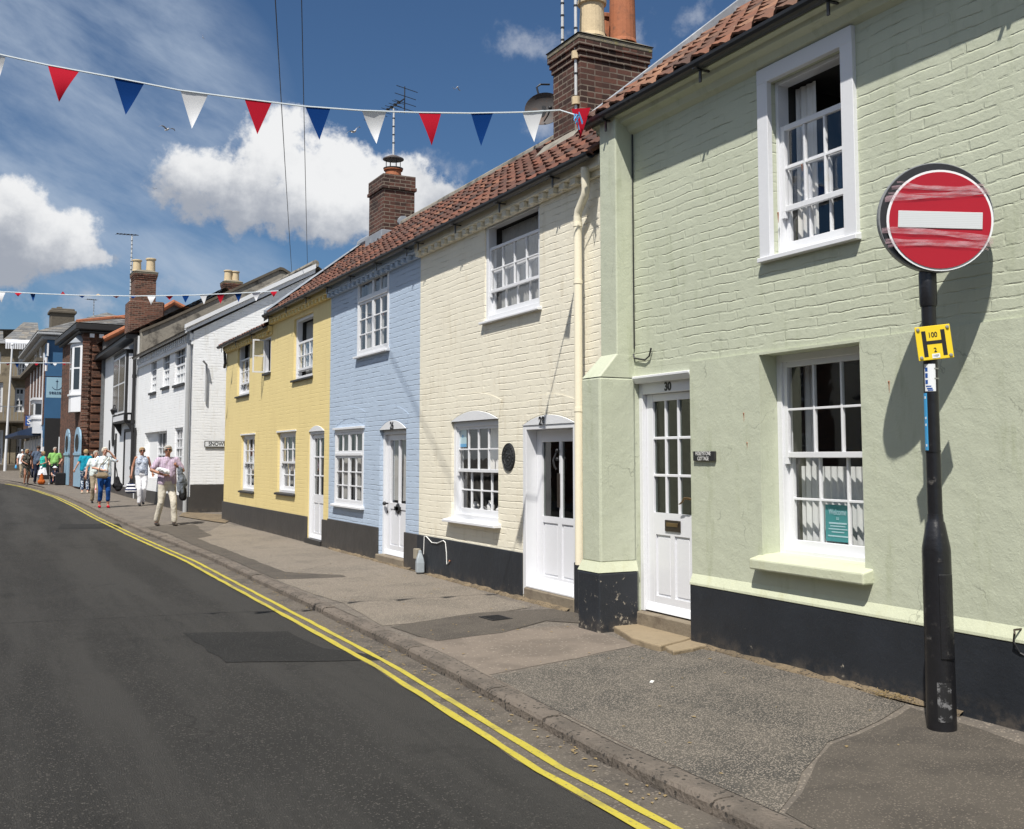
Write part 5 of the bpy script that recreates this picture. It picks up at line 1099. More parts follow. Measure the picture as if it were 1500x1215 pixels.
# concrete parapet wall at the far end
b = MB(); Q = [H.loc(aty(x, y, 38.3))[1:] for x, y in ((207, 488), (237, 475), (409, 396), (414, 397), (432, 408), (470, 440))]; Q[0] = (0.02, Q[0][1])
b.prism([(Q[0][0], WT-.6)]+Q+[(Q[-1][0], WT-.6)], 0, -.10, .22); b.obj('parapet_wall', 'cement', H.root, bevel=.02)
b = MB(); 
for (a, c_) in zip(Q, Q[1:]): b.prism([(a[0], a[1]), (c_[0], c_[1]), (c_[0], c_[1]+.10), (a[0], a[1]+.10)], 0, -.16, .28)
b.obj('coping', 'soot_stone', H.root)
# house behind with slate gable and red ridge
hb = House('house', 'slate roofed house behind with red ridge tiles, beside the tall chimney', (6.9, 47.5), (6.9, 54), .2)
H = hb; Gb = lambda x, y, s=47.5: H.loc(aty(x, y, s))[1:]
pk = Gb(254, 447); l_ = Gb(224, 463); r_2 = Gb(280, 459); b = MB(); b.prism([(l_[0]-2, 0), (l_[0]-2, l_[1]-1.2), (l_[0], l_[1]), pk, r_2, (r_2[0]+3, r_2[1]-1.5), (r_2[0]+3, 0)], 0, H.W-.3, H.W); b.box(0, H.W-.3, pk[0], pk[0]+4, 0, l_[1]-1.6); b.obj('wall', 'slate', H.root)
flat_tiles('roof', H.root, 'slate', [(H.W+.1, l_[0]-2.2, l_[1]-1.3), (0, l_[0]-2.2, l_[1]-1.3), (0, pk[0], pk[1]+.02), (H.W+.1, pk[0], pk[1]+.02)], 14, .3)
flat_tiles('roof', H.root, 'slate', [(0, r_2[0]+3, r_2[1]-1.5), (H.W+.1, r_2[0]+3, r_2[1]-1.5), (H.W+.1, pk[0], pk[1]+.02), (0, pk[0], pk[1]+.02)], 14, .3)
b = MB(); b.tube([(H.W+.15, l_[0]-2, l_[1]-1.15), (H.W+.15, l_[0], l_[1]+.05), (H.W+.15, pk[0], pk[1]+.1), (H.W+.15, r_2[0], r_2[1]+.05)], .12, 8); b.tube([(H.W, pk[0], pk[1]+.1), (0, pk[0], pk[1]+.1)], .12, 8); b.obj('ridge_tiles', 'pot_red', H.root)

# ---- black and white bay house
tu = House('bay_house', 'white plastered house with black timber bay window hanging over the pavement', (4.78, 38.45), (4.60, 47.9), .12)
H = tu; TT = H.p(200, 500)[1]
b = MB(); b.box(0, H.W, 0, 4, -.3, TT+.15); b.obj('wall', 'white_render', H.root)
tr1 = H.p(203, 497, -.35); b = MB(); b.box(-.1, H.W-.1, -.40, .01, TT+.05, TT+.20); b.obj('eaves_board', 'timber_black', H.root)
flat_tiles('roof', H.root, 'brown_tile', [(-.1, -.45, TT+.18), (H.W, -.45, TT+.18), (H.W, 3.0, TT+2.1), (-.1, 3.0, TT+2.1)], 12, .28); b = MB(); b.quad((-.1, 3, TT+2.1), (H.W, 3, TT+2.1), (H.W, 6, TT), (-.1, 6, TT)); b.box(-.1, H.W, 3.9, 4, 0, TT+.3); b.obj('roof_deck', 'cement', H.root)
sn = 38.85; near_x = H.loc((4.7, sn, 0))[0]; pd = H.loc(aty(184, 560, sn)); far_x = H.p(166, 560, pd[1])[0]; zt_, zb_ = H.loc(aty(190, 512, sn))[2], H.loc(aty(190, 618, sn))[2]
b = MB(); yo = pd[1]
b.box(far_x, near_x, yo, 0, zb_, zb_+.30); b.box(far_x, near_x, yo, 0, zt_-.12, zt_)
for xx in (far_x, near_x-.14, (far_x+near_x)/2-.07): b.box(xx, xx+.14, yo, yo+.14, zb_, zt_)
b.box(near_x-.14, near_x, -.16, 0, zb_, zt_); b.prism([(0, zb_-.45), (0, zb_), (yo, zb_), (yo+.1, zb_-.10)], 0, near_x-.12, near_x-.02); b.prism([(0, zb_-.45), (0, zb_), (yo, zb_), (yo+.1, zb_-.10)], 0, far_x, far_x+.12)
bo = b.obj('bay_window', 'timber_black', H.root, 'black timber bay with tall white sash windows')
b = MB(); mz = (zb_+.35+zt_-.15)/2; A_, B_ = zb_+.95, zt_-.14
def perpwin(H, parent, xf, y0, y1, z0, z1, name='sash'):
    b = MB(); f = .07
    b.box(xf-.03, xf+.012, y0, y0+f, z0, z1); b.box(xf-.03, xf+.012, y1-f, y1, z0, z1); b.box(xf-.03, xf+.011, y0+f, y1-f, z1-f, z1); b.box(xf-.03, xf+.011, y0+f, y1-f, z0, z0+f); b.box(xf-.03, xf+.010, y0+f, y1-f, (z0+z1)/2-.03, (z0+z1)/2+.03)
    o = b.obj(name, 'white_paint', parent); g_ = MB(); g_.box(xf-.025, xf-.015, y0+f, y1-f, z0+f, z1-f); g_.obj('pane', 'far_glass', parent); return o
perpwin(H, bo, near_x, yo+.15, -.17, zb_+.32, B_)
b = MB(); b.box(far_x+.15, near_x-.15, yo-.01, yo+.04, zb_+.32, B_); b.obj('sash', 'white_paint', bo); b = MB()
for i in range(2): m_x = (far_x+near_x)/2; a_ = (far_x+.22, m_x-.1) if i == 0 else (m_x+.1, near_x-.22); b.box(a_[0], a_[1], yo-.02, yo-.011, zb_+.40, mz); b.box(a_[0], a_[1], yo-.02, yo-.011, mz+.06, B_-.08)
b.obj('pane', 'far_glass', bo); b = MB(); b.box(near_x+.001, near_x+.012, yo+.2, -.22, zb_+.06, zb_+.25); b.box(far_x+.3, near_x-.25, yo-.012, yo-.001, zb_+.06, zb_+.25); b.obj('panel', 'white_paint', bo)
b = MB(); b.add([(far_x-.1, yo-.12, zt_), (near_x+.12, yo-.12, zt_), (near_x+.12, 0, zt_+.25), (far_x-.1, 0, zt_+.25), (far_x-.1, 0, zt_), (near_x+.12, 0, zt_)], [(0, 1, 2, 3), (0, 4, 5, 1), (1, 5, 2), (0, 3, 4)]); b.obj('lean_roof', 'lead', bo)
for px_ in (170.5, 183.5, 199): b = MB(); xx = H.p(px_, 660)[0]; b.box(xx-.05, xx+.05, -.06, 0, .4, 2.35); b.obj('door_post', 'timber_black', H.root)
b = MB(); b.box(H.p(183.5, 660)[0], H.p(199, 660)[0], -.06, 0, 2.351, 2.45); b.obj('lintel', 'timber_black', H.root)
b = MB(); xx0, xx1 = H.p(184.5, 660)[0], H.p(198, 660)[0]; b.box(xx0, xx1, -.03, 0, .0, 2.33); b.obj('door', 'white_paint', H.root, 'wide white door under the bay')
for (x_, y_, rx, rz) in ((166.5, 634, .34, .55), (169, 655, .14, .28), (161, 653, .12, .22)):
    cx_, cz_ = H.p(x_, y_); b = MB(); b.prism([(cx_+rx*math.cos(a), cz_+rz*math.sin(a)) for a in [2*math.pi*i/16 for i in range(16)]], 1, -.04, .0); b.obj('oval_window', 'timber_black', H.root)
dp = H.W-.12; b = MB(); b.tube([(dp, -.08, .2), (dp, -.08, TT+.05)], .055, 8); 
for z_ in (1, 2.6, 4.2): b.tube([(dp, -.08, z_), (dp, -.08, z_+.12)], .075, 8)
b.obj('downpipe', 'timber_black', H.root)
b = MB(); b.box(0, H.W, -.04, 0, -.3, .35); b.obj('plinth', 'brown_plinth', H.root)
# the two stacks
q0, q1 = H.loc(aty(191, 395, 44)), H.loc(aty(228, 395, 44)); xc = q0[0]; zt_ = H.loc(aty(209, 403, 44))[2]
chimney(H, xc-.2, xc+.75, q0[1]+.08, q1[1]-.08, TT-.5, zt_, 'red_brick', [(xc+.30, (q0[1]+q1[1])/2-.28, .17, .46, 'pot_buff', False), (xc+.30, (q0[1]+q1[1])/2+.25, .18, .56, 'pot_buff', False)], cap='stone', label='tall red brick chimney with two buff pots')
b = MB(); b.box(xc-.3, xc+.85, q0[1]-.12, q1[1]+.25, TT-.5, H.loc(aty(209, 445, 44))[2]); b.obj('chimney_base', 'red_brick', H.root, bevel=.05)
q = aty(189.5, 480, 44.2); aerial(tuple(q), 3.75, 'thin tv aerial left of the tall red brick chimney with two buff pots', .3, n_el=6, L=.9, el=.4, r=.03, arr=False)
hc2 = hb; q0, q1 = hc2.loc(aty(326, 410, 49)), hc2.loc(aty(357, 410, 49)); xc = q0[0]; zt_ = hc2.loc(aty(340, 413, 49))[2]
chimney(hc2, xc-.7, xc, q0[1]+.1, q1[1]-.1, 4.5, zt_, 'red_brick', [(xc-.35, q0[1]+.32, .18, .50, 'pot_buff', False), (xc-.35, q1[1]-.32, .18, .48, 'pot_buff', False)], cap='stone', label='low brick chimney with two buff pots behind the parapet')

# ---- red brick building with rusticated flank
rb_ = House('brick_building', 'dark red brick building with banded blocks on its flank and white bay', (3.74, 48.1), (3.38, 55.2), .15)
H = rb_; BT = H.loc(aty(122, 484, 48.1))[2]
dpt = 1.55
b = MB(); b.box(0, H.W, 0, 5, -.3, BT); b.obj('wall', 'rust_brick', H.root)
fx = H.W
b = MB(); y = .34; r_ = random.Random(2); z = .30
while z < BT-.7:
    for (a, c_) in ((.38, .95), (.99, 1.6)) if int(z*10) % 2 else ((.38, 1.2), (1.24, 1.6)): b.box(fx-.01, fx+.09, a, c_, z, z+.29)
    z += .375
b.obj('block_course', 'rust_brick', H.root, bevel=.02)
b = MB(); z = .2; k = 0
while z < BT-.35:
    e = .05 if k % 2 else .0; b.box(fx, fx+.06+e*.3, -.02, .26+e, z, z+.12); z += .13; k += 1
b.obj('quoins', 'red_brick', H.root, bevel=.008)
b = MB(); b.box(-.25, fx+.30, -.35, 5, BT, BT+.28); b.box(-.12, fx+.15, -.18, 5, BT-.12, BT); b.obj('cornice', 'timber_black', H.root, bevel=.04)
b = MB()
for i in range(6): b.box(fx+.001, fx+.12, .25+i*.38, .43+i*.38, BT-.30, BT-.14)
b.obj('dentil', 'white_board', H.root)
flat_tiles('roof', H.root, 'slate', [(-.25, -.35, BT+.29), (fx+.3, -.35, BT+.29), (fx-1.6, 2.5, BT+.95), (1.5, 2.5, BT+.95)], 8, .3)
flat_tiles('roof', H.root, 'slate', [(fx+.3, -.35, BT+.29), (fx+.3, 5.2, BT+.29), (fx-1.6, 2.51, BT+.95), (fx-1.6, 2.5, BT+.95)], 8, .3)
b = MB(); b.tube([(fx+.25, -.3, BT+.33), (fx-1.6, 2.5, BT+1.0)], .09, 6); b.tube([(fx+.28, 1.2, BT+.62), (fx+.28, 4.2, BT+.62)], .07, 6); b.tube([(1.5, 2.5, BT+1.0), (fx-1.6, 2.5, BT+1.0)], .1, 6); b.obj('ridge_tiles', 'pot_red', H.root)
# white canted bay on the front
zt2, zm2, zb2 = H.p(115, 506)[1], H.p(115, 580)[1], H.p(115, 604)[1]; bx1 = fx-.12; bx0 = bx1-1.7; bo_y = -.34
cant = [(bx0, .0), (bx0+.5, bo_y), (bx1-.5, bo_y), (bx1, 0)]
b = MB(); b.prism(cant, 2, zb2, zt2); bo = b.obj('bay_window', 'white_paint', H.root, 'white canted bay window with pointed hood')
b = MB(); b.add([(bx0-.1, 0, zt2), (bx0+.45, bo_y-.12, zt2), (bx1-.45, bo_y-.12, zt2), (bx1+.12, 0, zt2), ((bx0+bx1)/2, 0, zt2+.5)], [(0, 1, 4), (1, 2, 4), (2, 3, 4), (0, 3, 2, 1)]); b.obj('hood', 'lead', bo)
b = MB()
for (p, q) in ((cant[2], cant[3]), (cant[1], cant[2])):
    P, Q_ = Vector((*p, 0)), Vector((*q, 0)); d_ = (Q_-P); n_ = Vector((d_.y, -d_.x, 0)).normalized(); 
    if n_.y > 0: n_ = -n_
    for (za, zb) in ((zm2+.25, (zm2+zt2)/2), ((zm2+zt2)/2+.08, zt2-.2)):
        a, c_ = P+d_*.22+n_*.01, P+d_*.78+n_*.01; b.add([(a.x, a.y, za), (c_.x, c_.y, za), (c_.x, c_.y, zb), (a.x, a.y, zb)], [(0, 1, 2, 3)])
b.obj('pane', 'far_glass', bo); b = MB(); b.prism([(bx0-.05, 0), (bx0+.47, bo_y-.06), (bx1-.47, bo_y-.06), (bx1+.05, 0)], 2, zm2-.02, zm2+.06); b.obj('sill_band', 'white_board', bo)
for i, (xa, xb) in enumerate(((97, 103), (111, 119))):
    x0, x1 = H.p(xa, 650)[0], H.p(xb, 650)[0]; zt3 = H.p(112, 625)[1]; zz = zt3-.1
    pr = [(x0, .15), (x1, .15), (x1, zz-.5)]+[((x0+x1)/2+(x1-x0)/2*math.cos(a), zz-.5+.55*math.sin(a)) for a in [math.pi*k/10 for k in range(1, 10)]]+[(x0, zz-.5)]
    b = MB(); b.prism(pr, 1, -.06, .01); do = b.obj('door', 'pale_blue', H.root, ['pale blue arched door further from the corner', 'pale blue arched door next to the brick corner'][i])
    b = MB(); cx_ = (x0+x1)/2; b.prism([(cx_+.32*(x1-x0)*math.cos(a), zz-.62+.38*math.sin(a)) for a in [2*math.pi*k/14 for k in range(14)]], 1, -.075, -.061); b.obj('fanlight', 'far_glass', do)
    b = MB(); b.box(x0-.05, x1+.05, -.10, -.061, zz-1.15, zz-1.05); b.obj('transom', 'pale_blue', do)

# ---- tall stone building with blue painted flank
st = House('stone_building', 'tall soot stained stone building with blue painted flank and slate roof', (2.93, 60.0), (2.50, 75.0), .36)
H = st; ST = H.loc(aty(72, 492, 60))[2]; b = MB(); b.box(0, H.W, 0, 6, -.3, ST); b.obj('wall', 'sandstone', H.root)
zb_ = H.loc(aty(85, 613, 60))[2]; zt_ = H.loc(aty(85, 489, 60))[2]; ya = H.loc(aty(78, 550, 60))[1]; yb = H.loc(aty(98, 550, 60))[1]
b = MB(); b.box(H.W+.001, H.W+.05, ya-.35, yb+.1, zb_, zt_-.05); b.box(H.W-.9, H.W+.001, -.06, -.001, zb_-1.5, zt_-.55); b.obj('painted_flank', 'shop_blue', H.root)
b = MB(); b.box(H.W+.001, H.W+.05, .0, yb+.1, 0, zb_-.001); b.obj('shop_side', 'timber_black', H.root)
b = MB(); b.box(-.4, H.W+.45, -.55, 6, ST, ST+.16); b.box(-.2, H.W+.2, -.3, 6, ST-.22, ST); b.obj('cornice', 'grey_gutter', H.root, bevel=.04)
rk = H.loc(aty(133, 456, 60)); flat_tiles('roof', H.root, 'slate', [(-.4, -.55, ST+.17), (H.W+.45, -.55, ST+.17), (H.W-2.5, 3.2, ST+1.75), (2, 3.2, ST+1.75)], 10, .4)
flat_tiles('roof', H.root, 'slate', [(H.W+.45, -.55, ST+.17), (H.W+.45, 7, ST+.17), (H.W-2.5, 3.21, ST+1.75), (H.W-2.5, 3.2, ST+1.75)], 10, .4)
q0 = H.loc(aty(75, 460, 64)); q1 = H.loc(aty(118, 460, 64)); zc_ = H.loc(aty(95, 452, 64))[2]; b = MB(); b.box(q0[0]-1.2, q0[0], q0[1], q1[1]-.3, ST, zc_); b.box(q0[0]-1.3, q0[0]+.1, q0[1]-.1, q1[1]-.2, zc_-.3, zc_-.12); b.box(q0[0]-.9, q0[0]-.3, q0[1]+.3, q0[1]+.6, zc_, zc_+.12); b.obj('chimney', 'soot_stone', H.root, 'broad sooty stone chimney', bevel=.04)
q = aty(137, 463, 64); aerial(tuple(q-np.array([0, 0, .2])), 1.1, 'small tv aerial on the slate roof of the stone building', .8, n_el=5, L=.8, el=.4, r=.025, arr=False)
# upper windows, white column strips, bay and awning
for i, (xa, ya_, yb_) in enumerate(((51.5, 512, 530), (58, 508, 531), (67.5, 503, 524))):
    x0, z0 = H.p(xa, yb_); x1, z1 = H.p(xa+3.0, ya_); farwin(H, (x0, x1, z0, z1), 1, 2, -.09, ['second floor window furthest along the stone front', 'second floor window in the middle of the stone front', 'second floor window nearest the blue flank'][i], sill=None, fw=.12)
zc0, zc1 = H.p(60, 595)[1], H.p(60, 540)[1]
for i, xa in enumerate((47, 51.5, 56, 60.5, 65)):
    x0 = H.p(xa, 570)[0]; b = MB(); b.box(x0, x0+.5, -.12, -.001, 2.9-.1*i*0, zc1+.6-.1*i*0); b.obj('pilaster', 'white_paint', H.root)
b = MB(); b.box(0, H.W, -.10, -.002, 2.9, H.p(60, 536)[1]); b.obj('painted_storey', 'rust_brick', H.root)
b = MB(); b.box(0, H.W-.9, -.45, -.001, H.p(60, 536)[1], H.p(60, 531)[1]); b.obj('string_course', 'soot_stone', H.root)
x0, x1 = H.p(58, 600, -.8)[0], H.p(72, 600, -.8)[0]; z0, z1 = H.p(66, 632, -.3)[1], H.p(66, 580, -.3)[1]; x1 = min(x1, H.W-.3)
x1 = H.W-.9; x0 = x1-2.0; b = MB(); b.box(x0, x1, -.50, 0, z0, z1); b.box(x0-.1, x1+.1, -.58, 0, z1, z1+.12); b.box(x0-.05, x1+.05, -.56, 0, z0+.75, z0+.85); bo = b.obj('bay_window', 'white_paint', H.root, 'white boxed bay window over the shopfront'); b = MB(); b.box(x1, x1+.01, -.42, -.12, z0+1.0, z1-.2); b.box(x0+.2, x1-.2, -.51, -.501, z0+1.0, z1-.2); b.obj('pane', 'far_glass', bo)
b = MB(); b.prism([(-.0, 3.0), (-1.2, 2.55), (-1.2, 2.35), (0, 2.35)], 0, 1.0, H.W-1.5); b.obj('awning', 'navy', H.root)
b = MB()
for i in range(5): xx = H.W-.5-i*2.1; b.box(xx-.25, xx, -.10, -.001, 0, 2.6)
b.box(.5, H.W, -.06, -.001, .3, 2.2); b.obj('shopfront', 'white_paint', H.root)
b = MB(); b.tube([(H.p(74, 550, -.3)[0], -.5, H.p(74, 552)[1]), (H.p(74, 550, -.3)[0], -.5, H.p(74, 534)[1])], .06, 8); b.obj('pipe', 'white_paint', H.root)

# ---- hotel-like stone block facing down the street
eb = House('stone_building', 'weathered stone block facing down the street with balcony and canopy', (3.05, 79.5), (-9.0, 79.5), .66)
H = eb; ET = H.p(30, 505)[1]; P = H.p
wins = [H.rect((21.5, 568), (36, 568), (36, 604), (21.5, 604)), H.rect((20, 627), (31, 627), (31, 677), (20, 677)), H.rect((27, 514), (38.5, 514), (38.5, 550), (27, 550)), H.rect((-4, 560), (4, 560), (4, 604), (-4, 604)), H.rect((-6, 630), (4, 630), (4, 680), (-6, 680)), H.rect((-8, 515), (1, 515), (1, 548), (-8, 548))]
b = MB(); wall_open(b, 0, H.W, -.5, ET, 0, .5, wins); b.obj('wall', 'sandstone', H.root); b = MB(); b.box(0, H.W, 7, 7.2, -.5, ET); b.obj('rear_wall', 'sandstone', H.root)
labs = ['first floor sash window above the lower balcony', 'tall ground floor sash window', 'pale tall window under the canopy', 'first floor window at the left edge', 'ground floor window at the left edge', 'top floor window at the left edge']
for R, nm in zip(wins, labs): farwin(H, R, 2, 4, .12, nm, sill=None, fw=.12, bar=.06, half=(.45, 1) if 'ground' in nm or 'canopy' in nm else (.5, .8))
b = MB(); x0, x1 = P(14, 560, -1)[0], P(46, 560, -1)[0]
for yy in (551, 616): zz = P(20, yy, -.9)[1]; b.box(0 if yy > 600 else x0, H.W, -1.1, .0, zz-.2, zz)
b.box(0, H.W, -.25, 0, -.5, P(20, 689)[1]+1.0-.6); b.obj('balcony_slab', 'soot_stone', H.root, bevel=.05)
for yy, nm in ((551, 'upper'), (616, 'lower')):
    zz = P(20, yy, -.9)[1]; b = MB(); xa = x0 if yy < 600 else 0.1; b.box(xa, H.W, -1.05, -.99, zz+.9, zz+.96)
    xx = xa
    while xx < H.W: b.box(xx, xx+.04, -1.03, -1.0, zz, zz+.9); xx += .22
    b.obj('balcony_rail', 'plastic_grey', H.root)
for xp in (11, 18.5, 39, 46): xx = P(xp, 650)[0]; b = MB(); b.box(xx-.22, xx+.22, -.18, -.001, .4, P(20, 620)[1]-.2); b.obj('pilaster', 'sandstone', H.root, bevel=.03)
zc0, zc1 = P(20, 512, -1.2)[1], P(20, 499, -1.2)[1]; b = MB(); b.prism([(-1.5, zc0+.35), (-1.5, zc0+.45), (0, zc1+.25), (0, zc1+.1)], 0, P(8, 505, -1.3)[0], P(44.5, 505, -1.3)[0]); k = P(8, 505, -1.3)[0]
while k < P(44.5, 505, -1.3)[0]-.1: b.box(k, k+.10, -1.52, -1.46, zc0, zc0+.42); k += .14
b.obj('canopy', 'white_paint', H.root)
b = MB(); b.box(-.3, H.W+.3, -.4, .6, ET, ET+.25); b.obj('cornice', 'grey_gutter', H.root)
rt_ = P(50, 472, 4)[1]
flat_tiles('roof', H.root, 'slate', [(P(5, 497, -.3)[0], -.4, ET+.26), (H.W+.3, -.4, ET+.26), (H.W+.3, 3.6, P(55, 473, 3.6)[1]), (P(48, 473, 3.6)[0]-.6, 3.6, P(48, 473, 3.6)[1])], 9, .45)
xl = P(5, 497, -.3)[0]; flat_tiles('roof', H.root, 'slate', [(-.3, -.4, ET-.9), (xl, -.4, ET+.2), (xl, 3, ET+1.2), (-.3, 3, ET+.9)], 6, .45)
b = MB(); b.quad((-.3, 3, ET+.9), (H.W+.3, 3.6, ET+1.5), (H.W+.3, 8, ET), (-.3, 8, ET)); b.obj('roof_deck', 'cement', H.root)
# flagpole, hanging signs
q0 = aty(7, 689, 76.5); q1 = aty(18, 505, 76.5); t = empty('flagpole', (q0[0], q0[1], q0[2]), 0, 'slender white pole leaning slightly before the stone block', 'flagpole'); b = MB(); b.tube([(0, 0, -.1), (q1[0]-q0[0], 0, q1[2]-q0[2])], [.09, .05], 8); b.ball((q1[0]-q0[0], 0, q1[2]-q0[2]), .09); b.obj('pole', 'white_paint', t)
def hang_sign(name, label, px0, px1, s, mat, par_label=None, th=.05, cat='hanging sign'):
    a, c_ = aty(*px0, s), aty(*px1, s); t = empty(name, (a[0], s, c_[2]), 0, label, cat); W_, H_ = c_[0]-a[0], a[2]-c_[2]
    b = MB(); b.box(0, W_, -th/2, th/2, 0, H_); b.obj('board', mat, t, bevel=.008); b = MB(); b.tube([(-.1, 0, H_+.05), (W_+.5, 0, H_+.05)], .02, 6); b.obj('bracket', 'black_iron', t); return t, W_, H_
t, W_, H_ = hang_sign('hanging_sign', 'pale blue hanging shop sign with dark anchor and lettering', (68.5, 553), (98, 583.5), 57.0, 'sign_blue')
facetext('seasalt', .27, 'navy', t, W_/2, -.035, H_*.26, depth=.002); b = MB(); cx_ = W_*.5
b.box(cx_-.012, cx_+.012, -.035, -.026, H_*.45, H_*.90); b.box(cx_-.06, cx_+.06, -.035, -.026, H_*.80, H_*.825); b.tube([(cx_+.24*math.cos(a), -.03, H_*.62+.22*math.sin(a)) for a in [math.pi*(1.12+.76*i/12) for i in range(13)]], .011, 5); b.obj('anchor', 'navy', t)
t, W_, H_ = hang_sign('hanging_sign', 'small dark blue sign with white letter S on the stone front', (37.5, 609.5), (47, 624), 66.0, 'sign_navy'); facetext('S', .44, 'letter_white', t, W_/2, -.035, H_*.40, depth=.002, fat=.01); facetext('THE', .13, 'letter_white', t, W_/2, -.035, H_*.85, depth=.002)
q = aty(65.5, 601, 61.2); t = empty('hanging_sign', tuple(q), 0, 'gilded ornamental hanging emblem on the white bay', 'hanging sign'); b = MB(); b.tube([(-.25, 0, .05), (-.12, 0, -.22), (0, 0, .0), (.12, 0, -.22), (.25, 0, .05)], .06, 6); b.box(-.22, .22, -.03, .03, .02, .22); b.obj('emblem', 'gold', t); b = MB(); b.tube([(-.2, 0, .5), (.6, 0, .5)], .03, 6); b.tube([(0, 0, .5), (0, 0, .2)], .02, 6); b.obj('bracket', 'gold', t)
q0, q1 = aty(86, 642, 58.5), aty(92, 690, 58.5); t = empty('notice_board', (q0[0], 58.5, gz(58.5)), 0, 'tall narrow white board with grey lines beside the dark shop side', 'notice board'); b = MB(); b.box(0, q1[0]-q0[0]+.1, 0, .05, 0, q0[2]-gz(54)); b.obj('board', 'sign_white', t); b = MB()
for k in range(5): b.box(.06, q1[0]-q0[0], -.006, -.001, 1.3+k*.14, 1.34+k*.14)
b.obj('lettering', 'plastic_grey', t)
# lamp bracket on the bay house and sign bracket
q = aty(166, 602, 41.5); t = empty('wall_lantern', tuple(q), 0, 'small black wall lantern below the black timber bay', 'lantern'); b = MB(); b.lathe([(.05, -.15), (.10, .0), (.12, .02), (.02, .10)], n=6); b.obj('lantern_body', 'timber_black', t); b = MB(); b.tube([(0, 0, .1), (0, .0, .2), (.35, .2, .2)], .02, 6); b.obj('bracket', 'timber_black', t)

# opposite side of the street (stands outside the picture to the left; it is what the windows mirror)
for i, (s0, s1, mt, lb) in enumerate(((-8, 6, 'red_brick', 'red brick terrace across the street, near end'), (6, 19, 'ivory_brick', 'cream terrace across the street, middle'), (19, 34, 'rust_brick', 'brown brick terrace across the street, far end'))):
    oh = House('terraced_house', lb, (-7.2, s1), (-7.2, s0), -.02)
    ow = []
    for k in range(int(oh.W/2.6)):
        x = .9+k*2.6; ow += [(x, x+.9, 3.0, 4.3), (x, x+.9, .9, 2.2)]
    b = MB(); wall_open(b, 0, oh.W, -.3, 4.9, 0, .3, ow); b.obj('wall', mt, oh.root); b = MB(); b.box(0, oh.W, 4, 4.2, -.3, 4.9); b.obj('rear_wall', mt, oh.root)
    for k, R in enumerate(ow): farwin(oh, R, 2, 4, .03)
    flat_tiles('roof', oh.root, 'brown_tile', [(0, -.25, 4.9), (oh.W, -.25, 4.9), (oh.W, 2.1, 6.4), (0, 2.1, 6.4)], 8, .5); b = MB(); b.quad((0, 2.1, 6.4), (oh.W, 2.1, 6.4), (oh.W, 4.3, 4.9), (0, 4.3, 4.9)); b.obj('roof_deck', 'cement', oh.root)
b = MB(); b.box(-7.3, -4.9, -8, 36, -.2, -.02); tag(b.obj('far_pavement', 'pave_grey'), kind='structure')

# ================================================================== bunting, cables, gulls
def bunting(label, ends, flags, sfun, th=.010, drop=None, clutter=True):
    P0 = ends[0]; t = empty('bunting', P0, 0, label, 'bunting', 'bunting strung across the street')
    pts = []
    for e in ends: pts.append(Vector(e)-Vector(P0))
    b = MB(); b.tube(pts, th, 5); b.obj('string', 'tape_band', t)
    for (xl, yl, xr, yr, xt, yt, col) in flags:
        A, B_, T = (Vector(aty(x, y, sfun(x)))-Vector(P0) for x, y in ((xl, yl), (xr, yr), (xt, yt)))
        n_ = (B_-A).cross(T-A).normalized()*.0025; b = MB(); N_ = 5; k = 0; rows = []
        bend = random.uniform(-.035, .035)
        for i in range(N_+1):
            f = i/N_; L_, R_ = A.lerp(T, f), B_.lerp(T, f); off = n_*(bend/.0025)*math.sin(f*2.6); rows.append([L_+off, (L_+R_)/2+off*1.3, R_+off])
        for r in rows: b.v += [tuple(p) for p in r]
        for i in range(N_):
            for j in range(2): a = i*3+j; b.f.append((a, a+1, a+4, a+3))
        b.obj('pennant', col, t, smooth=True)
    return t
R_, B__, W__ = 'flag_red', 'flag_blue', 'flag_white'
f1 = [(-32, 74, 8, 84, -6, 122, W__), (70, 96, 116, 105, 87, 151, R_), (167, 114, 211, 123, 184, 168, B__), (264.5, 133, 305, 138, 281, 188, W__), (358, 145, 398, 150.5, 377, 197, R_), (447, 156, 484, 159, 468, 205, B__), (530, 162, 566, 164, 552, 210, W__), (613, 165, 646, 166.5, 632, 214, R_), (690, 166.5, 722, 166.5, 705, 214, B__), (765, 164, 796, 161.5, 783, 208, W__), (837, 160, 865, 158, 850, 203, R_)]
sf1 = lambda x: 9.3-(x/865.)*.9
e1 = [tuple(aty(x, y, sf1(x))) for x, y in ((868, 157), (820, 161.5), (765, 164.5), (690, 166), (613, 165), (530, 162), (447, 156), (358, 145), (264, 132.5), (167, 113.5), (70, 95.5), (0, 80))]
q_ = Vector(e1[-1])-Vector(e1[-2]); e1.append((-6.9, e1[-1][1]+.5, e1[-1][2]+.62))
e1[0] = (gh.world(X_(8.33), -.44, TOP+.15))
t = bunting('near string of large red, white and blue pennants tied to the green cottage gutter', e1, f1, sf1, .008)
b = MB(); o0 = Vector(e1[0]); r_ = random.Random(4)
for k in range(7): a = Vector((r_.uniform(-.05, .03), r_.uniform(-.03, .03), r_.uniform(-.02, .03))); b.tube([(0, 0, 0), a, a+Vector((r_.uniform(-.05, .05), 0, -r_.uniform(.05, .16)))], .006, 5)
b.obj('knot', 'poster_blue', t)
sf2 = lambda x: 26.0-(x/405.)*1.6
Ys = lambda x: 429.5+.000085*(x-190)**2*-1+3.5*math.sin(min(1, max(0, x/405.))*math.pi)+1.0
f2 = []
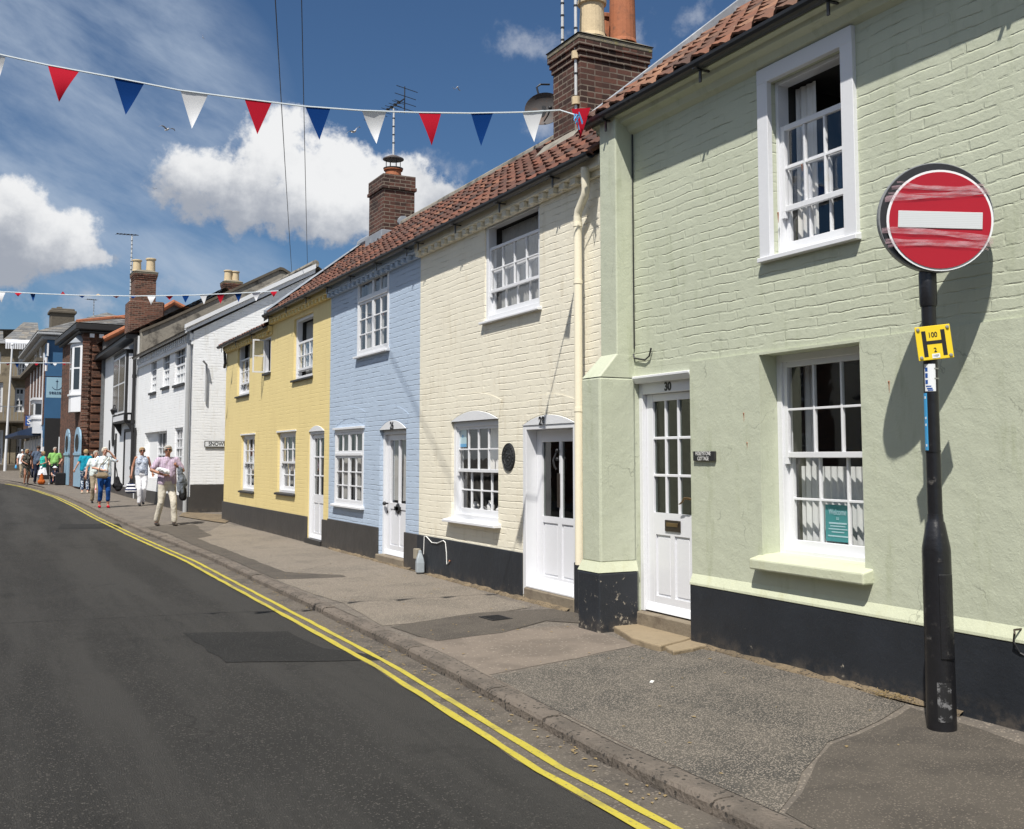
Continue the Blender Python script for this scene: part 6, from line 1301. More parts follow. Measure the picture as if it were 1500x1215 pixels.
for x, hgt, wd, c_ in ((2, 16, 13, W__), (27, 6, 12, R_), (48, 12, 8, B__), (92, -5, 8, R_), (120, 4, 11, B__), (144, -3, 10, 'flag_cream'), (170, 3, 11, R_), (195, 4, 10, B__), (222, 13, 13, W__), (248, 6, 12, R_), (272, 11, 11, B__), (298, 14, 11.5, W__), (323, 14, 12, R_), (349, 13, 11, B__), (375, 13, 13, W__), (401, 9, 11, R_)):
    f2.append((x-wd/2, Ys(x), x+wd/2, Ys(x), x+random.uniform(-1, 1), Ys(x)+hgt, c_))
e2 = [tuple(aty(x, Ys(x), sf2(x))) for x in (408, 350, 280, 200, 120, 60, 0, -60)]; e2[0] = yh.world(yh.W-(26.32-22.9)+.0-(yh.W-4.4), -.25, 4.45) if False else e2[0]; e2.append((-6.9, 27, e2[-1][2]+.2))
bunting('middle string of small pennants tied at the yellow cottage eaves', e2, f2, sf2, .012)
sf3 = lambda x: 50.0
f3 = [(x-3.4, 532.5, x+3.4, 532.5, x, 532.5+h_, c_) for x, h_, c_ in ((-2, 6, W__), (11.5, 3, R_), (25, 7, B__), (39, 6, W__), (53.5, 4, R_), (67.5, 3.5, B__), (80.5, 4.5, W__), (94, 3, R_))]
bunting('farthest string of tiny pennants before the blue painted flank', [tuple(aty(x, 532, 50)) for x in (104, 50, 0, -80)], f3, sf3, .018)
for i, (a, c_) in enumerate((((401, -40, 14), (428, 407, 37.9)), ((441, -40, 16), (450.5, 393, 37.0)))):
    A, B_ = Vector(aty(*a)), Vector(aty(*c_)); m_ = [A.lerp(B_, f)+Vector((0, 0, -.10*math.sin(f*math.pi))) for f in [k/12 for k in range(13)]]; A2 = A+(A-B_)*.25
    b = MB(); b.tube([p-A for p in [A2]+m_], .0085, 5); o = b.obj('overhead_cable', 'black_iron'); o.location = A
    tag(o, ['thin black overhead cable, left of the pair, running to the white house parapet', 'thin black overhead cable, right of the pair, running to the white house ridge'][i], 'cable', 'overhead cables')
def gull(x, y, span_px, roll, label, flap=.35, yaw=0.0):
    dist = min(1.25*F/span_px, 260); s_ = dist*.95; q = aty(x, y, s_)
    t = empty('seagull', tuple(q), yaw, label, 'seagull', 'gulls in the sky'); b = MB(); b.tube([(0, -.26, .03), (0, -.20, .03), (0, -.1, .0), (0, .12, 0), (0, .26, .02), (0, .34, .02)], [.012, .035, .075, .07, .03, .05], 8); b.obj('body', 'gull_white', t, smooth=True)
    b = MB(); b.tube([(0, -.30, .02), (0, -.25, .03)], [.006, .015], 6); b.obj('beak', 'pot_buff', t)
    for sg in (-1, 1):
        b = MB(); pr = [(0.03, .10, -.12, 0), (.30, .08, -.13, flap*.30), (.48, .02, -.12, flap*.32), (.64, .10, .04, flap*.16)]; k = 0
        for (xx, yb_, ya_, z_) in pr: b.v += [(sg*xx, ya_, z_+.01), (sg*xx, yb_, z_), (sg*xx, ya_, z_-.006), (sg*xx, yb_, z_-.008)]
        for i in range(3): a = 4*i; b.f += [(a, a+1, a+5, a+4), (a+2, a+6, a+7, a+3), (a, a+4, a+6, a+2), (a+1, a+3, a+7, a+5)]
        b.f.append((12, 13, 15, 14)); b.obj('wing', 'gull_grey', t)
    t.rotation_euler = (0, roll, yaw); return t
gull(245, 190, 23, .05, 'gull gliding level above the big white cloud, left of it', .5, .3)
gull(519, 193, 27, -.55, 'gull banking steeply between blue and white pennants', .5, .2)
gull(670, 128, 14, .1, 'gull with drooping wings above the red pennant near the chimney', -1.2, 0)
gull(297, 55, 7, 1.2, 'tiny gull high up in the sky left of the cables', .6, 0)
gull(226, 277, 7, .1, 'tiny gull by the left edge of the big cloud', .6, 0)

# ================================================================== people
def blob(name, prims, mat, parent, vox=.010, sm=4, label=None, disp=0.0):
    if name != 'body': vox *= 1.25
    mb = MB()
    for p in prims:
        if p[0] == 'c':
            _, a, ra, c_, rc = p; a, c_ = Vector(a), Vector(c_); d = c_-a; L = max(d.length, 1e-4); u = d/L; n_ = 14; pts, rs = [], []
            for k in (-.98, -.85, -.6, -.3): pts.append(a+u*ra*k); rs.append(ra*math.sqrt(1-k*k))
            pts += [a, c_]; rs += [ra, rc]
            for k in (.3, .6, .85, .98): pts.append(c_+u*rc*k); rs.append(rc*math.sqrt(1-k*k))
            mb.tube(pts, rs, n_)
        else: mb.ball(p[1], p[2], 18, 12)
    o = mb.obj(name, mat, None); sc.collection.objects.link(o); m_ = o.modifiers.new('r', 'REMESH'); m_.mode = 'VOXEL'; m_.voxel_size = vox; m2 = o.modifiers.new('s', 'SMOOTH'); m2.iterations = sm; m2.factor = .5
    dg = bpy.context.evaluated_depsgraph_get(); me = bpy.data.meshes.new_from_object(o.evaluated_get(dg)); bpy.data.objects.remove(o)
    if disp:
        from mathutils import noise as nz
        for v in me.vertices: v.co += v.normal*disp*(nz.noise(Vector((v.co.x*9, v.co.y*9, v.co.z*6)))+.6*nz.noise(v.co*22))
    me.shade_smooth(); o = bpy.data.objects.new(name, me); COL.objects.link(o)
    if parent: o.parent = parent
    if label: o['label'] = label
    return o
def hand_prims(w_, d, side, curl=.35):
    w_, d = Vector(w_), Vector(d).normalized(); up_ = Vector((0, -1, 0)) if abs(d.z) > .6 else Vector((0, 0, 1)); s_ = d.cross(up_).normalized()*side; nrm = d.cross(s_).normalized()
    pr = [('c', w_, .026, w_+d*.035, .030)]
    for k in range(4):
        o_ = s_*(.024-.016*k); a = w_+d*.03+o_*.6; kn = w_+d*.088+o_; pr.append(('c', a, .014, kn, .0115)); L = (.040, .046, .043, .034)[k]
        m1 = kn+(d*math.cos(curl)+nrm*math.sin(curl)).normalized()*L*.6; m2 = m1+(d*math.cos(curl*2.2)+nrm*math.sin(curl*2.2)).normalized()*L*.6; pr += [('c', kn, .0105, m1, .0095), ('c', m1, .0095, m2, .0085)]
    b0 = w_+d*.02+s_*.022; b1 = b0+(d*.6+s_*.8).normalized()*.035; pr += [('c', b0, .014, b1, .011), ('c', b1, .011, b1+(d*.95+s_*.25).normalized()*.03, .009)]
    return pr
PEOPLE = {}
def person(pos, h, yaw, label, legs, arms, top, bottom, hair, skin='skin', fat=1.0, shoes='lens_black', sleeve=.55, pants=1.0, extras=(), lean=0.0, female=False, back=False, vox=.010, headyaw=0.0, headz=0.0, hairstyle='short', skirt=None):
    sc_ = h/1.72; t = empty('person', pos, yaw, label, 'person'); t.scale = (sc_,)*3
    hip = .90; pr = []; V = Vector
    sh_w = .165 if female else .185; hz = 1.595; hy = -.015-lean*.55; cy = -lean*.35
    S = {}; sk = []
    for sd, (fx_, fy, lift) in zip((-1, 1), legs):
        H_ = V((sd*.085, 0, hip)); A_ = V((fx_, fy, .085+lift)); M_ = (H_+A_)/2; dl = (A_-H_).length; bend = math.sqrt(max(0, .425**2-(dl/2)**2)) if dl < .85 else 0
        K = M_+V((0, -1, 0))*min(bend, .2); S[sd] = (H_, K, A_)
        tr_ = bottom is not None and pants > .9
        sk += [('c', H_, .070 if bottom else .085, K, .044 if tr_ else .054), ('c', K, .042 if tr_ else .052, K.lerp(A_, .35), .042 if tr_ else .055), ('c', K.lerp(A_, .35), .042 if tr_ else .055, A_, .033), ('c', A_+V((0, .02, -.035)), .036, A_+V((0, -.15, -.05)), .026)]
    NK = V((0, hy*.6, 1.45)); HD = V((0, hy, hz+headz))
    sk += [('c', (-.05, -.01, .95), .074*fat, (-.05, cy-.005, 1.30), .066*fat), ('c', (.05, -.01, .95), .074*fat, (.05, cy-.005, 1.30), .066*fat), ('c', (-sh_w+.03, cy, 1.385), .042, (sh_w-.03, cy, 1.385), .042), ('c', (0, cy, 1.37), .050, NK+V((0, 0, .08)), .052)]
    cyw, syw = math.cos(headyaw), math.sin(headyaw)
    def hd(x, y, z): return HD+V((x*cyw-y*syw, x*syw+y*cyw, z))
    sk += [('e', HD+V((0, 0, .015)), (.073, .088, .098)), ('c', hd(0, -.020, -.045), .058, hd(0, -.040, -.070), .040), ('c', hd(0, -.086, .012), .008, hd(0, -.100, -.018), .015), ('e', hd(-.076, .0, -.005), (.012, .018, .028)), ('e', hd(.076, 0, -.005), (.012, .018, .028)), ('e', hd(0, -.082, .040), (.045, .012, .010)), ('c', hd(-.018, -.080, -.050), .010, hd(.018, -.080, -.050), .010)]
    for sd, arm in zip((-1, 1), arms):
        SH = V((sd*sh_w, cy, 1.395)); EL, WR, HDv = V(arm[0]), V(arm[1]), V(arm[2]); S['a%d' % sd] = (SH, EL, WR)
        sk += [('c', SH, .050*(fat**.5), EL, .038), ('c', EL, .037, WR, .025)]+hand_prims(WR, HDv, sd*-1, arm[3] if len(arm) > 3 else .4)
    body = blob('body', sk, skin, t, vox=.0085 if pos[1] < 40 else .011, sm=3)
    f2_ = fat
    tp = [('c', (-.075, .0, .93), .118*f2_, (-.065, cy*.6, 1.15), .112*f2_), ('c', (.075, 0, .93), .118*f2_, (.065, cy*.6, 1.15), .112*f2_), ('c', (-.065, cy*.6, 1.15), .112*f2_, (-.085, cy, 1.32), .108), ('c', (.065, cy*.6, 1.15), .112*f2_, (.085, cy, 1.32), .108), ('c', (-sh_w+.02, cy, 1.395), .063, (sh_w-.02, cy, 1.395), .063), ('c', (0, cy-.05*fat, 1.05), .11*fat**1.5, (0, cy-.02, 1.25), .10)]
    tp += [('c', (0, cy, 1.385), .078, (0, cy*.9-.004, 1.425), .068)]
    if female: tp += [('e', (-.07, cy-.085, 1.26), (.07, .055, .065)), ('e', (.07, cy-.085, 1.26), (.07, .055, .065))]
    if sleeve > 0:
        for sd in (-1, 1):
            SH, EL, WR = S['a%d' % sd]; 
            if sleeve <= 1: tp.append(('c', SH, .066*(fat**.4), SH.lerp(EL, sleeve), .062))
            else: tp += [('c', SH, .066, EL, .052), ('c', EL, .052, EL.lerp(WR, sleeve-1), .046)]
    else:
        tp = [p for i, p in enumerate(tp) if i != 4]+[('c', (-.10, cy, 1.36), .045, (-.09, cy+.01, 1.435), .028), ('c', (.10, cy, 1.36), .045, (.09, cy+.01, 1.435), .028)]
    blob('shirt' if not skirt else 'top', tp, top, t, vox=.012, sm=3, disp=.007)
    if bottom:
        bp = [('c', (-.07, 0, .93), .118*f2_, (.07, 0, .93), .118*f2_), ('c', (0, .02, .88), .12*f2_, (0, .02, .94), .115*f2_)]
        for sd in (-1, 1):
            H_, K, A_ = S[sd]; bp.append(('c', H_+V((sd*.005, 0, -.02)),   .094*f2_, K, .066))
            if pants > .5: e_ = K.lerp(A_, min(1, (pants-.5)*2)); bp += [('c', K, .066, K.lerp(e_, .6), .062), ('c', K.lerp(e_, .6), .062, e_+V((0, 0, .03 if pants >= 1 else 0)), .062)]
        blob('trousers', bp, bottom, t, vox=.012, sm=3, disp=.008)
    if skirt:
        mat_s, zhem, rw, rh = skirt; b = MB(); n_ = 40; rows = []
        for i in range(9):
            f = i/8; z = 1.02-(1.02-zhem)*f; k0 = len(b.v)
            for j in range(n_): a = 2*math.pi*j/n_; r = (rw+(rh-rw)*f)*(1+.06*f*math.sin(a*7)+.03*math.sin(a*13)*f); b.v.append((r*1.15*math.cos(a), r*.85*math.sin(a), z))
            if i:
                for j in range(n_): b.f.append((k0-n_+j, k0-n_+(j+1) % n_, k0+(j+1) % n_, k0+j))
        b.obj('skirt', mat_s, t, smooth=True)
    if hair:
        hp = [('e', HD+V((0, .018, .040)), (.088, .098, .082)), ('e', hd(0, .045, .005), (.080, .070, .085))]
        if hairstyle == 'short': hp += [('e', hd(-.070, .010, .015), (.022, .045, .045)), ('e', hd(.070, .010, .015), (.022, .045, .045)), ('e', hd(0, -.055, .085), (.060, .035, .030))]
        if hairstyle == 'bob': hp += [('e', hd(-.070, .015, -.015), (.028, .06, .085)), ('e', hd(.070, .015, -.015), (.028, .06, .085)), ('e', hd(0, .06, -.03), (.07, .05, .08)), ('e', hd(0, -.06, .082), (.062, .03, .028))]
        if hairstyle == 'bald': hp = [('e', hd(0, .040, .0), (.082, .066, .060))]
        blob('hair', hp, hair, t, vox=.010, sm=2, disp=.006)
    if hairstyle == 'cap' or 'cap' in extras:
        b = MB(); b.ball(tuple(HD+V((0, .005, .045))), (.092, .108, .085)); q = hd(0, -.13, .045); b.box(q.x-.06, q.x+.06, q.y-.03, q.y+.06, q.z-.004, q.z+.008); b.obj('hat', 'hair_dark' if 'whitecap' not in extras else 'flag_white', t, smooth=True)
    if 'sunhat' in extras:
        b = MB(); b.lathe([(.001, .13), (.07, .125), (.092, .06), (.096, .035), (.165, .015), (.168, .010), (.095, .022), (.001, .02)], c=tuple(HD+V((0, .0, .02))), n=24); b.obj('hat', 'flag_white', t, smooth=True)
    if not back:
        if 'sunglasses' in extras:
            b = MB(); 
            for sx_ in (-.032, .032): q = hd(sx_, -.094, .018); b.ball(tuple(q), (.028, .010, .022), 12, 8)
            b.tube([tuple(hd(-.060, -.085, .022)), tuple(hd(-.080, .0, .015))], .004, 5); b.tube([tuple(hd(.060, -.085, .022)), tuple(hd(.080, .0, .015))], .004, 5); b.obj('sunglasses', 'lens_black', t, smooth=True)
        else:
            for sx_ in (-.030, .030): b = MB(); b.ball(tuple(hd(sx_, -.083, .018)), (.013, .008, .008), 10, 6); b.obj('eye', 'hair_dark', t, smooth=True)
        b = MB(); b.ball(tuple(hd(0, -.090, -.050)), (.024, .006, .006), 10, 6); b.obj('mouth', 'flag_red' if female else 'skin_dark', t)
    for sd in (-1, 1):
        H_, K, A_ = S[sd]; sp = [('c', A_+V((0, .035, -.048)), .038, A_+V((0, -.09, -.050)), .042), ('c', A_+V((0, -.09, -.050)), .042, A_+V((0, -.17, -.056)), .030)]
        o = blob('shoe', sp, shoes, t, vox=.011, sm=2)
        for v in o.data.vertices: v.co.z = max(v.co.z, A_.z-.085)
    t['_s'] = sc_; M_ = Matrix.Translation(pos) @ Matrix.Rotation(yaw, 4, 'Z') @ Matrix.Scale(sc_, 4); del t['_s']
    return t, (lambda p: M_ @ Vector(p)), S
def place(x, yfoot, ytop, s=None):
    z = .05
    for _ in range(6):
        q = atz(x, yfoot, z); z = pz(min(q[0], 5.3), q[1])+.004
    q = atz(x, yfoot, z); top = aty(x, ytop, q[1]); return (float(q[0]), float(q[1]), float(z)), float(top[2]-z)
def toward(p, off=0): return math.atan2(-p[0], p[1])*1.0+off       # local -Y looks back to the camera's place
cloth('lilac_shirt', (.40, .31, .41), pcol=(.52, .44, .54), psc=28, kind='vstripe'); cloth('cream_trousers', (.58, .54, .46)); cloth('patterned_vest', (.46, .50, .57), pcol=(.25, .29, .38), psc=26)
cloth('white_cotton', (.76, .76, .79)); cloth('floral_shirt', (.66, .72, .73), pcol=(.05, .13, .42), psc=8, pthr=(.585, .62)); cloth('capri_blue', (.012, .06, .22)); cloth('turquoise', (.01, .25, .36)); cloth('batik', (.045, .075, .14), pcol=(.55, .60, .64), psc=22, pthr=(.52, .57))
cloth('lime', (.22, .44, .13)); cloth('teal_cloth', (.03, .36, .30)); cloth('slate_shirt', (.085, .115, .17)); cloth('navy_cloth', (.015, .02, .04)); cloth('black_cloth', (.018, .018, .020)); cloth('dark_floral', (.03, .032, .028), pcol=(.16, .14, .12), psc=18); cloth('purple_cloth', (.15, .03, .15)); cloth('khaki', (.30, .25, .18)); cloth('pale_shirt', (.60, .66, .64))
cloth('tan_bag', (.23, .18, .12)); cloth('grey_jacket', (.16, .18, .21)); cloth('orange_bag', (.42, .10, .02)); cloth('stripe_bag', (.74, .75, .78), pcol=(.02, .03, .09), psc=11, kind='stripe'); cloth('red_floral', (.62, .45, .40), pcol=(.42, .03, .05), psc=11, pthr=(.55, .6)); cloth('beige_cloth', (.50, .44, .34))
dn = (0, 0, -1)
# 1 man in lilac shirt
p, h = place(243, 770, 652); yaw = toward(p, .25)
man, MW, S = person(p, h, yaw, 'tanned grey haired man in lilac shirt, sunglasses and cream trousers striding along', [(-.17, .12, 0), (.13, -.16, 0)], [((-.34, -.04, 1.18), (-.13, -.24, 1.08), (.9, -.2, 0), .7), ((.33, -.02, 1.17), (.15, -.24, 1.25), (-.7, -.4, .5), .9)], 'lilac_shirt', 'cream_trousers', 'hair_grey', 'skin_tan', fat=1.12, shoes='bronze_dark', extras=('sunglasses',), sleeve=.75, headyaw=-.2)
b = MB(); b.lathe([(.128, -.02), (.132, 0), (.128, .02)], c=(0, -.01, .985), n=24); b.obj('belt', 'lens_black', man, xf=Matrix.Diagonal((1.32, 1.05, 1, 1)))
q = MW((.20, -.25, 1.0)); t = empty('jacket', tuple(q), yaw, 'grey jacket hanging from the left hand of the man in lilac', 'jacket'); blob('cloth', [('c', (0, 0, .22), .06, (.03, .0, -.05), .08), ('c', (.03, .02, -.05), .08, (.06, .0, -.32), .05), ('c', (.08, .03, .05), .06, (.14, .04, -.12), .07), ('c', (-.02, 0, -.1), .05, (.0, 0, -.28), .05)], 'grey_jacket', t, vox=.012, disp=.02)
q = MW((.34, .05, .8)); t = empty('backpack', tuple(q), yaw, 'black bag hanging at the left side of the man in lilac', 'bag'); blob('bag_body', [('c', (0, 0, .1), .07, (.02, 0, -.22), .09)], 'black_cloth', t, vox=.014, disp=.012); b = MB(); b.tube([(0, 0, .1), (-.06, -.02, .40), (-.12, -.03, .58)], .014, 6); b.obj('strap', 'black_cloth', t)
q = MW((-.14, -.25, 1.17)); t = empty('paper_bag', tuple(q), yaw, 'crumpled white bundle in the crook of the man in lilac', 'bundle'); blob('cloth', [('c', (-.08, 0, .03), .055, (.08, -.02, -.03), .06)], 'white_cotton', t, vox=.012, disp=.02)
# 2 woman in white trousers
p, h = place(206, 741, 655); yaw = toward(p, .1)
wo2_, MW, S = person(p, h, yaw, 'short haired woman in grey patterned vest and white trousers', [(-.05, -.12, 0), (.07, .10, .03)], [((-.25, .02, 1.14), (-.29, -.10, .90), (0, -.1, -1), .6), ((.25, .03, 1.14), (.30, -.08, .95), (.1, -.3, -1), .6)], 'patterned_vest', 'white_cotton', 'hair_blond', 'skin_tan', female=True, sleeve=0, extras=('sunglasses',), fat=1.02)
q = MW((-.30, -.14, .50)); t = empty('shopping_bag', tuple(q), yaw, 'navy and white striped shopping bag held by the woman in white trousers', 'bag'); blob('bag_body', [('c', (-.08, 0, -.05), .09, (.08, 0, -.05), .09), ('c', (-.08, 0, .10), .06, (.08, 0, .10), .06)], 'stripe_bag', t, vox=.014); b = MB(); b.tube([(-.07, 0, .14), (-.02, 0, .27), (.02, 0, .27), (.07, 0, .14)], .010, 6); b.obj('handle', 'navy_cloth', t)
# 3 woman floral shirt, blue capris
p, h = place(151, 744, 655); yaw = toward(p, .12)
wo3, MW, S = person(p, h, yaw, 'white haired woman in blue floral shirt and blue cropped trousers, hand to her head', [(-.10, .04, 0), (.12, -.06, 0)], [((-.30, .0, 1.13), (-.05, -.24, 1.06), (.9, -.1, 0), .5), ((.33, -.04, 1.32), (.13, -.10, 1.57), (-.8, 0, .5), .4)], 'floral_shirt', 'capri_blue', 'hair_white', female=True, pants=.82, shoes='flag_red', fat=1.12, sleeve=.8)
q = MW((-.08, -.25, .90)); t = empty('handbag', tuple(q), yaw, 'tan crossbody handbag worn by the woman in the floral shirt', 'bag'); blob('bag_body', [('c', (-.10, 0, 0), .075, (.10, 0, 0), .075), ('c', (-.10, 0, .06), .05, (.10, 0, .06), .05)], 'tan_bag', t, vox=.013); b = MB(); b.tube([(-.13, 0, .05), (-.05, .08, .3), (.16, .14, .55)], .012, 6); b.tube([(.13, 0, .05), (.17, .06, .3), (.20, .14, .55)], .012, 6); b.obj('strap', 'tan_bag', t)
q = MW((.36, -.02, .72)); t = empty('shoulder_bag', tuple(q), yaw, 'big soft black bag beside the woman in the floral shirt', 'bag'); blob('bag_body', [('c', (0, 0, .12), .06, (.03, 0, -.18), .10), ('c', (-.05, 0, -.1), .09, (.08, 0, -.12), .09)], 'black_cloth', t, vox=.014, disp=.012); b = MB(); b.tube([(0, 0, .15), (-.03, 0, .35), (-.08, 0, .5)], .014, 6); b.obj('strap', 'black_cloth', t)
# 4 person half hidden behind her
p, h = place(138.5, 737, 660); yaw = toward(p, .1)
person(p, h, yaw, 'person in pale shirt and khaki trousers half hidden behind the floral shirt', [(-.08, .0, 0), (.10, -.08, 0)], [((-.27, .0, 1.12), (-.30, -.1, .9), dn), ((.27, .0, 1.12), (.28, -.1, .9), dn)], 'pale_shirt', 'khaki', 'hair_grey', female=True)
# 5 woman turquoise from behind
p, h = place(124, 723, 658); yaw = toward(p, .1)+math.pi
w5_, MW, S = person(p, h, yaw, 'woman seen from behind in turquoise top and patterned trousers', [(-.10, .0, 0), (.10, .05, 0)], [((-.26, .0, 1.12), (-.22, -.1, .92), dn), ((.28, .05, 1.14), (.38, -.02, .93), (.2, 0, -1), .6)], 'turquoise', 'batik', 'hair_blond', female=True, fat=1.15, back=True, pants=.9, shoes='beige_cloth' if 'beige_cloth' in MATS else 'lens_black')
q = MW((-.42, .05, .22)); t = empty('shopping_bag', (q.x, q.y, q.z-.1), yaw, 'red and pink flowered bag standing by the woman in turquoise', 'bag'); blob('bag_body', [('c', (-.10, 0, -.08), .13, (.10, 0, -.08), .13), ('c', (0, 0, .0), .12, (0, 0, .25), .06)], 'red_floral', t, vox=.016, disp=.015); b = MB(); b.tube([(-.03, 0, .3), (0, 0, .5), (.03, 0, .3)], .012, 6); b.obj('handle', 'red_floral', t)
p, h = place(132.5, 722, 663); person(p, h, toward(p), 'dark haired person in purple between the turquoise top and the floral shirt', [(-.08, 0, 0), (.09, -.05, 0)], [((-.26, .0, 1.12), (-.26, -.1, .9), dn), ((.26, 0, 1.12), (.26, -.1, .9), dn)], 'purple_cloth', 'navy_cloth', 'hair_dark', female=True, hairstyle='bob')
# 6 man in green behind pushchair
p, h = place(79, 712, 655); yaw = toward(p, 0)
gm, MW, S = person(p, h, yaw, 'grey haired man in lime green t-shirt pushing the pushchair', [(-.10, .05, 0), (.10, .0, 0)], [((-.28, -.02, 1.12), (-.20, -.28, .98), (0, -1, -.2), .7), ((.30, -.02, 1.14), (.18, -.28, .98), (-.2, -1, -.2), .7)], 'lime', 'navy_cloth', 'hair_grey', fat=1.1)
q = MW((.02, -.62, 0)); t = empty('pushchair', tuple(q), yaw, 'small dark pushchair facing the camera with a child aboard', 'pushchair')
b = MB()
for sx_ in (-.22, .22): b.tube([(sx_, .45, 1.0), (sx_, .25, .75), (sx_*.95, -.28, .14)], .016, 8); b.tube([(sx_, .28, .14), (sx_*.95, -.05, .52)], .016, 8)
b.tube([(-.22, .45, 1.0), (.22, .45, 1.0)], .018, 8); b.tube([(-.21, -.25, .16), (.21, -.25, .16)], .014, 8); b.tube([(-.22, .28, .14), (.22, .28, .14)], .014, 8); b.obj('frame', 'black_iron', t, smooth=True)
for sx_ in (-.23, .23):
    for yy in (-.28, .30): b = MB(); b.lathe([(.02, -.02), (.085, -.02), (.09, 0), (.085, .02), (.02, .02)], c=(sx_, yy, .09), n=18, ax=0); b.obj('wheel', 'plastic_grey' if yy < 0 else 'black_iron', t)
b = MB(); b.prism([(-.20, .38), (.15, .36), (.30, .80), (.26, .82), (.12, .42), (-.20, .43)], 0, -.18, .18); b.box(-.12, .12, -.30, -.22, .18, .24); b.obj('seat', 'black_cloth', t, bevel=.01); b = MB(); b.box(-.13, .13, -.05, .25, .18, .34); b.obj('basket', 'capri_blue', t, bevel=.02)
cp = Vector(q)+Matrix.Rotation(yaw, 3, 'Z') @ Vector((0, .02, 0))
# seated toddler
tc = empty('person', (cp.x, cp.y, cp.z), yaw, 'toddler in white sunhat sitting in the pushchair', 'person')
sk = [('c', (-.05, .05, .48), .06, (.05, .05, .48), .06), ('c', (0, .06, .50), .075, (0, .08, .66), .065), ('c', (0, .07, .70), .035, (0, .06, .76), .03), ('e', (0, .05, .82), (.065, .075, .078)), ('c', (0, -.022, .81), .010, (0, -.03, .80), .010), ('e', (-.066, .05, .81), (.010, .014, .02)), ('e', (.066, .05, .81), (.010, .014, .02))]
for sd in (-1, 1):
    sk += [('c', (sd*.055, .04, .47), .045, (sd*.07, -.17, .47), .036), ('c', (sd*.07, -.17, .47), .034, (sd*.07, -.24, .28), .024), ('c', (sd*.07, -.24, .27), .022, (sd*.07, -.30, .26), .018), ('c', (sd*.085, .08, .67), .030, (sd*.15, .0, .58), .024), ('c', (sd*.15, .0, .58), .023, (sd*.11, -.12, .55), .017)]+hand_prims((sd*.11, -.12, .55), (0, -1, -.2), -sd, .6)
blob('body', sk, 'skin', tc, vox=.008, sm=3); blob('top', [('c', (-.04, .055, .50), .080, (-.03, .08, .66), .068), ('c', (.04, .055, .50), .080, (.03, .08, .66), .068), ('c', (-.085, .08, .67), .040, (-.12, .04, .62), .036), ('c', (.085, .08, .67), .040, (.12, .04, .62), .036)], 'navy_cloth', tc, vox=.010, sm=3); blob('shorts', [('c', (-.055, .04, .475), .058, (-.065, -.08, .475), .050), ('c', (.055, .04, .475), .058, (.065, -.08, .475), .050)], 'white_cotton', tc, vox=.010)
for sd in (-1, 1): blob('shoe', [('c', (sd*.07, -.24, .245), .026, (sd*.07, -.31, .25), .022)], 'flag_red', tc, vox=.009); b = MB(); b.ball((sd*.026, -.022, .825), (.010, .006, .007), 8, 6); b.obj('eye', 'hair_dark', tc)
b = MB(); b.ball((0, .055, .865), (.078, .088, .062)); b.lathe([(.07, 0), (.115, -.008), (.115, -.002), (.07, .012)], c=(0, .05, .855), n=20); b.obj('hat', 'flag_white', tc, smooth=True); b = MB(); b.ball((0, -.022, .785), (.014, .005, .005), 8, 6); b.obj('mouth', 'flag_red', tc)
# 8.. others by the kerb
p, h = place(62, 711, 661); yaw = toward(p, -.9); _, MW, S = person(p, h, yaw, 'woman in teal top and white skirt turned sideways next to the green t-shirt', [(-.07, .0, 0), (.08, -.05, 0)], [((-.25, .0, 1.14), (-.12, -.22, 1.05), (.6, -.6, 0)), ((.25, .0, 1.14), (.12, -.22, 1.05), (-.6, -.6, 0))], 'teal_cloth', None, 'hair_blond', 'skin_tan', female=True, sleeve=0, skirt=('white_cotton', .52, .13, .23), hairstyle='bob')
q = MW((.25, -.25, .2)); t = empty('shopping_bag', tuple(q), 0, 'bright orange bag on the ground left of the pushchair', 'bag'); blob('bag_body', [('c', (-.05, 0, -.02), .12, (.05, 0, -.02), .12), ('c', (0, 0, .05), .11, (0, 0, .30), .06)], 'orange_bag', t, vox=.016, disp=.012); b = MB(); b.ball((0, 0, .38), .06); b.obj('knot', 'white_cotton', t)
p, h = place(54.5, 709, 653); yaw = toward(p, .2); person(p, h, yaw, 'big man in slate blue t-shirt, dark trousers and dark cap, third from the left', [(-.10, .05, 0), (.11, .0, 0)], [((-.30, .0, 1.14), (-.32, -.1, .92), dn), ((.30, .0, 1.14), (.30, -.12, .93), dn)], 'slate_shirt', 'navy_cloth', 'hair_dark', fat=1.22, extras=('cap', 'sunglasses'))
p, h = place(37.5, 710, 658); yaw = toward(p, .3); person(p, h, yaw, 'blond woman in dark patterned dress leaning forward, leftmost in front', [(-.08, -.05, 0), (.09, .04, 0)], [((-.25, -.02, 1.14), (-.10, -.22, 1.02), (.6, -.5, -.3)), ((.26, -.02, 1.14), (.26, -.10, .9), dn)], 'dark_floral', None, 'hair_blond', 'skin_tan', female=True, sleeve=0, skirt=('dark_floral', .45, .14, .20), lean=.12, hairstyle='bob')
p, h = place(32, 704, 658); yaw = toward(p, .2); _, MW, S = person(p, h, yaw, 'person in white shirt and white cap at the back of the group on the left', [(-.08, -.05, 0), (.09, .04, 0)], [((-.27, .0, 1.14), (-.28, -.1, .92), dn), ((.27, 0, 1.14), (.26, -.10, .92), dn)], 'white_cotton', 'khaki', 'hair_grey', 'skin', extras=('cap', 'whitecap'))
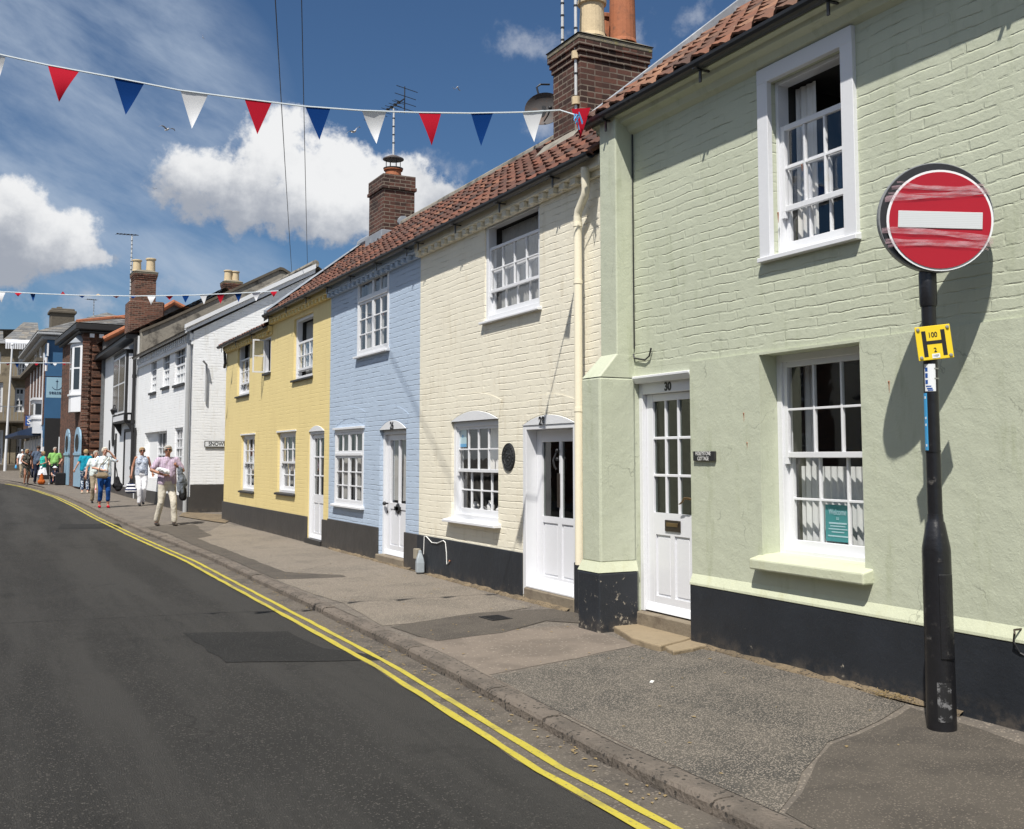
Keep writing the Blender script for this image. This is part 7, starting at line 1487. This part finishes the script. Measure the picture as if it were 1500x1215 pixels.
q = MW((-.34, -.1, .78)); t = empty('small_bag', tuple(q), 0, 'small bright blue bag in the hand of the person in the white shirt', 'bag'); blob('bag_body', [('c', (0, 0, .02), .05, (0, 0, -.08), .07)], 'poster_blue', t, vox=.014); b = MB(); b.tube([(-.02, 0, .05), (0, 0, .15), (.02, 0, .05)], .010, 6); b.obj('handle', 'poster_blue', t)
p, h = place(44.5, 704, 659); person(p, h, toward(p), 'person in dark jacket behind the patterned dress', [(-.08, -.05, 0), (.09, .04, 0)], [((-.27, .0, 1.14), (-.28, -.1, .92), dn), ((.27, 0, 1.14), (.26, -.10, .92), dn)], 'navy_cloth', 'navy_cloth', 'hair_white', 'skin')
p, h = place(88.5, 706, 660); person(p, h, toward(p, -.3), 'dark dressed person standing right behind the green t-shirt', [(-.08, -.05, 0), (.09, .04, 0)], [((-.27, .0, 1.14), (-.2, -.2, 1.0), (.4, -.6, 0)), ((.27, 0, 1.14), (.20, -.2, 1.0), (-.4, -.6, 0))], 'black_cloth', 'black_cloth', 'hair_dark', 'skin')
p, h = place(71, 704, 662); person(p, h, toward(p, .2), 'person in straw hat and beige top between the teal top and green t-shirt', [(-.08, -.05, 0), (.09, .04, 0)], [((-.27, .0, 1.14), (-.28, -.1, .92), dn), ((.27, 0, 1.14), (.26, -.10, .92), dn)], 'black_cloth', 'black_cloth', 'hair_grey', 'skin', extras=('sunhat',))
q, _ = place(88, 713, 690); t = empty('wheeled_case', q, 0, 'black wheeled case standing right of the pushchair', 'case'); b = MB(); b.box(-.22, .22, -.14, .14, .06, .62); b.obj('shell', 'black_cloth', t, bevel=.05, seg=3); b = MB(); b.tube([(-.1, .1, .62), (-.1, .1, .95), (.1, .1, .95), (.1, .1, .62)], .012, 6); b.obj('handle', 'black_iron', t)
for sx_ in (-.17, .17): b = MB(); b.lathe([(.01, -.015), (.05, -.015), (.05, .015), (.01, .015)], c=(sx_, .08, .05), n=12, ax=0); b.obj('wheel', 'black_iron', t)

LC.exclude = False
